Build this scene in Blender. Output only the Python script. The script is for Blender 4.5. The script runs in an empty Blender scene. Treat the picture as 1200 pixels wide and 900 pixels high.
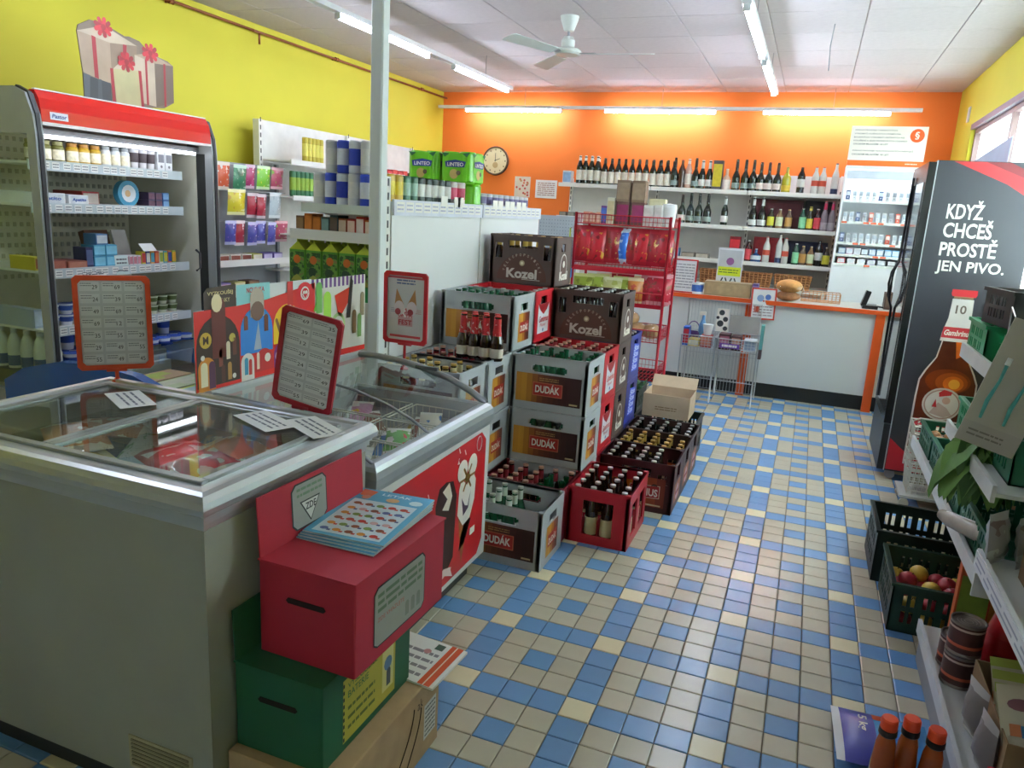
import bpy, bmesh, math, random
from mathutils import Matrix, Vector
random.seed(7)
SC = bpy.context.scene
COL = SC.collection
PI = math.pi
# ---------------------------------------------------------------- camera
cam_d = bpy.data.cameras.new('camera'); cam = bpy.data.objects.new('camera', cam_d); COL.objects.link(cam)
cam_d.sensor_width = 36; cam_d.lens = 880.87 / 1200 * 36; cam_d.clip_start = .02
RR = ((0.9285166, 0.36695772, 0.05655931), (-0.13458295, 0.1906623, 0.9723864), (-0.34604097, 0.91048883, -0.22641937))
CP = Vector((.0882, -2.8245, 1.5124))
cam.matrix_world = Matrix(((RR[0][0], RR[1][0], -RR[2][0], CP.x), (RR[0][1], RR[1][1], -RR[2][1], CP.y), (RR[0][2], RR[1][2], -RR[2][2], CP.z), (0, 0, 0, 1)))
SC.camera = cam
SC.view_settings.view_transform = 'Standard'; SC.view_settings.look = 'None'
SC.view_settings.exposure = 0.18; SC.view_settings.gamma = 1
TUBE = 62.0          # emission of the fluorescent tubes
w = bpy.data.worlds.new('daylight'); SC.world = w; w.use_nodes = True
bg = w.node_tree.nodes['Background']; bg.inputs[0].default_value = (.68, .82, 1, 1); bg.inputs[1].default_value = 26.0

# ---------------------------------------------------------------- materials
def lin(h):
    h = h.lstrip('#'); o = []
    for i in (0, 2, 4):
        c = int(h[i:i+2], 16) / 255
        o.append(c/12.92 if c <= .04045 else ((c+.055)/1.055)**2.4)
    return (*o, 1)
MC = {}
def mt(h, rough=.5, metal=0., noise=.07, scale=9., coat=0., emit=0., bump=0., ovar=0.):
    k = (h, rough, metal, noise, scale, coat, emit, bump, ovar)
    if k in MC: return MC[k]
    m = bpy.data.materials.new('mat_' + h.strip('#')); m.use_nodes = True; nt = m.node_tree
    p = nt.nodes['Principled BSDF']; c = lin(h)
    p.inputs['Roughness'].default_value = rough; p.inputs['Metallic'].default_value = metal
    p.inputs['Coat Weight'].default_value = coat; p.inputs['Base Color'].default_value = c
    if emit:
        p.inputs['Emission Color'].default_value = c; p.inputs['Emission Strength'].default_value = emit
    if noise or ovar:
        n = nt.nodes.new('ShaderNodeTexNoise'); n.inputs['Scale'].default_value = scale; n.inputs['Detail'].default_value = 3
        tc = nt.nodes.new('ShaderNodeTexCoord'); nt.links.new(tc.outputs['Object'], n.inputs['Vector'])
        mr = nt.nodes.new('ShaderNodeMapRange'); mr.inputs[1].default_value = .3; mr.inputs[2].default_value = .7
        mr.inputs[3].default_value = 1 - noise; mr.inputs[4].default_value = 1 + noise
        nt.links.new(n.outputs[0], mr.inputs[0])
        hs = nt.nodes.new('ShaderNodeHueSaturation'); hs.inputs['Color'].default_value = c
        last = mr.outputs[0]
        if ovar:
            oi = nt.nodes.new('ShaderNodeObjectInfo'); m2 = nt.nodes.new('ShaderNodeMapRange')
            m2.inputs[3].default_value = 1 - ovar; m2.inputs[4].default_value = 1 + ovar
            nt.links.new(oi.outputs['Random'], m2.inputs[0])
            mu = nt.nodes.new('ShaderNodeMath'); mu.operation = 'MULTIPLY'
            nt.links.new(last, mu.inputs[0]); nt.links.new(m2.outputs[0], mu.inputs[1]); last = mu.outputs[0]
        nt.links.new(last, hs.inputs['Value']); nt.links.new(hs.outputs[0], p.inputs['Base Color'])
        if bump:
            b = nt.nodes.new('ShaderNodeBump'); b.inputs['Strength'].default_value = bump; b.inputs['Distance'].default_value = .01
            nt.links.new(n.outputs[0], b.inputs['Height']); nt.links.new(b.outputs[0], p.inputs['Normal'])
    MC[k] = m; return m
def mt3(cols, scale=14., rough=.35, coat=.3, seed=0., stretch=(1, 1, 1)):   # patchy multi-colour print
    k = ('m3', tuple(cols), scale, rough, coat, seed, stretch)
    if k in MC: return MC[k]
    m = mt(cols[0], rough, 0, 0, 1, coat).copy(); m.name = 'print_' + cols[0]; nt = m.node_tree; p = nt.nodes['Principled BSDF']
    tc = nt.nodes.new('ShaderNodeTexCoord'); mp = nt.nodes.new('ShaderNodeMapping'); mp.inputs['Location'].default_value = (seed, seed*.7, seed*1.3); mp.inputs['Scale'].default_value = stretch
    n = nt.nodes.new('ShaderNodeTexNoise'); n.inputs['Scale'].default_value = scale; n.inputs['Detail'].default_value = 2
    r = nt.nodes.new('ShaderNodeValToRGB'); r.color_ramp.interpolation = 'CONSTANT'; N = len(cols)
    for i, c in enumerate(cols):
        t_ = 0 if i == 0 else .38+.26*(i-1)/max(1, N-2) if N > 2 else .5
        e = r.color_ramp.elements[i] if i < 2 else r.color_ramp.elements.new(t_)
        e.position = t_
    for i, e in enumerate(sorted(r.color_ramp.elements, key=lambda e: e.position)): e.color = lin(cols[i])
    nt.links.new(tc.outputs['Object'], mp.inputs[0]); nt.links.new(mp.outputs[0], n.inputs['Vector']); nt.links.new(n.outputs[0], r.inputs[0]); nt.links.new(r.outputs[0], p.inputs['Base Color'])
    MC[k] = m; return m
def glass_mat(name, tint, refl=.9):
    m = bpy.data.materials.new(name); m.use_nodes = True; nt = m.node_tree; nt.nodes.clear()
    o = nt.nodes.new('ShaderNodeOutputMaterial'); mx = nt.nodes.new('ShaderNodeMixShader')
    t = nt.nodes.new('ShaderNodeBsdfTransparent'); g = nt.nodes.new('ShaderNodeBsdfGlossy'); fr = nt.nodes.new('ShaderNodeFresnel')
    t.inputs[0].default_value = lin(tint); g.inputs['Roughness'].default_value = .02; g.inputs[0].default_value = (refl, refl, refl, 1)
    ge = nt.nodes.new('ShaderNodeNewGeometry'); mr = nt.nodes.new('ShaderNodeMapRange')
    mr.inputs[3].default_value = 1.5; mr.inputs[4].default_value = 1/1.5
    nt.links.new(ge.outputs['Backfacing'], mr.inputs[0]); nt.links.new(mr.outputs[0], fr.inputs[0])
    nt.links.new(fr.outputs[0], mx.inputs[0]); nt.links.new(t.outputs[0], mx.inputs[1]); nt.links.new(g.outputs[0], mx.inputs[2]); nt.links.new(mx.outputs[0], o.inputs[0])
    return m
GLASS = glass_mat('clear_glass', 'f2f8f6')
FILM = glass_mat('clear_film', 'eef2f2', .8)
WHITE = mt('e9ebe8', .45, 0, .03, 3); STEEL = mt('b8bcbe', .28, .85, .05, 30); ALU = mt('c9cdd0', .3, .7, .04, 6)
BLACK = mt('141416', .35, 0, .1); DARK = mt('2a2b2d', .5); PAPER = mt('eeeeea', .7, 0, .02, 20)
INK = mt('33363a', .7, 0, 0); RED = mt('d9202a', .35, 0, .05); CARD = mt('b3956f', .85, 0, .1, 14, bump=.1)
GREY = mt('8d9093', .5); SHELFW = mt('e4e3dc', .4, 0, .03, 5)

# ---------------------------------------------------------------- mesh builder
TX = {}
def textgeo(s, bold=0.):
    k = (s, bold)
    if k in TX: return TX[k]
    cu = bpy.data.curves.new('t', 'FONT'); cu.body = s; cu.size = 1; cu.resolution_u = 3; cu.offset = bold
    o = bpy.data.objects.new('t', cu); me = bpy.data.meshes.new_from_object(o)
    vs = [(v.co.x, v.co.y) for v in me.vertices]; fs = [tuple(p.vertices) for p in me.polygons]
    bpy.data.objects.remove(o); bpy.data.meshes.remove(me)
    x0 = min(v[0] for v in vs); x1 = max(v[0] for v in vs); y0 = min(v[1] for v in vs); y1 = max(v[1] for v in vs)
    TX[k] = ([((x-x0)/(x1-x0), (y-y0)/(y1-y0)) for x, y in vs], fs, (x1-x0)/(y1-y0)); return TX[k]
class MB:
    def __init__(s): s.v = []; s.f = []; s.fm = []; s.sm = []; s.ms = []; s.M = None
    def mi(s, m):
        if m not in s.ms: s.ms.append(m)
        return s.ms.index(m)
    def add(s, vs, fs, m, smooth=False):
        b = len(s.v)
        if s.M is not None: vs = [s.M @ Vector(v) for v in vs]
        s.v += [tuple(v) for v in vs]; i = s.mi(m)
        for f in fs: s.f.append(tuple(b+k for k in f)); s.fm.append(i); s.sm.append(smooth)
        return s
    def at(s, o=(0, 0, 0), u=(1, 0, 0), v=(0, 1, 0)):
        u = Vector(u).normalized(); v = Vector(v).normalized(); n = u.cross(v)
        s.M = Matrix(((u.x, v.x, n.x, o[0]), (u.y, v.y, n.y, o[1]), (u.z, v.z, n.z, o[2]), (0, 0, 0, 1))); return s
    def mat4(s, M): s.M = M; return s
    def box(s, x0, x1, y0, y1, z0, z1, m):
        return s.add([(x0,y0,z0),(x1,y0,z0),(x1,y1,z0),(x0,y1,z0),(x0,y0,z1),(x1,y0,z1),(x1,y1,z1),(x0,y1,z1)],
                     [(0,3,2,1),(4,5,6,7),(0,1,5,4),(1,2,6,5),(2,3,7,6),(3,0,4,7)], m)
    def cbox(s, x0, x1, y0, y1, z0, z1, m, c=.004):   # box with chamfered vertical and top edges
        P = [(x0+c,y0),(x1-c,y0),(x1,y0+c),(x1,y1-c),(x1-c,y1),(x0+c,y1),(x0,y1-c),(x0,y0+c)]
        cx, cy = (x0+x1)/2, (y0+y1)/2
        def sh(k): return [(cx+(x-cx)*(1-2*k/max(x1-x0,1e-6)), cy+(y-cy)*(1-2*k/max(y1-y0,1e-6))) for x, y in P]
        rings = [(sh(0), z0), (sh(0), z1-c), (sh(c), z1)]
        vs = [(x, y, z) for r, z in rings for x, y in r]
        fs = [tuple(range(7, -1, -1)), tuple(range(16, 24))]
        for r in (0, 1):
            for i in range(8): fs.append((r*8+i, r*8+(i+1) % 8, r*8+8+(i+1) % 8, r*8+8+i))
        return s.add(vs, fs, m)
    def prism(s, pts, h0, h1, m):   # polygon in local xy, extruded along z
        n = len(pts); a = sum(pts[i][0]*pts[(i+1)%n][1]-pts[(i+1)%n][0]*pts[i][1] for i in range(n))
        if a < 0: pts = pts[::-1]
        vs = [(x, y, h0) for x, y in pts] + [(x, y, h1) for x, y in pts]
        fs = [tuple(range(n-1, -1, -1)), tuple(range(n, 2*n))] + [(i, (i+1) % n, n+(i+1) % n, n+i) for i in range(n)]
        return s.add(vs, fs, m)
    def poly(s, pts, m, L=1): # flat print polygon on local xy, layer L
        z = L*.0006; n = len(pts); a = sum(pts[i][0]*pts[(i+1)%n][1]-pts[(i+1)%n][0]*pts[i][1] for i in range(n))
        if a < 0: pts = pts[::-1]
        return s.add([(x, y, z) for x, y in pts], [tuple(range(n))], m)
    def rect(s, x0, y0, x1, y1, m, L=1): return s.poly([(x0,y0),(x1,y0),(x1,y1),(x0,y1)], m, L)
    def disc(s, cx, cy, r, m, L=1, n=20, ry=None):
        ry = ry or r
        return s.poly([(cx+r*math.cos(2*PI*i/n), cy+ry*math.sin(2*PI*i/n)) for i in range(n)], m, L)
    def capsule(s, cx, cy, w, h, m, L=1, rot=0.):
        r = w/2; pts = [(r*math.cos(a), h/2-r+r*math.sin(a)) for a in [PI*i/8 for i in range(9)]] + [(-r, -h/2), (r, -h/2)]
        c, q = math.cos(rot), math.sin(rot)
        return s.poly([(cx+c*x-q*y, cy+q*x+c*y) for x, y in pts], m, L)
    def text(s, t, x0, y0, w, h, m, L=2, bold=0., skew=0., rot=0.):   # text fitted in a w x h box
        vs, fs, ar = textgeo(t, bold); z = L*.0006; c, q = math.cos(rot), math.sin(rot)
        o = []
        for x, y in vs:
            X = x*w + skew*y*h; Y = y*h; o.append((x0+c*X-q*Y, y0+q*X+c*Y, z))
        return s.add(o, fs, m)
    def lines(s, x0, y0, x1, y1, n, m, L=2, fill=.45, seed=1):  # rows of small print
        r = random.Random(seed); dy = (y1-y0)/n
        for i in range(n):
            y = y1-dy*(i+.5); x = x0
            while x < x1:
                q = min(x1, x+(x1-x0)*r.uniform(.08, .3)); s.rect(x, y-dy*fill/2, q, y+dy*fill/2, m, L); x = q+(x1-x0)*.03
        return s
    def lathe(s, prof, m, n=12, c=(0, 0, 0), smooth=True):  # prof [(r,z[,mat])]
        for i in range(len(prof)-1):
            r0, z0 = prof[i][:2]; r1, z1 = prof[i+1][:2]; mm = prof[i+1][2] if len(prof[i+1]) > 2 else m
            a = [(c[0]+r0*math.cos(2*PI*k/n), c[1]+r0*math.sin(2*PI*k/n), c[2]+z0) for k in range(n)]
            b = [(c[0]+r1*math.cos(2*PI*k/n), c[1]+r1*math.sin(2*PI*k/n), c[2]+z1) for k in range(n)]
            if r0 < 1e-6 and r1 < 1e-6: continue
            if r0 < 1e-6: s.add([(c[0], c[1], c[2]+z0)]+b, [(0, 1+(k+1) % n, 1+k) for k in range(n)], mm, smooth)
            elif r1 < 1e-6: s.add(a+[(c[0], c[1], c[2]+z1)], [(k, (k+1) % n, n) for k in range(n)], mm, smooth)
            else: s.add(a+b, [(k, (k+1) % n, n+(k+1) % n, n+k) for k in range(n)], mm, smooth)
        return s
    def tube(s, pts, r, m, n=6, closed=False):
        pts = [Vector(p) for p in pts]; N = len(pts); vs = []
        for i, p in enumerate(pts):
            if closed: d = pts[(i+1) % N]-pts[i-1]
            else: d = pts[min(i+1, N-1)]-pts[max(i-1, 0)]
            d.normalize(); a = Vector((0, 0, 1)) if abs(d.z) < .9 else Vector((1, 0, 0))
            e = d.cross(a).normalized(); g = d.cross(e)
            rr = r[i] if isinstance(r, (list, tuple)) else r
            for k in range(n):
                t = 2*PI*k/n; vs.append(p+e*(rr*math.cos(t))+g*(rr*math.sin(t)))
        fs = []
        for i in range(N if closed else N-1):
            j = (i+1) % N
            for k in range(n): fs.append((i*n+k, i*n+(k+1) % n, j*n+(k+1) % n, j*n+k))
        if not closed: fs += [tuple(range(n)), tuple(range((N-1)*n+n-1, (N-1)*n-1, -1))]
        return s.add(vs, fs, m, n > 5)
    def pillow(s, w, h, d, m, me=None, nx=6, ny=8, strips=None, wrinkle=.15, seed=3):
        # pouch standing in local xz plane (front = -y), crimped top and bottom; strips: list of (v0,v1,mat) bands
        rd = random.Random(seed)
        for sgn in (-1, 1):
            vs = []; 
            for j in range(ny+1):
                v = j/ny
                for i in range(nx+1):
                    u = i/nx; k = (math.sin(PI*min(max((v-.05)/.9, 0), 1))**.55)*(math.sin(PI*u)**.5) if 0 < v < 1 else 0
                    if 0 < i < nx and 0 < j < ny: k *= 1+rd.uniform(-wrinkle, wrinkle)
                    vs.append(((u-.5)*w*(1-.05*math.sin(PI*v)), sgn*d/2*k, v*h))
            for j in range(ny):
                v = (j+.5)/ny; mm = m
                if me and (j == 0 or j == ny-1): mm = me
                if strips and sgn < 0:
                    for a, b, q in strips:
                        if a <= v < b: mm = q
                fs = []
                for i in range(nx):
                    q = (j*(nx+1)+i, j*(nx+1)+i+1, (j+1)*(nx+1)+i+1, (j+1)*(nx+1)+i)
                    fs.append(q if sgn < 0 else q[::-1])
                s.add(vs, fs, mm, True) if j == 0 else s._more(fs, mm)
        return s
    def _more(s, fs, mm):
        b = s._base; i = s.mi(mm)
        for f in fs: s.f.append(tuple(b+k for k in f)); s.fm.append(i); s.sm.append(True)
    def blob(s, c, rx, ry, rz, m, n=10, k=6, seed=0, rough=0.):
        rd = random.Random(seed); vs = [(c[0], c[1], c[2]-rz)]
        for j in range(1, k):
            t = PI*j/k
            for i in range(n):
                a = 2*PI*i/n; q = 1+rd.uniform(-rough, rough)
                vs.append((c[0]+rx*q*math.sin(t)*math.cos(a), c[1]+ry*q*math.sin(t)*math.sin(a), c[2]-rz*math.cos(t)))
        vs.append((c[0], c[1], c[2]+rz)); fs = [(0, 1+(i+1) % n, 1+i) for i in range(n)]
        for j in range(k-2):
            for i in range(n): fs.append((1+j*n+i, 1+j*n+(i+1) % n, 1+(j+1)*n+(i+1) % n, 1+(j+1)*n+i))
        L = len(vs)-1; fs += [(1+(k-2)*n+i, 1+(k-2)*n+(i+1) % n, L) for i in range(n)]
        return s.add(vs, fs, m, True)
    def data(s, name):
        me = bpy.data.meshes.new(name); me.from_pydata(s.v, [], s.f)
        for m in s.ms: me.materials.append(m)
        me.polygons.foreach_set('material_index', s.fm); me.polygons.foreach_set('use_smooth', s.sm); me.update(); return me
    def obj(s, name, parent=None, bevel=0.):
        o = bpy.data.objects.new(name, s.data(name)); COL.objects.link(o)
        if parent: o.parent = parent
        if bevel:
            b = o.modifiers.new('bevel', 'BEVEL'); b.width = bevel; b.segments = 2; b.limit_method = 'ANGLE'
        return o
_oadd = MB.add
def _add(s, vs, fs, m, smooth=False): s._base = len(s.v); return _oadd(s, vs, fs, m, smooth)
MB.add = _add

def tag(o, label, cat, group=None):
    o['label'] = label; o['category'] = cat
    if group: o['group'] = group
    return o
def thing(name, label, cat, loc=(0, 0, 0), rz=0., group=None):
    o = bpy.data.objects.new(name, None); COL.objects.link(o); o.empty_display_size = .05
    o.location = loc; o.rotation_euler = (0, 0, rz); return tag(o, label, cat, group)
def struct(name, mb, parent=None, bevel=0.):
    o = mb.obj(name, parent, bevel)
    if not parent: o['kind'] = 'structure'
    return o
def dup(root, loc, rz=None, label=None, rot=None, scale=None, group=None):
    def cp(o, par):
        c = o.copy(); COL.objects.link(c)
        if par: c.parent = par
        for ch in KIDS.get(o.name, []): cp(ch, c)
        return c
    if root.name not in KIDS: fillkids(root)
    r = cp(root, None); r.location = loc
    if rz is not None: r.rotation_euler = (0, 0, rz)
    if rot is not None: r.rotation_euler = rot
    if scale is not None: r.scale = scale if isinstance(scale, tuple) else (scale,)*3
    if label: r['label'] = label
    if group: r['group'] = group
    return r
KIDS = {}
def fillkids(o):
    KIDS[o.name] = [c for c in COL.objects if c.parent is o]
    for c in KIDS[o.name]: fillkids(c)
ORD = ['first', 'second', 'third', 'fourth', 'fifth', 'sixth', 'seventh', 'eighth', 'ninth', 'tenth', 'eleventh', 'twelfth', 'thirteenth', 'fourteenth', 'fifteenth', 'sixteenth', 'seventeenth', 'eighteenth', 'nineteenth', 'twentieth']
class Proto:   # first use moves the original, later uses copy it
    def __init__(s, root): s.r = root; s.used = False; fillkids(root)
    def put(s, loc, rz=0., label=None, rot=None, scale=None, group=None):
        if s.used: return dup(s.r, loc, rz, label, rot, scale, group)
        s.used = True; r = s.r; r.location = loc; r.rotation_euler = rot or (0, 0, rz)
        if scale is not None: r.scale = scale if isinstance(scale, tuple) else (scale,)*3
        if label: r['label'] = label
        if group: r['group'] = group
        return r
def wire_grid(mb, p, u, v, nu, nv, r, m, n=4):   # wires spanning the parallelogram p, p+u, p+v
    p, u, v = Vector(p), Vector(u), Vector(v)
    for i in range(nu+1): q = p+u*(i/nu); mb.tube([q, q+v], r, m, n)
    for j in range(nv+1): q = p+v*(j/nv); mb.tube([q, q+u], r, m, n)
def wire_basket(mb, x0, x1, y0, y1, z0, z1, m, step=.03, r=.0015, frame=.004, nh=3):
    nx = max(2, int((x1-x0)/step)); ny = max(2, int((y1-y0)/step))
    for y in (y0, y1): wire_grid(mb, (x0, y, z0), (x1-x0, 0, 0), (0, 0, z1-z0), nx, nh, r, m)
    for x in (x0, x1): wire_grid(mb, (x, y0, z0), (0, y1-y0, 0), (0, 0, z1-z0), ny, nh, r, m)
    wire_grid(mb, (x0, y0, z0), (x1-x0, 0, 0), (0, y1-y0, 0), nx, 3, r, m)
    mb.tube([(x0,y0,z1),(x1,y0,z1),(x1,y1,z1),(x0,y1,z1)], frame, m, 6, True)
    mb.tube([(x0,y0,z0),(x1,y0,z0),(x1,y1,z0),(x0,y1,z0)], frame*.8, m, 5, True)
def wall_holes(mb, o, u, w, h, t, holes, m):   # thin upright wall from o along u, with rectangular holes (x0,x1,z0,z1)
    mb.at(o, u, (0, 0, 1)); xs = sorted({0, w, *[q for a in holes for q in a[:2]]})
    for a, b in zip(xs, xs[1:]):
        cur = 0
        for hx0, hx1, z0, z1 in sorted([q for q in holes if q[0] <= a+1e-6 and q[1] >= b-1e-6], key=lambda q: q[2]):
            if z0 > cur+1e-6: mb.box(a, b, cur, z0, 0, t, m)
            cur = z1
        if cur < h-1e-6: mb.box(a, b, cur, h, 0, t, m)
    mb.M = None
# ================================================================ SETTING
YEL = mt('d2c83c', .75, 0, .03, 2, bump=.05); ORG = mt('ec7a2c', .7, 0, .04, 2, bump=.05)
X0, X1, Y0, Y1, H = -4.36, 1.24, -4.2, 5.95, 2.86
FL = -.004
struct('floor', MB().box(X0-.1, X1+.1, Y0-.1, Y1+.1, -.08, -.0075, mt('6f6250', .9, 0, .12, 30)))
floor = bpy.data.objects['floor']
TB = mt('6b96c8', .22, 0, .05, 5, ovar=.07); TE = mt('bcb5a0', .22, 0, .05, 5, ovar=.05); TW = mt('e2d8b4', .22, 0, .04, 5, ovar=.05)
def tile_kind(c, r):
    if c % 4 == 0 and r % 4 == 0: return TW
    if c % 4 == 0 or r % 4 == 0 or (c % 4 == 2 and r % 4 == 2): return TB
    return TE
def projpx(x, y, z):
    d = Vector((x, y, z))-CP; q = [sum(RR[i][k]*d[k] for k in range(3)) for i in range(3)]
    return (600+880.87*q[0]/q[2], 450-880.87*q[1]/q[2], q[2]) if q[2] > .1 else (-999, -999, 9)
def blocked(x, y):
    if x < -1.05 and y < 0: return True
    if x < -.81 and y < 2: return True
    if x < -.53 and .35 < y < 2: return True
    if x < -.42 and .9 < y < 2.3: return True
    if x < -.73 and y < -1: return True
    return x > .62
def tile_geo(mb, x, y, m):
    a, c = .0485, .0455
    mb.add([(x-a,y-a,-.007),(x+a,y-a,-.007),(x+a,y+a,-.007),(x-a,y+a,-.007),(x-a,y-a,-.0015),(x+a,y-a,-.0015),(x+a,y+a,-.0015),(x-a,y+a,-.0015),(x-c,y-c,0),(x+c,y-c,0),(x+c,y+c,0),(x-c,y+c,0)],
      [(0,1,5,4),(1,2,6,5),(2,3,7,6),(3,0,4,7),(4,5,9,8),(5,6,10,9),(6,7,11,10),(7,4,8,11),(8,9,10,11)], m)
cand = []; rest = MB()
for c in range(int(X0*10)-1, int(X1*10)+2):
    for r in range(int(Y0*10), int(Y1*10)+1):
        x, y = c*.1, r*.1
        if x < X0 or x > X1 or y > Y1: continue
        px, py, dz = projpx(x, y, 0); ok = -20 < px < 1220 and -20 < py < 920 and not blocked(x, y)
        cand.append((dz if ok else 99, c, r))
cand.sort(); tdat = {}
for k, (dz, c, r) in enumerate(cand):
    m = tile_kind(c, r)
    if k < 300 and dz < 99:
        if m.name not in tdat: q = MB(); tile_geo(q, 0, 0, m); tdat[m.name] = q.data('tile')
        o = bpy.data.objects.new('tile', tdat[m.name]); COL.objects.link(o); o.location = (c*.1, r*.1, 0); o.parent = floor
    else: tile_geo(rest, c*.1, r*.1, m)
o = rest.obj('tile', floor); o['kind'] = 'stuff'
# ceiling with lay-in panels
struct('ceiling', MB().box(X0-.1, X1+.1, Y0-.1, Y1+.1, H+.012, H+.08, mt('b9aaa0', .8, 0, .05)))
ceil = bpy.data.objects['ceiling']; CP_M = mt('c6bcbc', .8, 0, .035, 25, bump=.15, ovar=.025)
q = MB(); a = .2975; q.add([(-a,-a,0.012),(a,-a,0.012),(a,a,0.012),(-a,a,0.012),(-a,-a,.003),(a,-a,.003),(a,a,.003),(-a,a,.003),(-a+.004,-a+.004,0),(a-.004,-a+.004,0),(a-.004,a-.004,0),(-a+.004,a-.004,0)],
   [(4,5,1,0),(5,6,2,1),(6,7,3,2),(7,4,0,3),(8,9,5,4),(9,10,6,5),(10,11,7,6),(11,8,4,7),(11,10,9,8)], CP_M)
pd = q.data('ceiling_panel')
for i in range(-8, 3):
    for j in range(-11, 7):
        x0, y0 = .22+.6*i, 2.15+.6*j; x1, y1 = x0+.6, y0+.6
        ax, bx, ay, by = max(x0, X0), min(x1, X1), max(y0, Y0), min(y1, Y1)
        if bx-ax < .05 or by-ay < .05: continue
        o = bpy.data.objects.new('ceiling_panel', pd); COL.objects.link(o); o.parent = ceil
        o.location = ((ax+bx)/2, (ay+by)/2, H); o.scale = ((bx-ax)/.6, (by-ay)/.6, 1)
# walls
struct('wall_left', MB().box(X0-.2, X0, Y0-.2, Y1+.2, -.08, H+.05, YEL))
struct('wall_back', MB().box(X0, X1, Y1, Y1+.2, -.08, H+.05, ORG))
mb = MB()
for b in ((X0, -3.4, -.08, H+.05), (.6, X1, -.08, H+.05), (-3.4, -.2, -.08, H+.05), (-.2, .6, -.08, 1.5), (-.2, .6, 2.3, H+.05)): mb.box(b[0], b[1], Y0-.2, Y0, b[2], b[3], mt('c9c6b8', .8))
struct('wall_front', mb)
WY0, WY1, WZ0, WZ1 = -.35, 5.02, 1.15, 2.42
mb = MB()
for b in ((Y0-.2, WY0, -.08, H+.05), (WY1, Y1+.2, -.08, H+.05), (WY0, WY1, -.08, WZ0), (WY0, WY1, WZ1, H+.05)): mb.box(X1, X1+.22, *b, YEL)
struct('wall_right', mb)
FR = mt('8c7270', .5)
FROST = bpy.data.materials.new('frosted_pane'); FROST.use_nodes = True; nt = FROST.node_tree; nt.nodes.clear()
_o = nt.nodes.new('ShaderNodeOutputMaterial'); _m = nt.nodes.new('ShaderNodeMixShader'); _t = nt.nodes.new('ShaderNodeBsdfTranslucent'); _d = nt.nodes.new('ShaderNodeBsdfDiffuse')
_t.inputs[0].default_value = lin('f0f3ea'); _d.inputs[0].default_value = lin('dfe2da'); _m.inputs[0].default_value = .35
nt.links.new(_t.outputs[0], _m.inputs[1]); nt.links.new(_d.outputs[0], _m.inputs[2]); nt.links.new(_m.outputs[0], _o.inputs[0])
wf = MB().box(X1+.03, X1+.12, WY0, WY1, WZ1-.05, WZ1, FR).box(X1+.03, X1+.12, WY0, WY1, WZ0, WZ0+.05, FR)
for y in (WY0, .95, 2.25, 3.6, WY1-.05): wf.box(X1+.03, X1+.12, y, y+.05, WZ0+.05, WZ1-.05, FR)
wf.box(X1-.004, X1+.04, WY0-.03, WY1+.03, WZ1-.012, WZ1+.035, mt('7b6472', .5))
win = struct('window_1', wf)
for ya, yb in ((WY0+.05, .95), (1.0, 2.25), (2.30, 3.6), (3.65, WY1-.05)):
    MB().box(X1+.07, X1+.076, ya, yb, WZ0+.05, WZ1-.05, FROST).obj('pane', win)
MB().box(X1-.06, X1+.03, WY0-.03, WY1+.03, WZ0-.03, WZ0, WHITE).obj('sill', win)
wf2 = MB()  # unseen window added behind the camera, sized to light camera-facing sides
for x in (-.2, .55): wf2.box(x, x+.05, Y0-.12, Y0-.04, 1.5, 2.3, FR)
wf2.box(-.15, .55, Y0-.12, Y0-.04, 1.5, 1.55, FR).box(-.15, .55, Y0-.12, Y0-.04, 2.25, 2.3, FR)
added_win = struct('added_window', wf2)
for xa, xb in ((-.15, .55),): MB().box(xa, xb, Y0-.08, Y0-.074, 1.55, 2.25, FROST).obj('pane', added_win)
# steel post
struct('trim_1', MB().cbox(-1.713, -1.655, .048, .106, 0, H, mt('dde3e1', .45, 0, .03, 2), .006))
# ================================================================ WALL AND CEILING FITTINGS
LW = mt('e8eaec', .4); TUBEM = mt('dfeaff', .3, 0, 0, emit=TUBE)
def light_line(label, axis, fixed, a, b, tubes, z=2.645, wires=()):
    t = thing('light_line', label, 'light', (0, 0, 0), 0, None)
    def bx(mb, p, q, w, z0, z1, m):
        return mb.box(p, q, fixed-w, fixed+w, z0, z1, m) if axis == 'x' else mb.box(fixed-w, fixed+w, p, q, z0, z1, m)
    bx(MB(), a, b, .028, z+.012, z+.045, LW).obj('housing', t)
    for p, q in tubes:
        mb = MB(); n = 10
        mb.at((p, fixed, z-.006), (0, 1, 0), (0, 0, 1)) if axis == 'x' else mb.at((fixed, p, z-.006), (1, 0, 0), (0, 0, 1))
        s = 1 if axis == 'x' else -1
        vs = [(.017*math.cos(2*PI*k/n), .017*math.sin(2*PI*k/n), s*zz) for zz in (0, q-p) for k in range(n)]
        mb.add(vs, [(k, (k+1) % n, n+(k+1) % n, n+k) for k in range(n)]+[tuple(range(n)), tuple(range(n, 2*n))], TUBEM).obj('fluorescent_tube', t)
        for c in (p-.012, q+.002): bx(MB(), c, c+.01, .02, z-.024, z+.012, LW).obj('tube_holder', t)
    for c in wires:
        x, y = (c, fixed) if axis == 'x' else (fixed, c)
        MB().tube([(x, y, z+.045), (x, y, H)], .0025, GREY).obj('hanging_wire', t)
    return t
light_line('long white fluorescent light line hanging along the orange back wall', 'x', 5.72, -4.3, .9, [(-3.94, -2.76), (-2.24, -1.05), (-.56, .62)], 2.63, (-3.2, -1.62, 0.1))
light_line('left fluorescent light line hung between yellow wall and ceiling fan', 'y', -2.9, -2.1, 4.52, [(-1.95, -.75), (-.2, 1.0), (1.56, 2.76), (3.24, 4.42)], wires=(.4, 2.1, 3.9))
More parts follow.
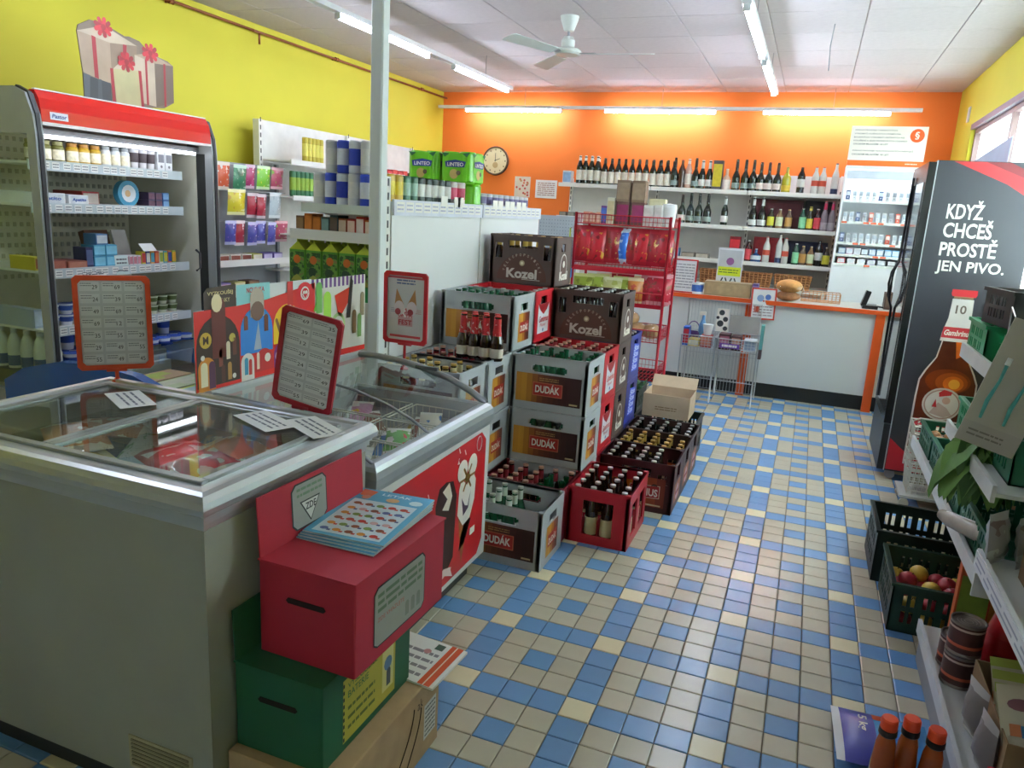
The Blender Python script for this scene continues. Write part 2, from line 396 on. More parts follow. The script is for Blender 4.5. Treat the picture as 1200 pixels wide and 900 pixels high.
light_line('right fluorescent light line running to the back above the aisle', 'y', -.41, 1.2, 4.78, [(1.72, 2.98), (3.24, 4.6)], wires=(2.3, 4.0))
# loose wires hanging from the ceiling
hw = MB().tube([(.03, 3.1, H), (.02, 3.11, H-.14), (.03, 3.1, H-.3)], .004, GREY)
tag(hw.obj('hanging_wire'), 'thin grey wire end dangling from ceiling right of right light line', 'wire')
# fan
t = thing('ceiling_fan', 'white three-bladed ceiling fan on a short rod', 'fan', (-1.72, 2.66, 0))
FW = mt('d5dbd4', .35, 0, .02)
MB().lathe([(0, 2.76), (.035, 2.762), (.06, 2.83), (.066, H), (0, H)], FW, 18).obj('canopy', t)
MB().lathe([(.009, 2.70), (.009, 2.765)], STEEL, 8).obj('rod', t)
MB().lathe([(0, 2.60), (.085, 2.603), (.098, 2.615), (.098, 2.632), (.08, 2.645), (.048, 2.648), (.048, 2.70), (.034, 2.725), (0, 2.727)], FW, 20).obj('motor', t)
for ang in (5, 128, 248):
    a = math.radians(ang); u = Vector((math.cos(a), math.sin(a), 0)); v = Vector((-math.sin(a), math.cos(a), .22))
    b = MB().at((0, 0, 2.612), u, v)
    b.prism([(.14, -.045), (.6, -.062), (.615, -.05), (.615, .05), (.6, .062), (.14, .045)], -.002, .002, FW)
    bo = b.obj('blade', t)
    MB().at((0, 0, 2.614), u, v).prism([(.08, -.015), (.2, -.03), (.2, .03), (.08, .015)], -.003, .005, STEEL).obj('bracket', bo)
# pipe on left wall
PM = mt('8a4a1c', .5, 0, .1)
t = thing('heating_pipe', 'thin rusty brown pipe running high along the yellow wall', 'pipe')
MB().tube([(X0+.05, .8, 2.80), (X0+.05, 2.45, 2.79)], .011, PM, 8).tube([(X0+.05, 2.45, 2.79), (X0+.05, 5.93, 2.785)], .011, PM, 8).tube([(X0+.05, 2.52, 2.79), (X0+.05, 2.52, 2.70)], .009, PM, 8).obj('pipe_run', t)
for y in (1.6, 3.6, 5.3): MB().tube([(X0, y, 2.79), (X0+.05, y, 2.79)], .008, PM).tube([(X0+.05, y-.02, 2.79), (X0+.05, y+.02, 2.79)], .018, PM, 8).obj('bracket', t)
# clock and papers
t = thing('wall_clock', 'round cream wall clock with dark rim on orange wall', 'clock', (-3.62, 5.947, 2.07))
c = MB().at((0, 0, 0), (1, 0, 0), (0, 0, 1))
c.lathe([(0, -.0), (.168, 0), (.172, .02), (.165, .032), (.150, .03)], mt('5a4334', .4), 30).obj('rim', t)
c = MB().at((0, -.024, 0), (1, 0, 0), (0, 0, 1)).disc(0, 0, .152, mt('d8c9a0', .6), 0, 30)
for k in range(12):
    a = k*PI/6; x, y = .128*math.sin(a), .128*math.cos(a); c.rect(x-.008, y-.008, x+.008, y+.008, mt('7d6a52', .6, 0, 0), 1)
c.disc(0, -.05, .035, mt('b79b6a', .6), 1).obj('dial', t)
MB().at((0, -.028, 0), (1, 0, 0), (0, 0, 1)).poly([(-.004, -.01), (.004, -.01), (.003, .09), (-.003, .09)], INK, 1).poly([(-.01, -.004), (-.01, .006), (.06, .03), (.062, .025)], INK, 2).obj('hands', t)
def sheet(name, label, cat, o, u, v, wd, h, base=PAPER, th=.002, draw=None):
    mb = MB().at(o, u, v); mb.box(0, wd, 0, h, -th, 0, base)
    if draw: draw(mb, wd, h)
    return tag(mb.obj(name), label, cat)
XU, ZU = (1, 0, 0), (0, 0, 1)
def notice(seed, cols=('6a6d70',), n=7):
    def d(mb, w, h): mb.lines(w*.1, h*.12, w*.9, h*.88, n, mt(cols[0], .8, 0, 0), 1, .45, seed)
    return d
def flowers(mb, w, h):
    rd = random.Random(5)
    for k in range(16): mb.disc(rd.uniform(.12, .88)*w, rd.uniform(.1, .9)*h, .014, mt(rd.choice(['c2504a', 'b98b5a', 'd57a56']), .8, 0, 0), 1+k % 3, 7)
sheet('picture_sheet', 'sheet with small red flower pattern on orange wall', 'paper', (-3.36, 5.945, 1.66), XU, ZU, .2, .24, mt('d9cdb8', .8), draw=flowers)
sheet('notice_sheet', 'wide printed notice sheet on orange wall right of flower sheet', 'paper', (-3.09, 5.945, 1.66), XU, ZU, .27, .21, draw=notice(3, ('b08a80',)))
sheet('wall_socket', 'small white switch plate high on wall by window', 'switch', (X1-.012, 5.32, 2.50), (0, -1, 0), ZU, .09, .13, WHITE, .01)
# ================================================================ BOTTLES
def bottle(name, label, cat, glass, cap, lab=None, h=.26, r=.031, group=None, neck=.45, lab_z=(.12, .45), shoulder=.55, capname='cap', capr=.0145, n=10, necklab=None, nr=.0125, nk0=.74):
    t = thing(name, label, cat, (0, 0, 0), 0, group)
    s, k = h*shoulder, h*(shoulder+.22)
    MB().lathe([(0, 0), (r*.92, .002), (r, h*.04), (r, s), (r*.86, s+h*.07), (nr*1.15, k), (nr, h*.97), (0, h*.975)], glass, n).obj('glass_body', t)
    ch = .008 if capr < .02 else .03
    MB().lathe([(capr*.9, h-.004-ch), (capr, h-ch), (capr*.95, h-.001), (capr*.6, h), (0, h)], cap, n).obj(capname, t)
    if lab: MB().lathe([(r+.0006, h*lab_z[0]), (r+.0006, h*lab_z[1])], lab, n).obj('label_wrap', t)
    if necklab: MB().lathe([((nr*1.2+.002) if nk0 > .7 else nr*1.5, h*nk0), (nr+.0025, h*.72), (nr+.0015, h*.93)], necklab, n).obj('neck_foil', t)
    return Proto(t)
BROWN = mt('2a1408', .12, 0, .1, coat=.5); GREEN = mt('1d5a3c', .12, 0, .1, coat=.5); DKG = mt('10211a', .12, 0, .1, coat=.5); CLEARB = mt('b9c4bd', .1, 0, .05, coat=.5)
CREAM = mt('e6dcc4', .6, 0, .04); GOLD = mt('c9a558', .3, .6, .05); SILV = mt('c9cbc6', .3, .6, .05)
B_green = bottle('beer_bottle', 'x', 'bottle', GREEN, SILV, mt('e4e8df', .6), necklab=mt('dfe6dc', .5))
B_greenb = bottle('beer_bottle', 'x', 'bottle', GREEN, GREEN, mt('e4e8df', .6))
B_gold = bottle('beer_bottle', 'x', 'bottle', BROWN, GOLD, mt('d9c9a0', .6), necklab=mt('e2d7a8', .4))
B_brn = bottle('beer_bottle', 'x', 'bottle', BROWN, SILV, mt('c7b98e', .6))
B_red = bottle('beer_bottle', 'x', 'bottle', BROWN, mt('b98a78', .4), mt('b32a33', .6), necklab=mt('9b2b38', .5))
B_gfoil = bottle('beer_bottle', 'x', 'bottle', BROWN, GOLD, mt('d9c07a', .5), necklab=mt('c6a24a', .35, .5))
B_dk = bottle('beer_bottle', 'x', 'bottle', mt('1b1412', .15, 0, .1, coat=.5), mt('9a9c9a', .3, .5), None)
# ================================================================ CRATES
CL, CW, CH = .396, .296, .272
def crate(name, label, col, kind):
    t = thing(name, label, 'crate', (0, 0, 0), 0, None); x, y = CL/2, CW/2; T = .008
    if kind == 'kozel':
        lh = [(.03, .075, .14, .225), (.11, .286, .2, .24), (.321, .366, .14, .225)]; sh = [(.1, .17, .19, .235)]
    elif kind == 'red':
        lh = [(.06, .17, .05, .21), (.226, .336, .05, .21)]; sh = [(.075, .22, .045, .215)]
    elif kind == 'dudak':
        lh = [(.108, .288, .192, .226), (.125, .271, .185, .233)]; sh = [(.1, .196, .19, .228)]
    else:
        lh = [(.03, .085, .16, .21), (.12, .276, .195, .235), (.311, .366, .16, .21)]; sh = [(.1, .196, .165, .24)]
    if kind == 'dudak': lh = [(.118, .278, .19, .228), (.108, .118, .198, .222), (.278, .288, .198, .222)]
    b = MB()
    wall_holes(b, (-x, -y+T, 0), (1, 0, 0), CL, CH, T, lh, col)
    wall_holes(b, (x, y-T, 0), (-1, 0, 0), CL, CH, T, lh, col)
    wall_holes(b, (x-T, -y+T, 0), (0, 1, 0), CW-2*T, CH, T, [(a-T, c-T, d, e) for a, c, d, e in sh], col)
    wall_holes(b, (-x+T, y-T, 0), (0, -1, 0), CW-2*T, CH, T, [(a-T, c-T, d, e) for a, c, d, e in sh], col)
    for sx in (-1, 1):
        for sy in (-1, 1): b.cbox(min(sx*x, sx*(x-.022)), max(sx*x, sx*(x-.022)), min(sy*y, sy*(y-.022)), max(sy*y, sy*(y-.022)), 0, CH+.001, col, .003)
    b.box(-x, x, -y-.002, -y+T, CH-.012, CH, col).box(-x, x, y-T, y+.002, CH-.012, CH, col).box(-x-.002, -x+T, -y, y, CH-.012, CH, col).box(x-T, x+.002, -y, y, CH-.012, CH, col)
    b.box(-x+.004, x-.004, -y+.004, y-.004, .004, .012, col)
    b.obj('crate_body', t)
    d = MB()
    for i in range(1, 5): d.box(-x+CL*i/5-.0015, -x+CL*i/5+.0015, -y+T, y-T, .012, .12, col)
    for i in range(1, 4): d.box(-x+T, x-T, -y+CW*i/4-.0015, -y+CW*i/4+.0015, .012, .12, col)
    d.obj('divider_grid', t)
    return t
def print_faces(t, fl, fs):   # draw on the long faces and on the short faces
    for o, u, fn, nm in (((-CL/2, -CW/2-.0004, 0), (1, 0, 0), fl, 'front_print'), ((CL/2, CW/2+.0004, 0), (-1, 0, 0), fl, 'rear_print'),
                     ((CL/2+.0004, -CW/2, 0), (0, 1, 0), fs, 'side_print'), ((-CL/2-.0004, CW/2, 0), (0, -1, 0), fs, 'side_print')):
        mb = MB().at(o, u, ZU); fn(mb); mb.obj(nm, t)
def grad(mb, x0, x1, z0, z1, cols, L=1):
    n = len(cols)
    for i, c in enumerate(cols): mb.rect(x0+(x1-x0)*i/n, z0, x0+(x1-x0)*(i+1)/n, z1, mt(c, .45, 0, .03), L)
W8 = mt('f0ece2', .5, 0, 0)
def dud_f(mb):
    grad(mb, .03, .366, .038, .182, ['c98a2c', 'cf9330', 'b97a26', '9a5a20', '7d3f1c', '6a2f1b', '5c271a', '4f2119', '471d18', '3f1a17', '3a1917', '3a1917'])
    mb.rect(.118, .074, .272, .142, mt('c96a4c', .5, 0, 0), 2); mb.rect(.122, .078, .268, .138, mt('b02a22', .45), 3)
    mb.text('DUDÁK', .132, .09, .126, .046, W8, 4, .03)
    mb.lines(.15, .148, .25, .168, 2, mt('b98d55', .5, 0, 0), 2, .4, 4); mb.rect(.31, .046, .352, .054, mt('c9b48a', .5, 0, 0), 2)
def dud_s(mb):
    grad(mb, .07, .226, .035, .18, ['c98a2c', 'cf9330', 'b36d25', '8c3c1e', '6a2a1b'])
    mb.rect(.088, .078, .208, .136, mt('b02a22', .45), 3); mb.text('DUDÁK', .096, .088, .104, .038, W8, 4, .03)
def arc_text(mb, s, cx, cy, R, a0, a1, h, m, L=2):
    n = len(s)
    for i, ch in enumerate(s):
        a = math.radians(a0+(a1-a0)*i/(n-1)); wd = h*.7
        if ch == ' ': continue
        x, y = cx+R*math.cos(a), cy+R*math.sin(a); ro = a-PI/2
        mb.text(ch, x-wd/2*math.cos(ro), y-wd/2*math.sin(ro), wd, h, m, L, .02, 0, ro)
KW = mt('cfc6bd', .5, 0, 0)
def koz_f(mb):
    mb.poly([(.198+.15*math.cos(PI*i/20), .02+.15*math.sin(PI*i/20)) for i in range(21)], mt('5a342a', .5), 1)
    arc_text(mb, 'VELKOPOPOVICKÝ', .198, .052, .105, 168, 12, .015, mt('b39f90', .5, 0, 0))
    mb.disc(.198, .118, .016, mt('b39f7a', .5, 0, 0), 2, 14); mb.disc(.198, .118, .009, mt('e2d8b8', .5, 0, 0), 3, 10)
    mb.text('Kozel', .105, .032, .185, .055, KW, 2, .035); mb.rect(.2, .026, .31, .029, KW, 2)
def koz_s(mb):
    mb.disc(.148, .105, .062, mt('d6cfc8', .5, 0, 0), 1, 24, .075); mb.disc(.148, .105, .054, mt('5a3a33', .5), 2, 24, .066)
    mb.disc(.148, .12, .02, W8, 3, 12); mb.text('Kozel', .075, .03, .146, .05, W8, 4, .05)
def red_f(mb): mb.rect(.18, .07, .216, .12, mt('d0303a', .5), 1)
def red_s(mb):
    mb.rect(.06, .04, .236, .2, mt('e3e6ec', .5, 0, .02), 1)
    mb.poly([(.06, .2), (.236, .2), (.2, .165), (.148, .14), (.096, .165)], mt('a3161f', .5), 2)
    mb.text('Gambrinus', .075, .1, .146, .034, mt('c8323c', .5, 0, 0), 3, .02, .25); mb.text('Pilsner', .1, .075, .09, .018, mt('c8323c', .5, 0, 0), 3)
    mb.disc(.148, .056, .01, mt('4c6aa8', .5, 0, 0), 3, 8)
def blu_f(mb): mb.text('Staropramen', .04, .06, .316, .07, mt('c9d4f2', .5, 0, 0), 2, .02)
def blu_s(mb):
    mb.poly([(.07, .05), (.23, .04), (.24, .2), (.1, .22)], mt('4a5fd0', .5), 1)
    for k in range(4): mb.text('Sta', .08+.008*k, .055+.038*k, .13, .034, mt('d4def8', .5, 0, 0), 2, .03, .3)
def pri_f(mb):
    grad(mb, .04, .356, .03, .19, ['a34f1c', 'b9681f', 'c97a22', 'c06d20', 'b15c1f', '9a441d', '7b2f1c'])
    mb.disc(.09, .14, .018, mt('2a1712', .5), 2, 12); mb.disc(.3, .14, .018, mt('2a1712', .5), 2, 12)
    mb.poly([(.17, .07), (.33, .08), (.33, .15), (.17, .142)], mt('e1d6c0', .5), 2); mb.poly([(.173, .073), (.327, .083), (.327, .147), (.173, .139)], mt('9b1d22', .5), 3)
    mb.text('PRIMUS', .18, .088, .14, .042, W8, 4, .03); mb.rect(.24, .036, .34, .044, mt('d8c8a0', .5, 0, 0), 2)
def pri_s(mb):
    mb.rect(.06, .04, .236, .15, mt('a8603a', .5), 1); mb.disc(.148, .09, .045, mt('c9a0a8', .5), 2, 16); mb.rect(.09, .08, .206, .1, mt('8c2430', .5), 3)
CD = crate('beer_crate', 'x', mt('b2b6ba', .5, 0, .03), 'dudak'); print_faces(CD, dud_f, dud_s); CD = Proto(CD)
CK = crate('beer_crate', 'x', mt('54413b', .5, 0, .05), 'kozel'); print_faces(CK, koz_f, koz_s); CK = Proto(CK)
CR = crate('beer_crate', 'x', mt('c4202c', .42, 0, .04), 'other'); print_faces(CR, red_f, red_s); CR = Proto(CR)
CB = crate('beer_crate', 'x', mt('262f86', .42, 0, .04), 'other'); print_faces(CB, blu_f, blu_s); CB = Proto(CB)
CW_ = crate('beer_crate', 'x', mt('7c1b2b', .45, 0, .04), 'dudak'); CW_ = Proto(CW_)
CRB = crate('beer_crate', 'x', mt('bf2131', .42, 0, .04), 'red'); CRB = Proto(CRB)
CP1 = crate('beer_crate', 'x', mt('43161a', .45, 0, .05), 'other'); print_faces(CP1, pri_f, pri_s); CP1 = Proto(CP1)
CM = crate('beer_crate', 'x', mt('3b2220', .45, 0, .05), 'other'); print_faces(CM, lambda m: m.rect(.06, .05, .33, .15, mt('6a4a3a', .5), 1), pri_s); CM = Proto(CM)
def fill(x, y, z, rz, proto, label, cells, dz=0.012, other=None):
    # cells: (i along the length 0..4, j across 0..3); rows count from the side facing the camera
    for i, j in cells:
        lx, ly = (-CL/2+CL*(i+.5)/5), (-CW/2+CW*(j+.5)/4)
        c, s = math.cos(rz), math.sin(rz); X, Y = x+c*lx-s*ly, y+s*lx+c*ly
        if rz: row, col = i, 3-j   # long side runs away from the camera: left to right is 3-j
        else: row, col = j, i
        p = proto
        if other and (i, j) in other[1]: p, lb = other[0], other[2]
        else: lb = label
        p.put((X+random.uniform(-.002, .002), Y+random.uniform(-.002, .002), z+dz), random.uniform(0, 6), '%s, %s row back, %s from left' % (lb, ORD[row], ORD[col]), group='bottles in beer crates')
ALL = [(i, j) for i in range(5) for j in range(4)]
FRONT = [(i, 0) for i in range(5)]
LX, RX = -1.42, -1.02; PH = .275
RY = [.14+.3*i for i in range(7)]
G = 'stacked beer crates'
# floor pair in front
CD.put((-1.01, .15, 0), 0, 'grey Dudák beer crate standing nearest on the floor beside ice cream freezer', group=G)
fill(-1.01, .15, 0, 0, B_green, 'green bottle in nearest grey floor crate', [(i, j) for i, j in ALL if i < 3 and j > 0]+[(0, 0), (1, 0)])
CW_.put((-1.02, .455, 0), 0, 'wine-red beer crate on floor behind the nearest grey crate', group=G)
fill(-1.02, .455, 0, 0, B_red, 'brown bottle in wine-red floor crate', [c for c in ALL if c[0] < 4 or c[1] > 0], other=(B_greenb, [(3, 0), (3, 1), (4, 1), (3, 2), (4, 2)], 'green bottle in wine-red floor crate'))
CRB.put((-.67, .58, 0), PI/2, 'bright red beer crate with tall side windows standing in the aisle', group=G)
fill(-.67, .58, 0, PI/2, B_brn, 'silver-capped brown bottle in bright red aisle crate', [c for c in ALL if c != (2, 0)])
# right column, three levels
for k, w_ in enumerate(('bottom', 'middle', 'top')):
    CD.put((RX, RY[2], k*PH), 0, 'grey Dudák beer crate, %s one of right-hand grey stack' % w_, group=G)
    if k == 1: fill(RX, RY[2], k*PH, 0, B_greenb, 'green bottle inside middle crate of right grey stack', FRONT+[(4, 1), (4, 2), (4, 3)])
fill(RX, RY[2], 2*PH, 0, B_greenb, 'green bottle in top crate of right grey stack', ALL)
for k, w_ in enumerate(('bottom', 'middle', 'top')):
    CR.put((RX, RY[3], k*PH), 0, 'red beer crate with white side label, %s one behind right grey stack' % w_, group=G)
fill(RX, RY[3], 2*PH, 0, B_red, 'brown bottle in top red crate behind right grey stack', ALL)
for k, w_ in enumerate(('bottom', 'second', 'third', 'top')):
    CK.put((RX, RY[4], k*PH), 0, 'brown Kozel beer crate, %s of the right brown stack' % w_, group=G)
fill(RX, RY[4], 3*PH, 0, B_dk, 'dark bottle in top crate of right brown stack', ALL)
for k, w_ in enumerate(('bottom', 'middle', 'top')):
    CB.put((RX, RY[5], k*PH), 0, 'blue beer crate with white lettering, %s of blue stack' % w_, group=G)
fill(RX, RY[5], 2*PH, 0, B_dk, 'dark bottle in top blue crate', [(4, 0), (4, 1), (4, 2), (4, 3), (3, 0)])
# left column
for k, w_ in enumerate(('bottom', 'middle', 'top')):
    CD.put((LX, RY[0], k*PH), 0, 'grey beer crate right behind ice cream freezer, %s of its stack' % w_, group=G)
    CD.put((LX, RY[1], k*PH), 0, 'grey beer crate, %s one of left stack under red-necked bottle pack' % w_, group=G)
fill(LX, RY[0], 2*PH, 0, B_gold, 'gold-capped bottle in grey crate behind ice cream freezer', [c for c in ALL if c not in ((4, 1), (2, 3), (4, 3))])
fill(LX, RY[1], 2*PH, 0, B_red, 'red-necked bottle in grey crate with bottle pack', [(i, j) for i in range(5) for j in range(4) if i < 3])
for k, w_ in enumerate(('bottom', 'second', 'third', 'top')):
    CD.put((LX, RY[2], k*PH), 0, 'grey Dudák beer crate, %s of tallest left grey stack' % w_, group=G)
    CR.put((LX, RY[3], k*PH), 0, 'red beer crate, %s of left red stack under Kozel crate' % w_, group=G)
fill(LX, RY[2], 3*PH, 0, B_greenb, 'green bottle in topmost crate of tallest grey stack', ALL)
fill(LX, RY[3], 3*PH, 0, B_brn, 'brown bottle in top crate of left red stack', FRONT+[(4, 1), (4, 2), (4, 3)])
for k, w_ in enumerate(('bottom', 'second', 'third', 'fourth', 'topmost')):
    CK.put((LX, RY[4], k*PH), 0, 'brown Kozel beer crate, %s of the left brown stack' % w_, group=G)
fill(LX, RY[4], 4*PH, 0, B_gfoil, 'gold-necked bottle in topmost Kozel crate', FRONT+[(4, 1), (4, 2), (1, 1), (2, 1), (3, 1)])
# pack of six red-necked bottles standing on the left crate
B_pk = bottle('beer_bottle', 'x', 'bottle', BROWN, mt('c9302f', .35), mt('c9bfb0', .6), h=.215, lab_z=(.08, .28), shoulder=.40, necklab=mt3(['d0242c', 'c21f28', 'e9d0cc'], 45, .4), group='bottles in red-necked pack', nk0=.52, nr=.0145)
k = 0
for j in range(2):
    for i in range(4 if j == 0 else 3):
        B_pk.put((-1.395+.058*i+.03*j, RY[1]-.05+.06*j, 2*PH+.262), i, 'red-necked brown beer bottle standing on top grey crate, %s in %s row' % (ORD[i], ('front', 'back')[j]))
# brown crates on the floor of the aisle side
CP1.put((-.61, 1.07, 0), 0, 'maroon Primus crate with orange front on floor behind red crate', group=G)
fill(-.61, 1.07, 0, 0, B_brn, 'brown bottle in maroon Primus crate', [c for c in ALL if c[0] < 4])
CM.put((-.61, 1.37, 0), 0, 'dark brown beer crate, second in floor row along blue stack', group=G)
fill(-.61, 1.37, 0, 0, B_gfoil, 'gold-foil bottle in second brown floor crate', [c for c in ALL if c != (4, 3)])
CM.put((-.61, 1.67, 0), 0, 'dark brown beer crate, last in floor row before green crate', group=G)
fill(-.61, 1.67, 0, 0, B_dk, 'dark bottle in last brown floor crate', ALL)
# ================================================================ CARDBOARD / GREEN CRATE BEHIND
def open_box(name, label, x0, x1, y0, y1, z0, z1, m, flap=0, cat='box', rz=0, cut=.0):
    t = thing(name, label, cat, ((x0+x1)/2, (y0+y1)/2, z0), rz); w, d, h = (x1-x0)/2, (y1-y0)/2, z1-z0; T = .004
    b = MB().box(-w, w, -d, -d+T, 0, h, m).box(-w, w, d-T, d, 0, h, m).box(-w, -w+T, -d+T, d-T, 0, h, m).box(w-T, w, -d+T, d-T, 0, h, m).box(-w+T, w-T, -d+T, d-T, 0, T, m)
    b.obj('box_body', t); return t
def plast_crate(name, label, x0, x1, y0, y1, z0, h, m, rz=0, slot=(6, 3), cat='crate', group=None):
    # slotted plastic produce crate
    w, d = (x1-x0)/2, (y1-y0)/2; t = thing(name, label, cat, ((x0+x1)/2, (y0+y1)/2, z0), rz, group); b = MB()
    def holes(L, n):
        o = []; 
        for i in range(n):
            a = .04+(L-.08)*i/n; e = .04+(L-.08)*(i+.62)/n
            o += [(a, e, h*.22, h*.42), (a, e, h*.55, h*.74)] if slot[1] == 2 else [(a, a+(e-a)*.35, h*.2, h*.45), (a, a+(e-a)*.35, h*.55, h*.8), (a+(e-a)*.65, e, h*.2, h*.45), (a+(e-a)*.65, e, h*.55, h*.8)]
        return o
    wall_holes(b, (-w, -d+.006, 0), (1, 0, 0), 2*w, h, .006, holes(2*w, slot[0]), m); wall_holes(b, (w, d-.006, 0), (-1, 0, 0), 2*w, h, .006, holes(2*w, slot[0]), m)
    n2 = max(2, int(slot[0]*d/w))
    wall_holes(b, (w-.006, -d, 0), (0, 1, 0), 2*d, h, .006, holes(2*d, n2), m); wall_holes(b, (-w+.006, d, 0), (0, -1, 0), 2*d, h, .006, holes(2*d, n2), m)
    b.box(-w, w, -d, d, 0, .006, m); b.obj('crate_body', t)
    r = MB()
    for a in ((-w-.008, w+.008, -d-.008, -d+.01), (-w-.008, w+.008, d-.01, d+.008), (-w-.008, -w+.01, -d, d), (w-.01, w+.008, -d, d)): r.box(*a, h-.012, h, m)
    r.obj('rim', t); return t
PG = mt('0f5a3e', .45, 0, .06); PGD = mt('14291f', .45, 0, .08); PGL = mt('128a55', .4, 0, .06)
plast_crate('plastic_crate', 'dark green plastic crate on floor under open brown carton', -.84, -.44, 1.9, 2.22, 0, .25, PGD)
for i in range(4): B_dk.put((-.76+.07*i, 1.98, .006), 0, 'dark bottle in dark green crate under brown carton, %s from left' % ORD[i])
t = open_box('cardboard_box', 'open brown cardboard carton standing on dark green crate by the red rack', -.8, -.5, 1.93, 2.2, .2515, .40, mt('c9b096', .85, 0, .06, 14, bump=.1))
MB().at((-.149, -.1345, 0), XU, ZU).lines(.08, .045, .22, .075, 2, mt('8f7454', .8, 0, 0), 1).obj('box_print', t)
MB().at((-.15, .135, .148), XU, (0, .7, .75)).box(0, .3, 0, .09, 0, .004, mt('c9b096', .85, 0, .06, 14, bump=.1)).obj('flap', t)
# ================================================================ FREEZERS
def sweep_rect(mb, x0, x1, y0, y1, prof, m, smooth=False):
    for (o0, z0), (o1, z1) in zip(prof, prof[1:]):
        a = [(x0-o0,y0-o0,z0),(x1+o0,y0-o0,z0),(x1+o0,y1+o0,z0),(x0-o0,y1+o0,z0)]; b = [(x0-o1,y0-o1,z1),(x1+o1,y0-o1,z1),(x1+o1,y1+o1,z1),(x0-o1,y1+o1,z1)]
        mb.add(a+b, [(k, (k+1) % 4, 4+(k+1) % 4, 4+k) for k in range(4)], m, smooth)
    return mb
FB = mt('a0a195', .5, 0, .10, 2.2)
def liner(mb, x0, x1, y0, y1, z0, z1, t, m):   # open tub
    mb.box(x0, x1, y0, y0+t, z0, z1, m).box(x0, x1, y1-t, y1, z0, z1, m).box(x0, x0+t, y0+t, y1-t, z0, z1, m).box(x1-t, x1, y0+t, y1-t, z0, z1, m).box(x0+t, x1-t, y0+t, y1-t, z0, z0+.03, m)
fx0, fx1, fy0, fy1 = -2.04, -1.045, -1.655, -1.016
t = thing('chest_freezer', 'greenish white chest freezer with two flat glass lids in the foreground', 'freezer', (0, 0, 0))
b = MB(); liner(b, fx0, fx1, fy0, fy1, .09, .835, .045, FB); b.obj('cabinet', t)
MB().box(fx0+.03, fx1-.03, fy0+.04, fy1-.03, .0, .09, DARK).obj('plinth', t)
b = MB().at((fx1-.26, fy0-.001, .12), XU, ZU); b.box(0, .2, 0, .09, -.002, .002, mt('b5ad8a', .6))
for k in range(7): b.box(.01, .19, .01+.011*k, .016+.011*k, .002, .005, mt('8b8468', .6))
b.obj('vent_grille', t)
prof = [(-.06, .80), (-.06, .872), (-.052, .878), (-.02, .880), (-.016, .887), (.0, .889), (.012, .884), (.022, .872), (.026, .858), (.024, .845), (.014, .838), (.014, .832), (.008, .830), (.008, .818), (.003, .816), (.001, .80), (-.002, .80)]
sweep_rect(MB(), fx0, fx1, fy0, fy1, prof, ALU).obj('rim_profile', t)
LF = mt('9aa09c', .35, .6, .04)
dx = -1.60
for nm, a, c in (('left', fx0+.05, dx), ('right', dx, fx1-.05)):
    l = MB(); y0, y1 = fy0+.05, fy1-.05; q = .022; z = .874
    l.cbox(a, c, y0, y0+q, z, z+.012, LF, .002).cbox(a, c, y1-q, y1, z, z+.012, LF, .002).cbox(a, a+q, y0+q, y1-q, z, z+.012, LF, .002).cbox(c-q, c, y0+q, y1-q, z, z+.012, LF, .002)
    lo = l.obj('glass_lid_frame', t); MB().box(a+q, c-q, y0+q, y1-q, z+.004, z+.008, GLASS).obj('glass', lo)
def pouch(name, label, cat, w, h, d, col, col2, seed=1, strips=(), group=None, **k):
    t = thing(name, label, cat, (0, 0, 0), 0, group)
    cs = [c for a, b, c in strips]; pm = mt3([(cs+[col2])[0], col, (cs+[col2, col2])[1]], 20, seed=seed*3.1)
    MB().pillow(w, h, d, mt(col, .3, 0, .06, 12, coat=.3), mt(col2, .35), strips=[(.12, .88, pm)], seed=seed, wrinkle=.3, **k).obj('pouch', t)
    return t
FZ = [('red', 'c22436', 'e9dcd8', [(.4, .6, 'f1eeea')]), ('yellow', 'd8b62c', 'f3e7b0', [(.3, .55, '5a8f3a')]), ('green', '4c9a45', 'e8f0e0', [(.35, .7, 'e6d24a')]), ('blue', '3f78b0', 'dce8f2', [(.4, .65, 'f0f0ee')]), ('orange', 'cf7a2c', 'f0dcc0', [(.3, .5, 'fff4d8')]), ('white', 'd9dad6', 'b9ccd9', [(.35, .6, '5b9a52')])]
FP = {c: Proto(pouch('frozen_bag', 'x', 'bag', .17, .23, .05, a, b, i+5, st, group='frozen food bags')) for i, (c, a, b, st) in enumerate(FZ)}
def lay(col, x, y, z, rz, label, tilt=-1.45):
    FP[col].put((x, y, z), label=label, rot=(tilt, 0, rz))
# frozen goods: a floor of stacked boxes under the bags
FBX = [('white fish', 'd5dde0', '3c6fa0'), ('red pizza', 'b9242b', 'e8d8b8'), ('yellow', 'd4c03a', '3b8a3e'), ('blue', '3d6fa8', 'e8eef2')]
def flat_box(label, x0, x1, y0, y1, z0, z1, c, c2, cat='box', name='product_box', rz=0, group=None, txt=None):
    t = thing(name, label, cat, ((x0+x1)/2, (y0+y1)/2, z0), rz, group); w, d, h = (x1-x0)/2, (y1-y0)/2, z1-z0
    MB().cbox(-w, w, -d, d, 0, h, mt(c, .5, 0, .05), .002).obj('carton', t)
    p = MB().at((-w, -d, h+.0003), XU, (0, 1, 0)); p.rect(w*.3, d*.3, w*1.2, d*1.6, mt(c2, .5, 0, .08, 25)); p.disc(w*1.5, d, min(w, d)*.35, mt(c2, .5, 0, .08, 25), 2)
    p.at((-w, -d-.0003, 0), XU, ZU); p.rect(w*.1, h*.3, w*1.9, h*.7, mt(c2, .5, 0, .08, 25))
    if txt: p.text(txt, w*.25, h*.38, w*1.5, h*.26, mt(c, .5, 0, 0), 3, .02)
    p.obj('print', t); return t
k = 0
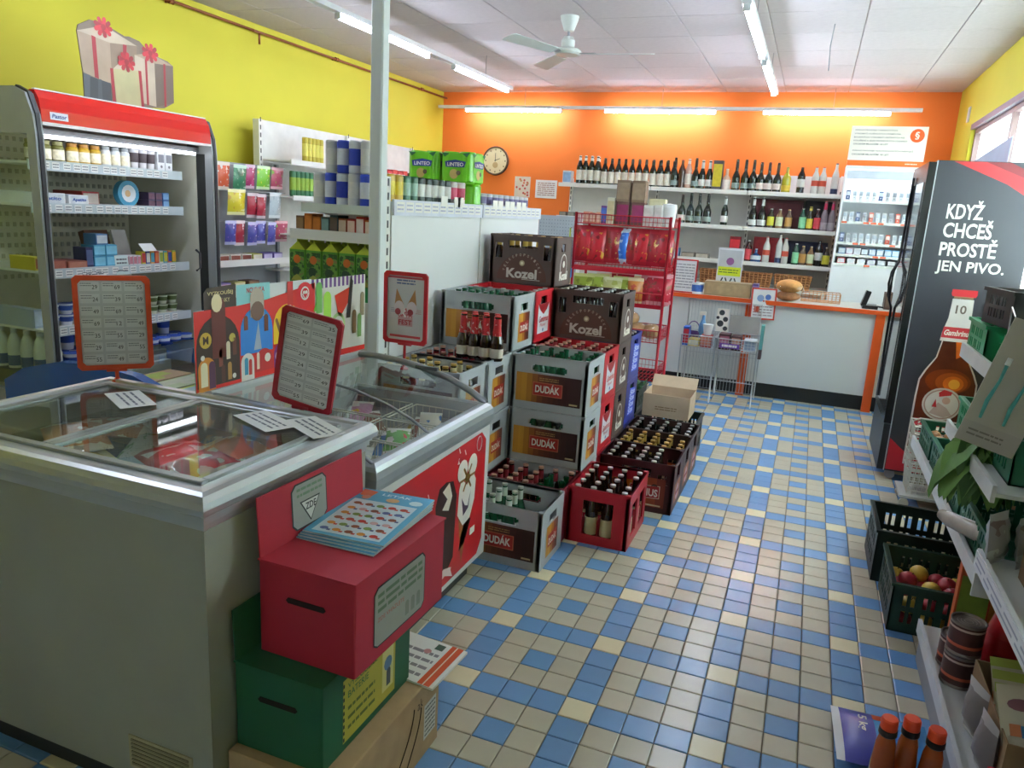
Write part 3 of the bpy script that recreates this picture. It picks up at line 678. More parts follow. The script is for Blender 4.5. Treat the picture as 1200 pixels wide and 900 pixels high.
for i, (x, y, c) in enumerate([(-1.92, -1.5, 0), (-1.72, -1.5, 2), (-1.92, -1.22, 3), (-1.72, -1.2, 0), (-1.48, -1.5, 1), (-1.24, -1.5, 2), (-1.48, -1.2, 3), (-1.22, -1.2, 1)]):
    nm, a, b2 = FBX[c]
    flat_box('%s carton lying low in chest freezer, %s' % (nm, ('left lid far left', 'left lid near divider', 'left lid back corner', 'left lid back middle', 'right lid near divider', 'right lid near corner', 'right lid back middle', 'right lid back corner')[i]), x-.09, x+.09, y-.12, y+.12, .121, .66+.02*(i % 3), a, b2, group='frozen cartons')
LAYS = [('green', -1.95, -1.55, .62, .2), ('orange', -1.86, -1.3, .68, 1.0), ('yellow', -1.75, -1.45, .64, -.4), ('white', -1.72, -1.16, .63, .5), ('orange', -1.9, -1.12, .66, 2.2),
        ('red', -1.43, -1.33, .69, 1.25), ('red', -1.33, -1.36, .72, 1.45), ('white', -1.5, -1.52, .63, .1), ('yellow', -1.28, -1.56, .66, -.5), ('green', -1.2, -1.5, .68, .9), ('blue', -1.5, -1.12, .65, .3), ('red', -1.2, -1.2, .66, -1.1), ('blue', -1.18, -1.35, .63, 1.8), ('orange', -1.4, -1.08, .66, 1.6)]
for i, (c, x, y, z, rz) in enumerate(LAYS):
    side = 'left' if x < -1.6 else 'right'; d = 'front' if y < -1.4 else 'back'
    lay(c, x+.1*math.sin(rz), max(y-.1*math.cos(rz), -1.56 if rz > -.1 else -1.52), z+.085, rz, '%s frozen food bag under the %s glass lid, %s half, %s laid' % (c, side, d, ORD[i]))
# price sheets on the lid
SHC = mt('e9ebe9', .6, 0, .02)
for i, (x, y, rz, lb) in enumerate(((-1.88, -1.18, -.5, 'white price sheet lying on left lid of chest freezer'), (-1.40, -1.16, -.42, 'left one of two white price sheets on right freezer lid'), (-1.25, -1.13, -.5, 'right one of two white price sheets on right freezer lid'))):
    c, s_ = math.cos(rz), math.sin(rz)
    sheet('price_sheet', lb, 'paper', (x, y, .8875+.0004*i), (c, s_, 0), (-s_, c, 0), .2, .1, SHC, .001, lambda m, w, h, i=i: m.lines(.02, .02, w-.02, h-.02, 3, mt('6d7480', .7, 0, 0), 1, .35, i))
def sign(label, x, y, z, rz, wd, h, zc, frame, draw, roll=0., mount=None):
    t = thing('price_sign', label, 'sign', (x, y, z), rz); R = Matrix.Rotation(roll, 4, 'Y'); zc -= z
    def put(mb, fn, *a):
        mb.M = Matrix.Translation((0, 0, zc)) @ R @ Matrix(((1,0,0,0),(0,0,-1,0),(0,1,0,0),(0,0,0,1))); fn(mb)
    fw = .016
    def fr(mb):
        o = [(-wd/2+.012, -h/2), (wd/2-.012, -h/2), (wd/2, -h/2+.012), (wd/2, h/2-.012), (wd/2-.012, h/2), (-wd/2+.012, h/2), (-wd/2, h/2-.012), (-wd/2, -h/2+.012)]
        i_ = [(p*(wd/2-fw)/(wd/2), q*(h/2-fw)/(h/2)) for p, q in o]; n = 8
        vs = [(p, q, zz) for ring in (o, i_) for zz in (-.004, .006) for p, q in ring]
        fs = []
        for k in range(n):
            j = (k+1) % n; fs += [(k, j, n+j, n+k), (n+k, n+j, 3*n+j, 3*n+k), (3*n+k, 3*n+j, 2*n+j, 2*n+k), (2*n+k, 2*n+j, j, k)]
        mb.add(vs, fs, frame)
    mb = MB(); put(mb, fr); mb.obj('frame', t)
    mb = MB(); put(mb, lambda m: (m.box(-wd/2+.01, wd/2-.01, -h/2+.01, h/2-.01, -.002, .0005, mt('c9cbcd', .55, 0, .02)), draw(m, -wd/2+fw, -h/2+fw, wd-2*fw, h-2*fw))); mb.obj('price_sheet', t)
    mb = MB(); bot = Vector((0, 0, zc))+R @ Vector((0, 0, -h/2))
    mb.tube([(0, 0, 0), (bot.x*.5, 0, bot.z*.5), bot], .006, frame, 8).tube([bot-Vector((.03, 0, 0)), bot+Vector((.03, 0, 0))], .008, frame, 8)
    mb.lathe([(0, 0), (.018, 0), (.018, .004), (.007, .012)], frame, 12); mb.obj('stand', t); return t
def pricelist(cols, rows, seed):
    def d(m, x, y, w, h):
        rd = random.Random(seed)
        for r in range(rows):
            y1 = y+h*(1-r/rows)-h*.015; y0 = y+h*(1-(r+1)/rows)+h*.02
            for c in range(cols):
                a = x+w*c/cols+w*.02; b = x+w*(c+1)/cols-w*.02
                m.rect(a, y0, b, y1, mt('dcdedf', .6, 0, 0), 1)
                m.lines(a+.003, y0+(y1-y0)*.45, b-w/cols*.35, y1-.002, 2, mt('7b7f84', .7, 0, 0), 2, .35, seed+r*7+c)
                m.text(str(rd.choice((12, 19, 24, 29, 35, 39, 45, 49, 55, 69))), b-w/cols*.32, y0+(y1-y0)*.2, w/cols*.24, (y1-y0)*.45, INK, 2)
    return d
OR_F = mt('d6481e', .4, 0, .03); RD_F = mt('a5182a', .4, 0, .03)
sign('orange-framed price list sign standing on far corner of chest freezer', -2.005, -1.02, .878, math.radians(49), .225, .31, 1.075, OR_F, pricelist(3, 7, 3))
sign('tilted dark red framed price list standing on ice cream freezer edge', -1.30, -.945, .80, math.radians(2), .215, .305, 1.025, RD_F, pricelist(2, 8, 5), math.radians(9))
def cone_ad(m, x, y, w, h):
    m.lines(x+w*.25, y+h*.86, x+w*.75, y+h*.95, 2, mt('5a6f9a', .6, 0, 0), 1, .5, 2)
    m.poly([(x+w*.26, y+h*.5), (x+w*.74, y+h*.5), (x+w*.66, y+h*.24), (x+w*.34, y+h*.24)], mt3(['d8c4cc', 'c06a74', 'e6dde0', '8a96c0'], 60, .6, 0), 1)
    for sx in (-1, 1):
        cx = x+w*(.5+.17*sx); m.poly([(cx-.022, y+h*.55), (cx+.022, y+h*.55), (cx+.014*sx, y+h*.8)], mt('b98a5a', .6, 0, .1), 1)
        m.disc(cx, y+h*.5, .024, mt('d9cfd4', .6), 2, 12, .03); m.disc(cx-.006, y+h*.44, .014, mt('a6434c', .6), 3, 10)
    m.rect(x+w*.3, y+h*.22, x+w*.7, y+h*.36, mt('c9a0a6', .6), 2); m.text('FEST', x+w*.32, y+h*.24, w*.36, h*.08, mt('b02a3a', .6, 0, 0), 3, .02)
    m.lines(x+w*.1, y+h*.42, x+w*.27, y+h*.5, 3, mt('9aa0b0', .6, 0, 0), 1, .4, 5); m.lines(x+w*.74, y+h*.42, x+w*.93, y+h*.5, 3, mt('c98a90', .6, 0, 0), 1, .4, 6)
    m.rect(x+w*.08, y+.01, x+w*.92, y+.02, mt('c2434c', .6), 1); m.rect(x, y+h-.012, x+w, y+h-.004, mt('b8505a', .6), 1)
sign('red framed ice cream cone sign at far end of ice cream freezer', -1.45, -.075, .825, 0, .205, .30, 1.085, mt('c21f2c', .4), cone_ad, 0)
# --- ice cream freezer with curved lids
gx0, gx1, gy0, gy1 = -1.68, -1.035, -.975, -.095
t = thing('ice_cream_freezer', 'white ice cream freezer with curved glass lids and red printed side', 'freezer', (0, 0, 0))
b = MB(); liner(b, gx0, gx1, gy0, gy1, .09, .66, .04, mt('dfe1e0', .4, 0, .03)); b.obj('cabinet', t)
MB().box(gx0+.03, gx1-.05, gy0+.03, gy1-.05, 0, .09, DARK).obj('plinth', t)
sweep_rect(MB(), gx0, gx1, gy0, gy1, [(-.04, .65), (-.04, .74), (-.03, .745), (-.012, .744), (.0, .735), (.008, .722), (.012, .70), (.008, .672), (.004, .668), (.001, .655), (-.002, .652)], mt('aeb4b8', .35, .5, .03)).obj('rim_rail', t)
ARC = [(-1.052, .742), (-1.12, .782), (-1.22, .822), (-1.34, .852), (-1.46, .868), (-1.57, .874), (-1.65, .872)]
AL2 = mt('9da3a6', .35, .5, .03)
for y, q_ in ((gy0+.012, .006), (-.60, .005), (gy1-.012, .014)):
    MB().tube([(x, y, z) for x, z in ARC], q_, AL2, 6).obj('arc_frame', t)
MB().box(gx0, gx0+.03, gy0, gy1, .74, .885, mt('c3c7c9', .4)).obj('back_rail', t)
for y in (gy0+.004, gy1-.016):
    b = MB(); vs = [(x, y, z-.004) for x, z in ARC]+[(-1.65, y, .745), (-1.052, y, .738)]; b.at((0, y+.012, 0), XU, ZU); b.prism([(v[0], v[2]) for v in vs], 0, .004, GLASS); b.obj('end_glass', t)
for a, c in ((gy0+.02, -.605), (-.595, gy1-.02)):
    b = MB()
    for (p, z), (p2, z2) in zip(ARC, ARC[1:]): b.add([(p, a, z), (p, c, z), (p2, c, z2), (p2, a, z2)], [(0, 1, 2, 3)], GLASS, True)
    b.obj('curved_glass_lid', t)
MB().box(-1.37, -1.27, gy1-.03, gy1-.012, .848, .862, mt('5c6266', .4)).obj('lid_handle', t)
b = MB().at((gx1+.0005, gy0, 0), (0, 1, 0), ZU)
Rr = mt('c81a22', .35, 0, .04)
b.poly([(.02, .52), (.1, .625), (.8, .64), (.845, .60), (.845, .17), (.80, .115), (.02, .105)], Rr, 1)
b.poly([(.09, .53), (.11, .6), (.16, .6), (.17, .55), (.15, .5), (.12, .44), (.09, .46)], mt('c9c48a', .5), 2); b.poly([(.098, .53), (.116, .59), (.153, .59), (.162, .55), (.143, .5), (.12, .455), (.098, .47)], mt('4d8f3d', .5), 3)
cho = mt('3a1d16', .4, 0, .1)
b.poly([(.42, .2), (.4, .46), (.42, .52), (.46, .53), (.505, .515), (.53, .45), (.52, .2), (.49, .17), (.45, .17)], cho, 2); b.poly([(.44, .5), (.48, .52), (.5, .46), (.48, .41), (.44, .43), (.47, .46)], mt('e6d9c6', .5), 3)
b.poly([(.60, .14), (.57, .34), (.65, .34)], mt('a86a35', .5, 0, .15, 40), 2)
b.poly([(.545, .46), (.56, .36), (.60, .3), (.65, .31), (.68, .38), (.685, .46), (.66, .5), (.62, .46), (.58, .5)], mt('efe6dd', .5), 3)
b.disc(.585, .53, .035, mt('efe4d8', .5), 4, 14, .045); b.disc(.655, .53, .033, mt('efe4d8', .5), 4, 14, .045); b.disc(.62, .49, .018, mt('b98a3a', .5), 5, 10)
for k in range(6): a = k*PI/3; b.capsule(.62+.03*math.cos(a), .49+.03*math.sin(a), .01, .05, mt('9a6a30', .5), 5, a-PI/2)
b.poly([(.585, .42), (.6, .34), (.635, .36), (.65, .43), (.63, .37), (.61, .38)], mt('4a2444', .5), 4)
for x, y in ((.33, .49), (.35, .52), (.56, .62), (.60, .6), (.54, .58)): b.capsule(x, y, .006, .025, mt('f1e2dd', .5), 3, .4)
b.tube([(.70+.018*math.cos(q_), .60+.03*math.sin(q_), .002) for q_ in [k*PI/6 for k in range(12)]], .002, mt('f0dedc', .5), 4, True)
b.capsule(.48, .165, .02, .06, mt('e4cfc0', .5), 3, 1.2); b.poly([(.4, .19), (.43, .14), (.47, .15), (.52, .12), (.5, .17)], mt('e9d8d2', .5), 4)
b.poly([(.58, .2), (.62, .22), (.66, .3), (.63, .34), (.59, .26)], cho, 2); b.rect(.02, .625, .08, .635, mt('b03038', .5), 2); b.rect(.655, .23, .69, .26, W8, 5)
for i_ in range(7, len(b.v)):
    vx_, vy_, vz_ = b.v[i_]; l_ = vy_-gy0
    if l_ > .38: l_ = .495+(l_-.465)*1.35 if l_ < .545 else .672+(l_-.62)*1.3
    b.v[i_] = (vx_, gy0+l_, vz_)
b.obj('side_print', t)
# product packs and wire baskets inside
wb = Proto(thing('wire_basket', 'x', 'basket')); b = MB(); wire_basket(b, -.15, .15, -.12, .12, 0, .2, mt('d9d6c4', .4), .03, .0015, .003, 3)
o = b.obj('wire_mesh', wb.r); fillkids(wb.r)
icols = ['c9332f', 'e6c23a', '3b77bb', 'd6d9d8', '8b4a2a', '6ab04c', 'c98fb0', 'e8e1d0']
for i, (x, y) in enumerate(((-1.2, -.26), (-1.52, -.26), (-1.2, -.52), (-1.52, -.52), (-1.2, -.78), (-1.52, -.78))):
    wb.put((x, y, .50), 0, 'white wire basket in ice cream freezer, %s %s' % (('far', 'far', 'middle', 'middle', 'near', 'near')[i], ('aisle side', 'poster side')[i % 2]), group='baskets in ice cream freezer')
icp = [Proto(pouch('ice_cream_pack', 'x', 'ice cream', .09, .16, .03, icols[k], 'e9e6df', 20+k, [(.3, .7, icols[(k+3) % 8])], group='ice cream packs')) for k in range(8)]
inm = ['red', 'yellow', 'blue', 'white', 'brown', 'green', 'pink', 'cream']
n = 0
for i, (x, y) in enumerate(((-1.2, -.26), (-1.52, -.26), (-1.2, -.52), (-1.52, -.52), (-1.2, -.78), (-1.52, -.78))):
    for j in range(5):
        k = (n*3+1) % 8; n += 1
        icp[k].put((x-.1+.05*j, y-.08+.01*(j % 3), .58+.025*(j % 3)), label='%s ice cream pack, %s in %s %s freezer basket' % (inm[k], ORD[j], ('far', 'far', 'middle', 'middle', 'near', 'near')[i], ('aisle-side', 'poster-side')[i % 2]), rot=(-1.2, 0, .2*j))
# header posters
t = thing('ice_cream_poster', 'long colourful ice cream advertising board standing along freezer back edge', 'poster', (-1.655, 0, .886))
b = MB().at((-.004, -1.03, 0), (0, 1, 0), ZU)   # local x = along the board, y = up
def shp(pts, m, L): b.poly(pts, m, L)
P_ = lambda h: mt(h, .45, 0, .03)
b.box(0, .96, 0, .262, -.003, -.001, mt('c9cccd', .5)); b.obj('backing_board', t)
b = MB().at((-.0045, -1.03, 0), (0, 1, 0), ZU)
b.poly([(.045, .2), (.045, .315), (.06, .33), (.19, .335), (.19, .25)], P_('3e2a1c'), 0); b.rect(.192, .2, .36, .33, P_('8fd0d4'), 0); b.rect(.36, .2, .6, .325, P_('e4e8ea'), 0)
b.rect(.6, .0, .975, .322, P_('e9e6dc'), 0)
for k in range(13): b.rect(.6+.029*k, .285, .615+.029*k, .322, P_('6b3c86'), 1)
b.poly([(.0, .0), (.0, .26), (.2, .262), (.34, .27), (.62, .31), (.62, .0)], P_('d9281c'), 1)
b.poly([(.62, .0), (.975, .0), (.975, .02), (.62, .03)], P_('d9281c'), 1)
def arch(x0, x1, y0, y1, m, L): r = (x1-x0)/2; b.poly([(x0, y0), (x1, y0)]+[(x0+r+r*math.cos(k*PI/10), y1-r+r*math.sin(k*PI/10)) for k in range(11)], m, L)
arch(.005, .20, .012, .24, P_('3a241a'), 2); arch(.01, .085, .0, .11, P_('d98a2c'), 3); b.capsule(.035, .055, .03, .08, P_('f0e4c0'), 4); b.capsule(.07, .05, .028, .09, P_('5a2a4a'), 4)
b.disc(.045, .165, .026, P_('c8a53a'), 4, 16); b.text('M', .033, .152, .024, .026, P_('3a241a'), 5, .03)
b.capsule(.105, .2, .062, .2, P_('6a2a20'), 4); b.disc(.098, .28, .024, P_('ecd9b0'), 5, 12, .03)
for x, y, c in ((.11, .1, '8a4a38'), (.145, .12, 'e8d9bd'), (.175, .13, '6a3a2a'), (.15, .05, 'b98a4a'), (.12, .045, '5a2f22')): b.capsule(x, y, .018, .06, P_(c), 4)
for x, y in ((.03, .11), (.17, .03)): b.disc(x, y, .009, W8, 5, 10)
b.disc(.165, .16, .015, P_('cdbf5a'), 4, 10)
arch(.205, .37, .09, .25, P_('2f7fd0'), 2); b.poly([(.27, .1), (.295, .2), (.31, .1)], P_('a8b4c4'), 3); b.capsule(.29, .265, .07, .1, P_('b9a99a'), 4); b.disc(.29, .235, .034, P_('7a5a4a'), 5, 14); b.capsule(.232, .2, .02, .05, P_('8a4a2f'), 4); b.capsule(.335, .19, .022, .06, P_('6a3a2a'), 4)
arch(.205, .27, .0, .095, P_('e9e2dc'), 3); b.capsule(.23, .05, .018, .06, P_('3f8fb0'), 4); b.capsule(.25, .045, .016, .055, P_('c0302a'), 4)
arch(.275, .37, .02, .1, P_('c2302c'), 3); b.capsule(.29, .06, .014, .06, P_('f0d9c0'), 4); b.disc(.34, .065, .016, W8, 4, 12)
arch(.375, .53, .105, .245, P_('f2c522'), 2); b.capsule(.40, .17, .014, .06, P_('8a5a2a'), 4, .4); b.capsule(.43, .17, .014, .06, P_('e9e2a0'), 4, -.2)
b.rect(.452, .13, .485, .325, P_('c8281c'), 4); b.text('CORNETTO', .475, .14, .1, .018, W8, 6, .02, 0, PI/2)
arch(.375, .46, .02, .11, P_('8a3a90'), 3); b.disc(.4, .06, .02, P_('e8c9e0'), 4, 10); b.disc(.435, .075, .016, P_('e0d040'), 4, 10); b.disc(.43, .04, .014, P_('4a58b0'), 4, 10)
b.disc(.555, .265, .052, P_('d61f26'), 5, 22); b.disc(.555, .275, .026, W8, 6, 18); b.disc(.555, .275, .02, P_('d61f26'), 7, 16); b.disc(.548, .278, .008, W8, 8, 8); b.disc(.562, .278, .008, W8, 8, 8); b.poly([(.535, .274), (.575, .274), (.555, .248)], W8, 8); b.poly([(.541, .273), (.569, .273), (.555, .255)], P_('d61f26'), 9)
b.poly([(.61, .2), (.66, .31), (.66, .2)], P_('8cc63f'), 3); b.capsule(.645, .25, .04, .12, P_('6aa84f'), 4); b.capsule(.7, .2, .05, .14, P_('a6d84a'), 3); b.poly([(.75, .25), (.87, .28), (.86, .23), (.78, .15)], P_('d6381e'), 3)
b.disc(.775, .13, .05, P_('b8d890'), 3, 14); b.disc(.775, .13, .035, W8, 4, 14); b.poly([(.83, .15), (.86, .32), (.88, .3), (.86, .15)], P_('2a201c'), 4); b.capsule(.89, .13, .03, .1, P_('7a5a2a'), 4); b.capsule(.93, .11, .03, .1, P_('6f9a4f'), 4); b.capsule(.8, .07, .03, .07, P_('e9e2dc'), 4); b.capsule(.72, .08, .05, .1, P_('c9dca0'), 4); b.capsule(.95, .2, .03, .1, P_('8a7a5a'), 4)
b.text('VYZKOUŠEJ', .06, .302, .115, .018, P_('d9c48a'), 2, .02); b.text('NOVINKY', .08, .28, .08, .014, P_('d9c48a'), 2); b.text('NOVINKA', .24, .3, .09, .018, P_('c2344a'), 2, .02)
b.obj('poster_print', t)
# --- third freezer with blue ends, seen between
t = thing('blue_chest_freezer', 'low glass-topped freezer with dark blue curved end behind chest freezer', 'freezer', (0, 0, 0))
b = MB(); liner(b, -2.95, -2.12, -.72, .13, .08, .66, .04, mt('c9cccb', .4)); b.obj('cabinet', t)
MB().box(-2.9, -2.17, -.68, .08, 0, .08, DARK).obj('plinth', t)
NB = mt('1c56a4', .2, 0, .04, coat=.5)
for y in (-.74, .09):
    pr = [(-2.97, .60), (-2.97, .70), (-2.85, .765), (-2.65, .815), (-2.45, .828), (-2.25, .812), (-2.12, .77), (-2.10, .70), (-2.10, .60)]
    MB().at((0, y+.045, 0), XU, ZU).prism(pr, 0, .045, NB).obj('curved_end', t)
for x in (-2.95, -2.12): MB().box(x-.012, x+.012, -.70, .09, .66, .735 if x > -2.5 else .71, mt('9aa0a2', .4, .4)).obj('side_rail', t)
b = MB(); A2 = [(-2.94, .71), (-2.8, .775), (-2.62, .81), (-2.45, .818), (-2.28, .802), (-2.14, .755)]
for (p, z), (p2, z2) in zip(A2, A2[1:]): b.add([(p, -.69, z), (p2, -.69, z2), (p2, .09, z2), (p, .09, z)], [(0, 1, 2, 3)], GLASS, True)
b.obj('curved_glass_lid', t)
cc = ['c9cfa8', 'b8c45a', 'd8d2c0', '9fb8c8', 'c9a080']
for i in range(8): 
    x, y = -2.8+.17*(i % 4), -.5+.37*(i//4)
    flat_box('pale frozen carton inside blue-ended freezer, %s' % ORD[i], x-.075, x+.075, y-.17, y+.17, .111, .62, cc[i % 5], cc[(i+2) % 5], group='cartons in blue-ended freezer')
# ================================================================ DONATION BOXES
def donation(name, label, x0, x1, y0, y1, z0, z1, m, dk, lab, txt, flap_h, rz=0.):
    t = thing(name, label, 'box', ((x0+x1)/2, (y0+y1)/2, z0), rz); w, d, h = (x1-x0)/2, (y1-y0)/2, z1-z0
    MB().cbox(-w, w, -d, d, 0, h, m, .003).obj('box_body', t)
    MB().box(-w, w+.003, -d-.003, d+.003, h, h+.004, m).obj('top_panel', t)
    MB().at((-.055, -d-.0005, h*.62), XU, ZU).prism([(0, .006), (.006, 0), (.104, 0), (.11, .006), (.104, .014), (.006, .014)], 0, .0012, mt('1a0a0c', .8)).obj('hand_slot', t)
    b = MB().at((w+.0005, -d, 0), (0, 1, 0), ZU); lab(b, 2*d, h); b.obj('label_print', t)
    b = MB().at((-w+.004, -d, h), (0, 1, 0), (-.05, 0, 1)); b.box(0, 2*d, 0, flap_h, -.002, .002, m); f = b.obj('raised_lid', t)
    if txt:
        b = MB().at((-w+.0065, -d, h), (0, 1, 0), (-.05, 0, 1)); g = mt('9a9c98', .5, 0, .04)
        b.poly([(.13, .02), (.24, .02), (.255, .035), (.255, .125), (.24, .14), (.13, .14), (.115, .125), (.115, .035)], INK, 1); b.poly([(.133, .024), (.238, .024), (.251, .037), (.251, .123), (.238, .136), (.133, .136), (.119, .123), (.119, .037)], g, 2)
        b.lines(.135, .1, .235, .13, 2, mt('6f8a74', .6, 0, 0), 3, .45, 3)
        b.poly([(.145, .09), (.225, .09), (.185, .03)], INK, 3); b.poly([(.151, .087), (.219, .087), (.185, .036)], mt('d0d2ce', .5), 4); b.text('ZDE', .165, .064, .042, .018, INK, 5, .02)
        b.obj('lid_print', t)
    return t
def red_lab(b, L, h):
    g = mt('9a9b92', .5, 0, .04)
    b.poly([(.075, .04), (.09, .03), (.30, .03), (.315, .045), (.315, h-.06), (.30, h-.045), (.09, h-.045), (.075, h-.06)], INK, 1); b.poly([(.078, .043), (.092, .034), (.298, .034), (.311, .048), (.311, h-.063), (.298, h-.049), (.092, h-.049), (.078, h-.063)], g, 2)
    b.lines(.09, h*.5, .3, h-.06, 3, mt('63785f', .6, 0, 0), 3, .5, 8); b.text('ZDE VHAZUJTE', .09, h*.4, .12, .014, mt('b0503a', .5, 0, 0), 3)
    for k in range(3): b.capsule(.225+.028*k, .07, .018, .04, mt('7f8578', .5), 3)
def green_lab(b, L, h):
    b.rect(.08, .02, .32, h-.03, mt('b5ab3a', .5, 0, .04), 1)
    for k in range(9): b.rect(.08, .025+k*.018, .086, .035+k*.018, INK, 2)
    b.text('VYSLOUŽILÉ', .1, h-.06, .13, .018, mt('2f6a3a', .5, 0, 0), 2, .01); b.text('BATERIE', .1, h-.085, .09, .018, mt('2f6a3a', .5, 0, 0), 2, .01)
    b.lines(.1, .04, .22, h-.1, 3, mt('5c6a2a', .6, 0, 0), 2, .35, 4); b.rect(.255, .045, .31, h-.05, mt('d4cf8a', .5), 2); b.disc(.282, .12, .02, mt('5f86b0', .5), 3, 10); b.capsule(.285, .08, .02, .05, mt('3f4a50', .5), 3)
donation('battery_box', 'green collection box with raised lid between brown carton and red box', -1.03, -.787, -1.592, -1.19, .234, .452, mt('1f5f42', .6, 0, .04), INK, green_lab, False, .13)
donation('collection_box', 'red collection box with raised lid topped by leaflets beside chest freezer', -1.0, -.735, -1.535, -1.115, .458, .69, mt('b3273a', .55, 0, .04), INK, red_lab, True, .15, -.02)
t = thing('cardboard_carton', 'plain brown cardboard carton on the floor under green collection box', 'box', (-.885, -1.36, 0))
MB().cbox(-.148, .148, -.26, .26, 0, .232, CARD, .003).obj('carton', t)
b = MB().at((.1485, -.26, 0), (0, 1, 0), ZU); b.rect(.43, .05, .50, .16, mt('cfcdc4', .6), 1); b.lines(.435, .055, .495, .155, 7, INK, 2, .3, 3)
b.tube([(.25+.12*math.sin(k*.17), .02+.17*(k/9), .001) for k in range(10)], .0015, mt('3a2d20', .8), 4); b.tube([(.33+.08*math.sin(k*.17), .02+.15*(k/9), .001) for k in range(10)], .0015, mt('3a2d20', .8), 4)
b.text('ak', .39, .17, .03, .03, mt('3a2d20', .8, 0, 0), 1); b.obj('carton_print', t)
# leaflets
def leaflet(m, w, h):
    m.rect(0, 0, w, h, mt('59a9cf', .5, 0, .03), 1); m.rect(.018, .012, w-.018, h-.075, mt('cfe0e8', .5), 2)
    rd = random.Random(9)
    for r in range(6):
        for c in range(5):
            x = .026+(w-.052)*c/5; y = .018+(h-.1)*r/6; m.disc(x+.016, y+.014, .012, mt(rd.choice(['b5402e', '8a4a2a', 'd08a2c', '5a6aa0', 'c0392b', '6f8f3f', 'c9a0a0']), .6, 0, .05), 3, 8, .009); m.rect(x+.026, y+.004, x+.036, y+.012, mt(rd.choice(['c0392b', '3a4a80']), .6, 0, 0), 3)
    m.text('LETÁK', w*.35, h-.032, w*.4, .018, mt('d8eaf4', .5, 0, 0), 3, .02); m.disc(w*.55, h-.055, .02, mt('e2b07a', .5), 3, 10, .014); m.disc(w*.85, h-.05, .02, mt('cfe6ea', .5), 3, 10, .015)
    m.poly([(.02, h-.05), (.055, h-.055), (.06, h-.015), (.012, h-.008)], mt('d2603a', .5), 4); m.disc(.045, h-.06, .014, mt('c9806a', .5), 5, 8)
for k in range(4):
    a = -.02+.02*k; c, s_ = math.cos(a), math.sin(a)
    sheet('leaflet', 'blue supermarket leaflet on the red collection box, %s' % ('lowest of the pile', 'second lowest of the pile', 'third from bottom of the pile', 'topmost of the pile with product pictures')[k], 'leaflet', (-.998+.004*k, -1.405+.004*k, .6965+k*.0052), (c, s_, .02), (-s_-.03, c, .015), .225, .305, mt('b9cfd6', .6), .004, leaflet)
def flyer2(m, w, h):
    m.rect(0, 0, w, h, PAPER, 1); m.rect(w-.05, 0, w-.012, h, mt('d8531e', .5), 2); m.rect(w-.034, 0, w-.03, h, mt('eedfd0', .5), 3); m.lines(.015, .015, w-.06, h-.05, 4, mt('8f8a90', .6, 0, 0), 2, .4, 2)
    m.rect(w*.55, h-.04, w*.68, h-.012, mt('3f5a48', .5), 2); m.disc(w*.5, h*.7, .012, mt('c98a8a', .5), 3, 8)
for k in range(2):
    sheet('flyer', ('lower', 'upper')[k]+' white flyer with orange stripe on the brown cardboard carton', 'leaflet', (-.905, -1.195, .238+.004*k), (.98, -.06, -.03), (.06, .98, 0), .2, .2, PAPER, .003, flyer2)
# ================================================================ LEFT WALL: DAIRY FRIDGE
dx0, dx1, dy0, dy1, DH = -4.30, -3.50, -.11, 1.115, 1.96
FG = mt('9a9f9e', .4, .1, .04); LINER = mt('d6d4c2', .4, 0, .03)
t = thing('dairy_fridge', 'tall grey open-front dairy fridge with red top panel on left wall', 'fridge')
MB().box(dx0, dx0+.06, dy0, dy1, 0, DH-.02, LINER).box(dx0+.06, dx1-.09, dy0+.05, dy1-.05, DH-.08, DH-.02, mt('77797a', .5)).box(dx0+.06, dx1, dy0+.05, dy1-.05, 0, .42, mt('8c908e', .4)).obj('cabinet', t)
b = MB()
for j in range(14):   # perforated back
    for i in range(26): b.box(dx0+.0605, dx0+.064, dy0+.08+.042*i, dy0+.10+.042*i, .95+.06*j, .975+.06*j, mt('a9a898', .5, 0, 0))
b.obj('perforated_back', t)['kind'] = 'stuff'
for y in (dy0, dy1-.045):
    xc = dx1-.20 if y > dy0 else dx1-.40
    MB().box(dx1-.06, dx1, y, y+.045, 0, 1.74, FG).obj('end_frame', t)
    MB().at((0, y+.045, 0), XU, ZU).prism([(xc, 1.7401), (dx1, 1.7401), (dx1-.01, 1.83), (dx1-.05, 1.93), (dx1-.13, DH), (xc, DH)], 0, .045, FG).obj('end_cap', t)
    rp_ = [(dx1, .0), (dx1, 1.70), (dx1-.01, 1.83), (dx1-.05, 1.93), (dx1-.13, DH)]; rq_ = [(x+.007, z+(.007 if z > 1.8 else 0)) for x, z in rp_]
    rb_m = MB().at((0, y+.033, 0), XU, ZU)
    for k_ in range(4): rb_m.prism([rp_[k_], rp_[k_+1], rq_[k_+1], rq_[k_]], 0, .021, DARK)
    rb_m.obj('rubber_edge', t)
MB().box(dx0+.01, dx1-.401, dy0, dy0+.045, DH-.22, DH, FG).box(dx0+.01, dx1-.07, dy0, dy0+.045, 0, .40, FG).box(dx0+.01, dx0+.05, dy0, dy0+.045, .4, DH-.22, FG).obj('end_panel', t)
MB().box(dx0+.05, dx1-.06, dy0+.018, dy0+.026, .40, DH-.22, GLASS).obj('end_glass', t)
MB().box(dx0+.05, dx1-.14, dy1-.04, dy1, .0, DH, LINER).box(dx1-.14, dx1-.06, dy1-.035, dy1-.028, 0, DH-.1, mt('3a3c3a', .3)).obj('end_panel', t)
RP = mt('d42118', .14, 0, .03, coat=.6)
b = MB().at((0, dy1-.045, 0), XU, ZU); b.prism([(dx1-.006, 1.80), (dx1-.008, 1.86), (dx1-.018, 1.91), (dx1-.045, 1.95), (dx1-.08, 1.95), (dx1-.08, 1.80)], 0, dy1-dy0-.09, RP); b.obj('top_panel', t)
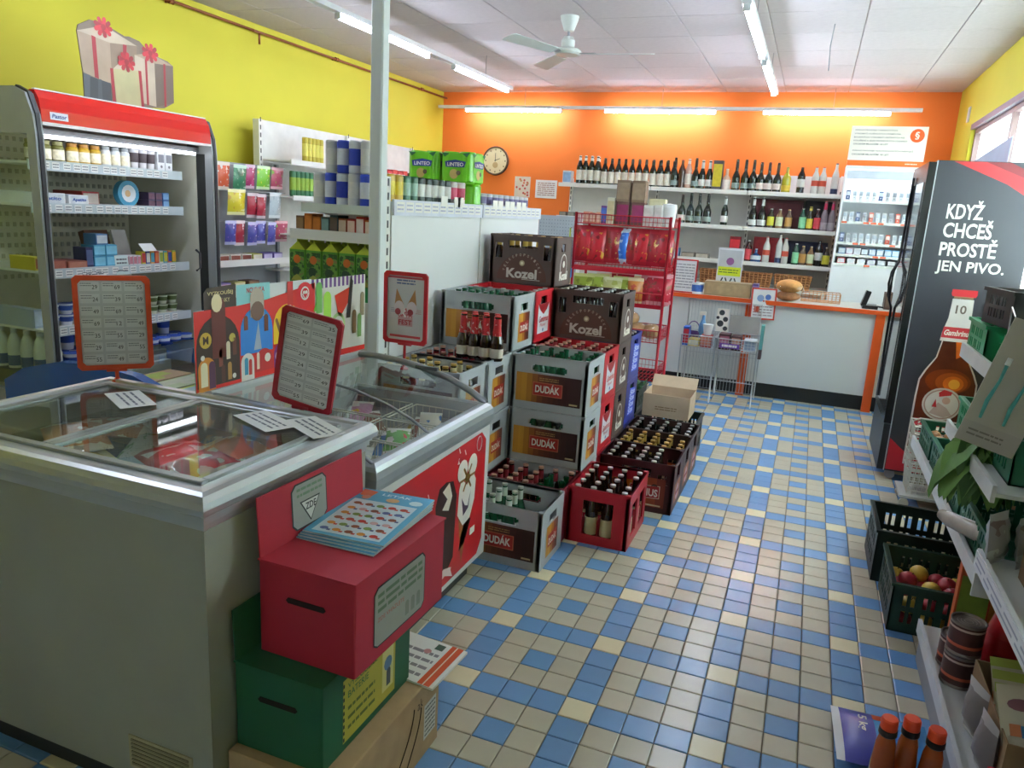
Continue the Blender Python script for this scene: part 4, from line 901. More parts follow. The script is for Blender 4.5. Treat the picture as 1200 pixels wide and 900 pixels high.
MB().box(dx1-.06, dx1-.003, dy0+.045, dy1-.045, 1.788, 1.80, mt('e4e2dc', .3)).box(dx1-.06, dx1-.042, dy0+.045, dy1-.045, 1.951, 1.957, mt('e4e2dc', .3)).obj('trim_strip', t)
b = MB().at((dx1-.0055, dy0+.09, 1.815), (0, 1, 0), (-.03, 0, 1)); b.rect(0, 0, .1, .036, mt('e8e9ee', .4), 2); b.text('Pastor', .01, .008, .08, .02, mt('2a3a80', .4, 0, 0), 3, .03, .2); b.obj('name_plate', t)
MB().box(dx1-.25, dx1-.1, dy0+.06, dy1-.06, 1.745, 1.775, mt('55585a', .4)).obj('lamp_housing', t)
MB().box(dx1-.11, dx1-.08, dy0+.1, dy1-.1, 1.728, 1.745, mt('f2f6ff', .4, 0, 0, emit=9)).obj('fridge_tube', t)
MB().box(dx0+.06, dx1-.05, dy0+.05, dy1-.05, .42, .50, mt('5f6462', .5)).obj('bottom_deck', t)
SZ = (1.60, 1.385, 1.045, .735)
for i, z in enumerate(SZ):
    x1 = dx1-.15 if i < 2 else dx1-.12
    s_ = MB().box(dx0+.06, x1, dy0+.055, dy1-.16, z, z+.012, SHELFW).obj('shelf', t)
    MB().box(x1, x1+.012, dy0+.055, dy1-.16, z-.03, z+.022, mt('c4cfd2', .4, 0, .04)).obj('price_rail', s_)
    b = MB().at((x1+.0125, dy0+.055, z-.028), (0, 1, 0), ZU); rd = random.Random(i+3)
    for k in range(15): y = .06*k+rd.uniform(0, .02); b.rect(y, .006, y+.042, .042, PAPER, 1); b.lines(y+.004, .01, y+.038, .038, 2, mt('7f868c', .6, 0, 0), 2, .4, k)
    b.obj('price_labels', s_)['kind'] = 'stuff'
t_handle = MB().tube([(dx1-.01, dy1-.2, 1.02), (dx1+.02, dy1-.2, 1.04), (dx1+.02, dy1-.2, 1.13), (dx1-.01, dy1-.2, 1.15)], .007, DARK).obj('handle', t)
def prod(kind, name, label, cat, c, c2, w=.06, d=.06, h=.1, group=None, txt=None):
    t = thing(name, label, cat, (0, 0, 0), 0, group); M1 = mt(c, .4, 0, .05); M2 = mt(c2, .45, 0, .08, 30)
    if kind == 'jar':
        MB().lathe([(0, 0), (w/2*.95, .001), (w/2, .01), (w/2, h*.74), (w/2*.8, h*.82)], M1, 12).obj('jar_body', t)
        MB().lathe([(w/2*.82, h*.82), (w/2*.84, h*.985), (w/2*.8, h), (0, h)], M2, 12).obj('lid', t)
        MB().lathe([(w/2+.0006, h*.15), (w/2+.0006, h*.62)], mt('e4ddc4', .6, 0, .25, 40), 12).obj('label_wrap', t)
    elif kind == 'cup':
        MB().lathe([(0, 0), (w/2*.72, 0), (w/2, h*.93), (w/2*1.06, h*.94), (w/2*1.06, h*.97)], M1, 12).obj('cup', t)
        MB().lathe([(w/2*1.06, h*.97), (w/2*1.02, h), (0, h)], M2, 12).obj('lid', t)
        MB().lathe([(w/2*.83+.0008, h*.35), (w/2*.95+.0008, h*.8)], M2, 12).obj('label_wrap', t)
    elif kind == 'can':
        MB().lathe([(0, .002), (w/2*.86, 0), (w/2, h*.04), (w/2, h*.95), (w/2*.86, h), (w/2*.84, h*.985), (0, h*.985)], M1, 14).obj('can_body', t)
        MB().lathe([(w/2+.0005, h*.25), (w/2+.0005, h*.75)], M2, 14).obj('label_wrap', t)
    elif kind == 'milk':
        MB().lathe([(0, 0), (w/2, .004), (w/2, h*.55), (w/2*.75, h*.75), (w*.2, h*.88), (w*.2, h*.9)], M1, 12).obj('bottle_body', t)
        MB().lathe([(w*.23, h*.9), (w*.23, h), (0, h)], mt('e6e7e8', .4), 10).obj('cap', t)
        MB().lathe([(w/2+.0006, h*.08), (w/2+.0006, h*.34)], M2, 12).obj('label_wrap', t)
    else:
        MB().cbox(-w/2, w/2, -d/2, d/2, 0, h, M1, .0015).obj('carton', t)
        b = MB().at((-w/2, -d/2-.0004, 0), XU, ZU); b.rect(w*.1, h*.45, w*.9, h*.85, M2, 1); b.disc(w*.5, h*.25, min(w, h)*.16, M2, 2, 10)
        if txt: b.text(txt, w*.15, h*.55, w*.7, h*.2, W8, 3, .02)
        b.obj('print', t)
    return Proto(t)
FACEX = PI/2   # turn -y facing products to face +x
# top shelf
tz = SZ[0]+.0125; row = []
jar_y = prod('jar', 'glass_jar', 'x', 'jar', 'b9952c', 'a8762c', .062, .062, .11); jar_g = prod('jar', 'glass_jar', 'x', 'jar', '6a6a34', '8d8a5a', .062, .062, .11); jar_w = prod('jar', 'glass_jar', 'x', 'jar', 'c9cdd0', '8f9497', .055, .055, .115)
cup_w = prod('cup', 'drink_cup', 'x', 'cup', 'd0cfd4', '4a3f44', .058, .058, .12); mus = prod('box', 'product_box', 'x', 'box', 'cfd0d4', '6b6a72', .055, .05, .12)
for i, (y, p, nm) in enumerate(((.0, jar_g, 'olive green jar'), (.075, jar_g, 'olive green jar'), (.15, jar_g, 'green-brown jar'), (.235, jar_y, 'yellow-brown jar'), (.305, jar_y, 'yellow-brown jar'), (.375, jar_y, 'yellow-brown jar'), (.445, jar_w, 'white and blue jar'), (.51, jar_w, 'white and blue jar'), (.575, jar_w, 'white and blue jar'), (.64, cup_w, 'white chilled drink cup'), (.70, cup_w, 'white chilled drink cup'), (.76, cup_w, 'white chilled drink cup'), (.82, mus, 'grey-white small box'), (.88, mus, 'grey-white small box'))):
    p.put((dx1-.2, y+.01, tz), FACEX, '%s on top shelf of dairy fridge, %s from left' % (nm, ORD[i]), group='goods on the top fridge shelf')
# second shelf
tz = SZ[1]+.0125
def pbox(label, x0, x1, y0, y1, z0, h, c, c2, txt=None, name='product_box', cat='box', rz=0, group=None, face='+x'):
    t = thing(name, label, cat, ((x0+x1)/2, (y0+y1)/2, z0), rz, group); w, d = (x1-x0)/2, (y1-y0)/2
    MB().cbox(-w, w, -d, d, 0, h, mt(c, .5, 0, .06), .0015).obj('carton', t)
    b = MB().at((w+.0004, -d, 0), (0, 1, 0), ZU) if face == '+x' else MB().at((-w, -d-.0004, 0), XU, ZU)
    W = 2*d if face == '+x' else 2*w
    b.rect(W*.06, h*.12, W*.94, h*.88, mt(c2, .5, 0, .12, 25), 1)
    if txt: b.text(txt, W*.15, h*.3, W*.7, h*.4, mt('2f55a0', .5, 0, 0), 3, .03, .15)
    b.obj('print', t); return t
pbox('long white butter box with blue script at left end of second fridge shelf', -4.0, -3.68, -.02, .17, tz, .06, 'e2e4e6', 'd2d8dc', 'Apetito')
pbox('white box with blue script beside long butter box, second fridge shelf', -3.95, -3.68, .19, .31, tz, .055, 'e2e4e6', 'd2d8dc', 'Apetito')
pbox('flat red box lying behind white boxes on second fridge shelf', -3.98, -3.75, .33, .44, tz, .075, 'a8363c', 'd8d0c8')
t = thing('cheese_round', 'round blue and white cheese box standing on second fridge shelf', 'cheese', (-3.72, .60, tz+.075))
MB().at((0, 0, 0), (0, 1, 0), ZU).lathe([(0, -.02), (.075, -.02), (.075, .02), (0, .02)], mt('3f93b5', .4), 20).obj('round_box', t)
MB().at((.021, 0, 0), (0, 1, 0), ZU).disc(0, 0, .05, mt('dfe6e8', .5), 1, 16).disc(-.008, 0, .02, mt('c9a070', .5), 2, 10).obj('print', t)
for k in range(3):
    for j in range(2): pbox('dark purple flat packet on second fridge shelf, %s column %s' % (('left', 'middle', 'right')[k], ('lower', 'upper')[j]), -3.78, -3.68, .725+.055*k, .775+.055*k, tz+.045*j, .044, '4a3a55' if k < 2 else '3f6aa8', '6b4a5a' if k < 2 else '7fa8d0', group='purple packets')
# third shelf
tz = SZ[2]+.0125; R3 = 'third fridge shelf'
for j, (y, z) in enumerate(((.36, 0), (.44, 0), (.36, .062), (.44, .062), (.38, .124))):
    pbox('%s milk cream packet in stack on %s, %s' % ('light blue' if z < .1 else 'white-blue', R3, ('bottom left', 'bottom right', 'middle left', 'middle right', 'topmost')[j]), -3.78, -3.68, y-.038, y+.038, tz+z, .06, '4f9dc0' if z < .1 else '4f7fb0', '7fc4dc' if z < .1 else 'c9d4dc', group='cream packets stack')
pbox('dark blue packet left of the cream stack on %s' % R3, -3.78, -3.68, .27, .315, tz, .11, '2a3358', '55648a')
pbox('long brown sausage box on %s at left' % R3, -3.85, -3.66, .0, .13, tz, .05, '7a3a30', '9a5a48')
pbox('second brown meat box on %s' % R3, -3.85, -3.66, .14, .26, tz, .04, '8a4a38', 'a8705a')
pbox('yellow and red packet at far left of %s' % R3, -3.85, -3.66, -.05, -.005, tz, .07, 'c9b43a', '8a3a2a')
t = thing('tilted_carton', 'tilted open brown carton with printed lid on third fridge shelf', 'box', (-3.86, .56, tz), 0)
MB().at((0, -.1, 0), (0, 1, 0), (-.3, 0, 1)).box(0, .16, 0, .2, -.05, 0, mt('6a4634', .7)).obj('carton', t)
MB().at((.02, .07, .0), (0, 1, .0), (-.3, 0, 1)).box(0, .1, 0, .2, -.004, .004, mt('cfcaca', .6)).obj('raised_flap', t)
for k in range(5): pbox('white and pink packet under tilted carton on %s, %s from left' % (R3, ORD[k]), -3.75, -3.68, .5+.03*k, .526+.03*k, tz, .055, 'd6cfd2', 'b0707a', group='pink packets')
cl = ['c0b83a', '3a4a9a', 'd89a2c', 'b03a30', 'd8d4c8', '4a9ab0', 'c96a3a', '8aa03a']
cn = ['yellow', 'blue', 'amber', 'red', 'white', 'teal', 'orange', 'green']
for k in range(8): pbox('small %s upright packet at right end of %s' % (cn[k], R3), -3.74, -3.69, .66+.034*k, .69+.034*k, tz, .075, cl[k], cl[(k+3) % 8])
sheet('price_card', 'white price card leaning on packets at right of third fridge shelf', 'paper', (-3.67, .66, tz+.08), (0, 1, 0), (-.5, 0, .5), .1, .06, PAPER)
sheet('price_card', 'white price card hanging over rail at left of third fridge shelf', 'paper', (-3.605, .16, SZ[2]-.03), (0, 1, 0), (-.1, 0, 1), .17, .05, PAPER, draw=notice(4, n=3))
sheet('price_card', 'pale green-white price card hanging in middle of third fridge shelf', 'paper', (-3.605, .4, SZ[2]-.03), (0, 1, 0), (-.1, 0, 1), .09, .11, mt('cfe0dc', .6), draw=notice(6, n=4))
# fourth shelf: cups
tz = SZ[3]+.0125; yb = prod('cup', 'yoghurt_cup', 'x', 'cup', 'd9dde4', '2f4f9a', .075, .075, .06); yg = prod('cup', 'yoghurt_cup', 'x', 'cup', 'c8cdb8', '5a6a3a', .07, .07, .055)
for j in range(2):
    for k in range(4): yb.put((-3.70, .05+.085*k, tz+.0615*j), 0, 'blue and white yoghurt cup on fourth fridge shelf, %s from left, %s layer' % (ORD[k], ('lower', 'upper')[j]), group='blue yoghurt cups')
    for k in range(3): yg.put((-3.70, .73+.078*k, tz+.0565*j), 0, 'green-lidded yoghurt cup at right of fourth fridge shelf, %s from left, %s layer' % (ORD[k], ('lower', 'upper')[j]), group='green yoghurt cups')
pbox('pale blue packet at far left of fourth fridge shelf, seen through end glass', -4.0, -3.7, -.05, -.0, tz, .10, 'a9b4c8', 'c4cfe0'); 
# bottom deck
tz = .502; mk = prod('milk', 'milk_bottle', 'x', 'bottle', 'd8dcc4', '3a5a8a', .075, .075, .22); yb2 = prod('cup', 'yoghurt_pot', 'x', 'cup', 'd5dae6', '2448a0', .085, .085, .11)
for k in range(5): mk.put((-3.62-.1*k, -.015, tz), 0, 'white milk bottle behind end glass on fridge bottom deck, %s from front' % ORD[k], group='milk bottles in the fridge')
for j in range(2):
    for k in range(10):
        yb2.put((-3.60 if j == 0 else -3.69, .075+.09*k, tz if j == 0 else tz+.001), 0, 'blue-lidded white pot on fridge bottom deck, %s row, %s from left' % (('front', 'second')[j], ORD[k]), group='blue-lidded pots')
for k in range(5): yb2.put((-3.69, .12+.17*k, tz+.1125), 0, 'blue-lidded white pot in the upper layer on fridge bottom deck, %s from left' % ORD[k], group='blue-lidded pots')
# gift cut-out on top of fridge
t = thing('gift_cutout', 'printed cardboard cut-out of wrapped gifts with red bows on dairy fridge', 'decoration', (-3.62, .26, DH+.0))
b = MB().at((0, 0, 0), (0, 1, 0), ZU)
out = [(.02, .13), (.0, .33), (.01, .36), (.08, .40), (.17, .40), (.30, .365), (.33, .37), (.36, .365), (.40, .36), (.47, .31), (.60, .29), (.64, .27), (.635, .06), (.56, .02), (.38, .0), (.02, .0)]
b.prism(out, -.006, 0, mt('7a6a5a', .7)); b.obj('card_board', t)
b = MB().at((0.0003, 0, 0), (0, 1, 0), ZU); g1, g2, g3 = mt('a38c74', .5, 0, .12, 8), mt('86705a', .5, 0, .12, 8), mt('b8a68e', .5, 0, .12, 8); rb = mt('96141e', .4)
b.poly([(.02, .13), (.2, .09), (.2, .31), (.0, .33)], g1, 1); b.poly([(.2, .09), (.36, .14), (.38, .33), (.2, .31)], g2, 1); b.poly([(.0, .33), (.2, .31), (.38, .33), (.17, .39)], g3, 1)
b.poly([(.36, .03), (.5, .0+.02), (.5, .26), (.36, .28)], g3, 2); b.poly([(.5, .02), (.635, .06), (.64, .27), (.5, .26)], mt('6a5848', .5), 2); b.poly([(.36, .28), (.5, .26), (.64, .27), (.47, .31)], g1, 3)
b.poly([(.22, .0), (.40, .0), (.39, .2), (.21, .18)], mt('b0a678', .5, 0, .1, 8), 3); b.poly([(.21, .18), (.39, .2), (.36, .22), (.25, .215)], g3, 3)
for p in ([(.09, .115), (.115, .11), (.11, .32), (.085, .325)], [(.27, .11), (.29, .12), (.31, .32), (.285, .32)]): b.poly(p, rb, 2)
for p in ([(.195, 0), (.215, 0), (.21, .18), (.19, .18)], [(.39, 0), (.41, 0), (.4, .2), (.38, .2)], [(.43, .02), (.445, .02), (.445, .27), (.43, .27)], [(.56, .03), (.575, .03), (.58, .27), (.565, .27)]): b.poly(p, rb, 4)
for cx, cy in ((.16, .38), (.30, .23), (.47, .31)):
    for k in range(9): a = k*2*PI/9; b.capsule(cx+.035*math.cos(a), cy+.028*math.sin(a), .024, .05, mt(('a8141f', '8a0f18', 'b8202a')[k % 3], .35), 5+k % 3, a-PI/2)
    b.disc(cx, cy, .016, mt('8f1018', .4), 8, 8)
b.poly([(.02, .0), (.19, .0), (.19, .1), (.02, .12)], mt('23262a', .3), 3); b.poly([(.02, .0), (.05, .0), (.06, .12), (.02, .125)], mt('45494d', .3), 4); b.poly([(.1, .0), (.13, .0), (.13, .11), (.11, .11)], mt('3a3d40', .3), 4)
b.obj('gift_print', t)
# ================================================================ SNACK RACK ON LEFT WALL
t = thing('snack_rack', 'grey metal wall rack with hanging candy bags beside dairy fridge', 'rack')
RG = mt('9a9fa3', .45, .2, .03); rx = -4.12; ry0, ry1 = 1.52, 2.50
MB().box(rx-.03, rx-.02, ry0, ry1, .2, 1.74, RG).obj('back_panel', t)
for y in (ry0, ry1-.03): MB().box(rx-.03, rx+.0, y, y+.03, 0, 1.76, RG).obj('upright', t)
for z in (1.72, 1.53, 1.30): MB().tube([(rx+.10, ry0+.05, z), (rx+.10, ry1-.05, z)], .004, STEEL).obj('hanging_bar', t)
for z in (.985, .75): 
    s_ = MB().box(rx-.02, rx+.14, ry0+.03, ry1-.03, z, z+.01, RG).obj('shelf', t); MB().box(rx+.14, rx+.15, ry0+.03, ry1-.03, z-.02, z+.03, SHELFW).obj('price_rail', s_)
def hang(col, c, c2, strips, w=.15, h=.2, d=.04, seed=1): return Proto(pouch('snack_bag', 'x', 'snack', w, h, d, c, c2, seed, strips))
bags = {k: hang(k, *v) for k, v in {'orange': ('d9603a', 'f0e0d0', [(.35, .65, 'e9e4dc')], .13, .2), 'green': ('2f7a55', 'bfe0c8', [(.4, .6, '7fb58a')], .16, .2), 'pink': ('b03a6a', 'e8c9d8', [(.3, .5, 'e9e0e8')], .1, .18), 'lime': ('7fc23a', 'd8f0c0', [(.3, .6, 'e8e05a')], .15, .18), 'berry': ('a8405a', 'e0b0b8', [(.25, .4, '7fb040')], .17, .17), 'yellow': ('d8c82c', 'f4efb0', [(.2, .55, 'c9a030')], .18, .19), 'red': ('a8243a', 'e9d8da', [(.4, .6, '8a1a2c')], .12, .19), 'clear': ('c3cfd4', 'e8eef0', [(.3, .7, 'aebcc4')], .14, .2), 'violet': ('4a4aa0', 'c9c9ee', [(.35, .65, '8f6ac0')], .11, .18)}.items()}
for i, (c, y, z) in enumerate((('orange', 1.72, 1.53), ('green', 1.87, 1.52), ('pink', 2.01, 1.55), ('lime', 2.14, 1.55), ('berry', 2.33, 1.56), ('yellow', 1.83, 1.35), ('red', 2.03, 1.33), ('red', 2.11, 1.325), ('clear', 2.3, 1.33), ('violet', 1.76, 1.13), ('red', 1.88, 1.12), ('violet', 2.0, 1.12), ('violet', 2.12, 1.13), ('violet', 2.23, 1.12), ('berry', 2.37, 1.14))):
    n_ = ('top', 'top', 'top', 'top', 'top', 'second', 'second', 'second', 'second', 'third', 'third', 'third', 'third', 'third', 'third')[i]
    bags[c].put((rx+.11+.02*(i % 2), y, z), label='%s candy bag in %s hanging row of snack rack, %s bag overall' % (c, n_, ORD[i]), rot=(.08, 0, FACEX+.1*math.sin(i*2)), group='hanging candy bags')
for k in range(6):
    c, c2 = (('d8cfc4', '8a4a3a'), ('d8cfc4', '8a4a3a'), ('d8cfc4', '7a3a2a'), ('b8b45a', 'd8d2c0'), ('7a6aa8', 'cfc4e0'), ('7a6aa8', 'cfc4e0'))[k]
    pbox('%s chocolate bar box on upper rack shelf, %s from left' % (('white', 'white', 'white', 'olive', 'violet', 'violet')[k], ORD[k]), rx+.0, rx+.11, 1.66+.125*k, 1.77+.125*k, .9955, .055, c, c2, group='chocolate on rack shelf')
for k in range(3): pbox('%s packet on lower rack shelf behind the poster' % ('violet', 'olive', 'brown')[k], rx+.0, rx+.11, 1.66+.16*k, 1.78+.16*k, .7605, .08, ('7a6aa8', 'b8b46a', '6a4a3a')[k], ('d0a0c0', 'd8d2b0', '9a7a5a')[k])
# ================================================================ LEFT WALL SHELVING
t = thing('wall_shelving', 'white metal shelving along yellow wall behind the energy drink cans', 'shelf')
sx = -4.2; sy0, sy1 = 2.30, 4.85
MB().box(sx, sx+.02, sy0+.03, sy1, .1, 2.10, mt('dcdcd6', .45)).obj('back_panel', t)
for y in (sy0, 3.55, 4.80):
    b = MB().box(sx-.01, sx+.05, y, y+.04, 0, 2.10, SHELFW)
    for k in range(34): b.box(sx+.0502, sx+.0512, y+.014, y+.026, .1+.06*k, .135+.06*k, DARK)
    b.obj('slotted_upright', t)
b = MB().at((sx-.145, 2.12, 0), (0, 1, 0), ZU); 
LS = [(1.78, -3.88, SHELFW), (1.50, -3.86, SHELFW), (1.20, -3.86, SHELFW), (.9, -3.8, SHELFW), (.5, -3.8, SHELFW), (.2, -3.8, SHELFW)]
for k, (z, x1, m) in enumerate(LS):
    y0_, y1_ = sy0+.04, 3.55
    s_ = MB().box(sx+.05, x1, y0_, y1_, z, z+.012, SHELFW).obj('shelf', t)
    MB().box(x1, x1+.012, y0_, y1_, z-.02, z+.02, m).obj('price_rail', s_)
for k, (z, x1) in enumerate(((1.72, -3.80), (1.40, -3.75), (1.05, -3.7), (.7, -3.6), (.3, -3.6))):
    s_ = MB().box(sx+.05, x1, 3.59, sy1-.05, z, z+.012, SHELFW).obj('shelf', t); MB().box(x1, x1+.012, 3.59, sy1-.05, z-.02, z+.035, SHELFW).obj('price_rail', s_)
tall_y = prod('can', 'tall_tin', 'x', 'can', 'b5a22c', 'd8cc5a', .05, .05, .20); tall_g = prod('can', 'tall_tin', 'x', 'can', '2f6a45', '8aa838', .052, .052, .2)
for i in range(5): tall_y.put((-3.93, 2.60+.054*i, 1.7925), 0, 'tall yellow tin on top shelf above energy drinks, %s from left' % ORD[i], group='yellow tins')
for i in range(6): tall_g.put((-3.92, 2.42+.058*i, 1.5125), 0, 'tall green tin on second shelf behind energy drinks, %s from left' % ORD[i], group='green tins')
# far bay
for i in range(5): pbox('red flat box on high shelf right of post, %s from left' % ORD[i], -3.95, -3.84, 3.68+.1*i, 3.77+.1*i, 1.7325, .09-.01*(i % 2), 'b8262c', 'd8504a', group='red boxes on high shelf')
for i in range(5): pbox('small white packet in front on high shelf right of post, %s from left' % ORD[i], -3.83, -3.81, 3.66+.09*i, 3.71+.09*i, 1.7325, .05, 'd8d4cc', 'c0bab0', group='white packets on high shelf')
for i in range(4): pbox('brown and cream packet at far end of high shelf, %s from left' % ORD[i], -3.95, -3.84, 4.25+.07*i, 4.31+.07*i, 1.7325, .08, ('6a4a3a', 'e0d8c8', '7a3a2a', 'd0c8b8')[i], 'c8b8a0', group='packets at far end of high shelf')
# ================================================================ END SHELF OF THE GONDOLA (faces the freezers)
t = thing('end_shelf', 'white end shelf left of steel post with energy drinks and juice cartons', 'shelf')
ex0, ex1, ey0, ey1 = -2.20, -1.70, .155, .44
MB().box(ex0, ex1, ey1-.015, ey1, .05, 1.50, SHELFW).obj('back_panel', t)
for z, x0_, m, up in ((1.482, -2.125, mt('cdd6cc', .4), .006), (1.356, -2.19, SHELFW, .012), (1.045, ex0, SHELFW, .01), (.7, ex0, SHELFW, .01), (.3, ex0, SHELFW, .01)):
    s_ = MB().box(x0_, ex1, ey0-.01, ey1-.015, z-.01, z, SHELFW).obj('shelf', t); MB().box(x0_, ex1, ey0-.024, ey0-.01, z-.035, z+up, m).obj('price_rail', s_)
    MB().at((x0_-.001, ey1-.015, 0), (0, -1, 0), ZU).prism([(0, z-.01), (0, z-.06), (ey1-ey0, z-.02), (ey1-ey0, z-.01)], 0, .003, SHELFW).obj('bracket', s_)
MB().box(ex0, ex1, ey0, ey1, 0, .08, GREY).obj('base', t)
can_rb = prod('can', 'energy_drink_can', 'x', 'can', 'd6dade', '2a40b4', .056, .056, .143); can_s = prod('can', 'energy_drink_can', 'x', 'can', 'cfcfcb', 'dedcd4', .056, .056, .143)
can_b = prod('can', 'energy_drink_can', 'x', 'can', '2d49c4', 'd8dbe2', .056, .056, .143)
for j in range(2):
    for r in range(2):
        for i in range(5):
            if j == 1 and i == 0: continue
            p, n_ = ((can_s, 'silver'), (can_rb, 'silver and blue'), (can_b, 'blue'))[(i*2+j+r) % 3]
            p.put((-2.06+.062*i+(.0 if j == 0 else .003), ey0+.03+.07*r, 1.4825+.1435*j), 0, '%s energy drink can on end shelf, %s layer, %s row, %s from left' % (n_, ('lower', 'upper')[j], ('front', 'second')[r], ORD[i]), group='energy drink cans')
fp = [('6a4a34', '8a6a4a', 'brown'), ('b3601f', 'c8762c', 'orange'), ('b3601f', 'c8762c', 'orange'), ('3f5a58', '7a9a9a', 'dark teal'), ('35505c', '6a5a50', 'dark blue'), ('9a4a2a', 'd0b8a0', 'rust'), ('c23a2c', 'e8c8b8', 'red'), ('c23a2c', 'eee0d8', 'red and white'), ('cf6a2c', 'f0d8c0', 'orange and white'), ('8a5a3a', 'c0a0b0', 'brown')]
for i, (c, c2, nm) in enumerate(fp): pbox('%s packet on shelf above juice cartons, %s from left' % (nm, ORD[i]), -2.18+.047*i, -2.137+.047*i, ey0+.01, ey0+.1, 1.3565, .07+.012*(i % 3 == 1), c, c2, group='packets above juice cartons', face='-y')
# juice cartons with gable tops
jt = thing('juice_carton', 'x', 'carton', (0, 0, 0)); w, d, h = .043, .043, .225
JG = mt('5a9a36', .4, 0, .08, 20); JY = mt('b8c43a', .4, 0, .05)
MB().box(-w, w, -d, d, 0, h, JG).obj('carton', jt)
MB().add([(-w,-d,h),(w,-d,h),(w,d,h),(-w,d,h),(0,-d+.006,h+.04),(0,d-.006,h+.04)], [(0,1,4),(1,2,5,4),(2,3,5),(3,0,4,5)], JY).box(-.003, .003, -d+.004, d-.004, h+.038, h+.056, JY).obj('gable_top', jt)
b = MB().at((-w, -d-.0004, 0), XU, ZU); b.rect(.001, .001, .085, .075, mt('3a9a5a', .5), 1); b.rect(.004, .078, .082, .215, mt3(['4a7a34', '2f5a2c', '6a9a44', '8a7a4a'], 30, .5, 0), 1); b.disc(.043, .18, .02, mt('cf6a2a', .5), 2, 12); b.disc(.037, .125, .022, mt('2c4a38', .5), 2, 10); b.poly([(.01, .08), (.076, .08), (.062, .098), (.043, .11), (.024, .098)], mt('a8a84a', .5), 3)
b.obj('print', jt); jt = Proto(jt)
for j in range(2):
    for i in range(5): jt.put((-2.165+.092*i, ey0+.04+.10*j, 1.0455), 0, 'green gable-top juice carton, %s row, %s from left' % (('front', 'back')[j], ORD[i]), group='juice cartons')
# ================================================================ WHITE GONDOLA (back seen from the aisle)
t = thing('gondola_shelf', 'white double gondola whose smooth back panels face the crates', 'shelf')
GW = mt('eceded', .4, 0, .02, 2); gx = -1.665
for y0_, y1_ in ((.165, 1.135), (1.145, 2.12)): MB().box(gx-.02, gx, y0_+.0, y1_, .1, 1.50, GW).obj('back_panel', t)
for y in (.125, 1.1, 2.08):
    b = MB().box(gx-.06, gx-.021, y, y+.035, 0, 1.52, SHELFW); b.obj('upright', t)
b = MB().box(gx-.05, gx-.004, .115, .158, 0, 1.62, SHELFW)
for k in range(26): b.box(gx-.0038, gx-.003, .13, .143, .08+.06*k, .112+.06*k, DARK)
b.obj('slotted_upright', t)
for y0_, y1_ in ((.165, 1.135), (1.145, 2.12)):
    ys_ = max(y0_, .46)
    s_ = MB().box(gx-.40, gx-.0, ys_, y1_, 1.50, 1.515, GW).obj('top_shelf', t)
    if y0_ < .5: MB().box(gx-.02, gx, y0_, ys_, 1.50, 1.515, GW).box(gx-.02-.08, gx-.02, y0_, ys_, 1.50, 1.515, GW).obj('shelf_end', s_)
    MB().box(gx, gx+.012, y0_, y1_, 1.455, 1.525, mt('d9dbe6', .4)).obj('price_rail', s_)
    b = MB().at((gx+.0125, y0_, 1.46), (0, 1, 0), ZU); 
    for k in range(11): b.rect(.02+.085*k, .01, .09+.085*k, .055, W8, 1); b.lines(.025+.085*k, .014, .08+.085*k, .05, 2, mt('a8aac8', .6, 0, 0), 2, .4, k)
    b.obj('price_labels', s_)['kind'] = 'stuff'
    for z in (.3, .7, 1.1): MB().box(gx-.42, gx-.065, ys_, y1_, z, z+.015, GW).obj('shelf', t)
MB().box(gx-.42, gx-.0, .46, 2.12, .0, .1, GREY).obj('base', t)
tz = 1.5155
tin = {c: prod('can', 'food_tin', 'x', 'can', a, b2, .066, .066, .118) for c, a, b2 in (('yellow', 'c9a53a', 'd8c02c'), ('green', '3a6a50', '8fae9a'), ('dark', '2a3a34', 'd8d6d0'), ('pink', 'c9c2bc', 'c03a5a'))}
seq = ['yellow', 'yellow', 'green', 'green', 'dark', 'dark', 'dark', 'dark', 'dark', 'pink']
for i, c in enumerate(seq): tin[c].put((gx-.05, .21+.071*i, tz), i, '%s food tin on top of the white gondola, %s from left' % (c, ORD[i]), group='food tins on the gondola')
sm = prod('can', 'food_tin', 'x', 'can', 'b9b4b8', '6a5f86', .07, .07, .075)
for j in range(2):
    for i in range(9): sm.put((gx-.05-.08*j, 1.24+.085*i, tz), i, 'small grey-violet tin at far end of gondola top, %s row, %s from left' % (('front', 'back')[j], ORD[i]), group='small tins on the gondola')
for i, y in enumerate((.62, .77, .81, 1.28, 1.36, 1.47, 1.55, 1.66, 1.75)): sheet('price_card', 'white price card standing on gondola rail, %s from left' % ORD[i], 'paper', (gx+.0135, y, 1.50), (0, 1, 0), ZU, .07, .055, W8)
GL = mt('6cc421', .3, 0, .05, 12, coat=.4)
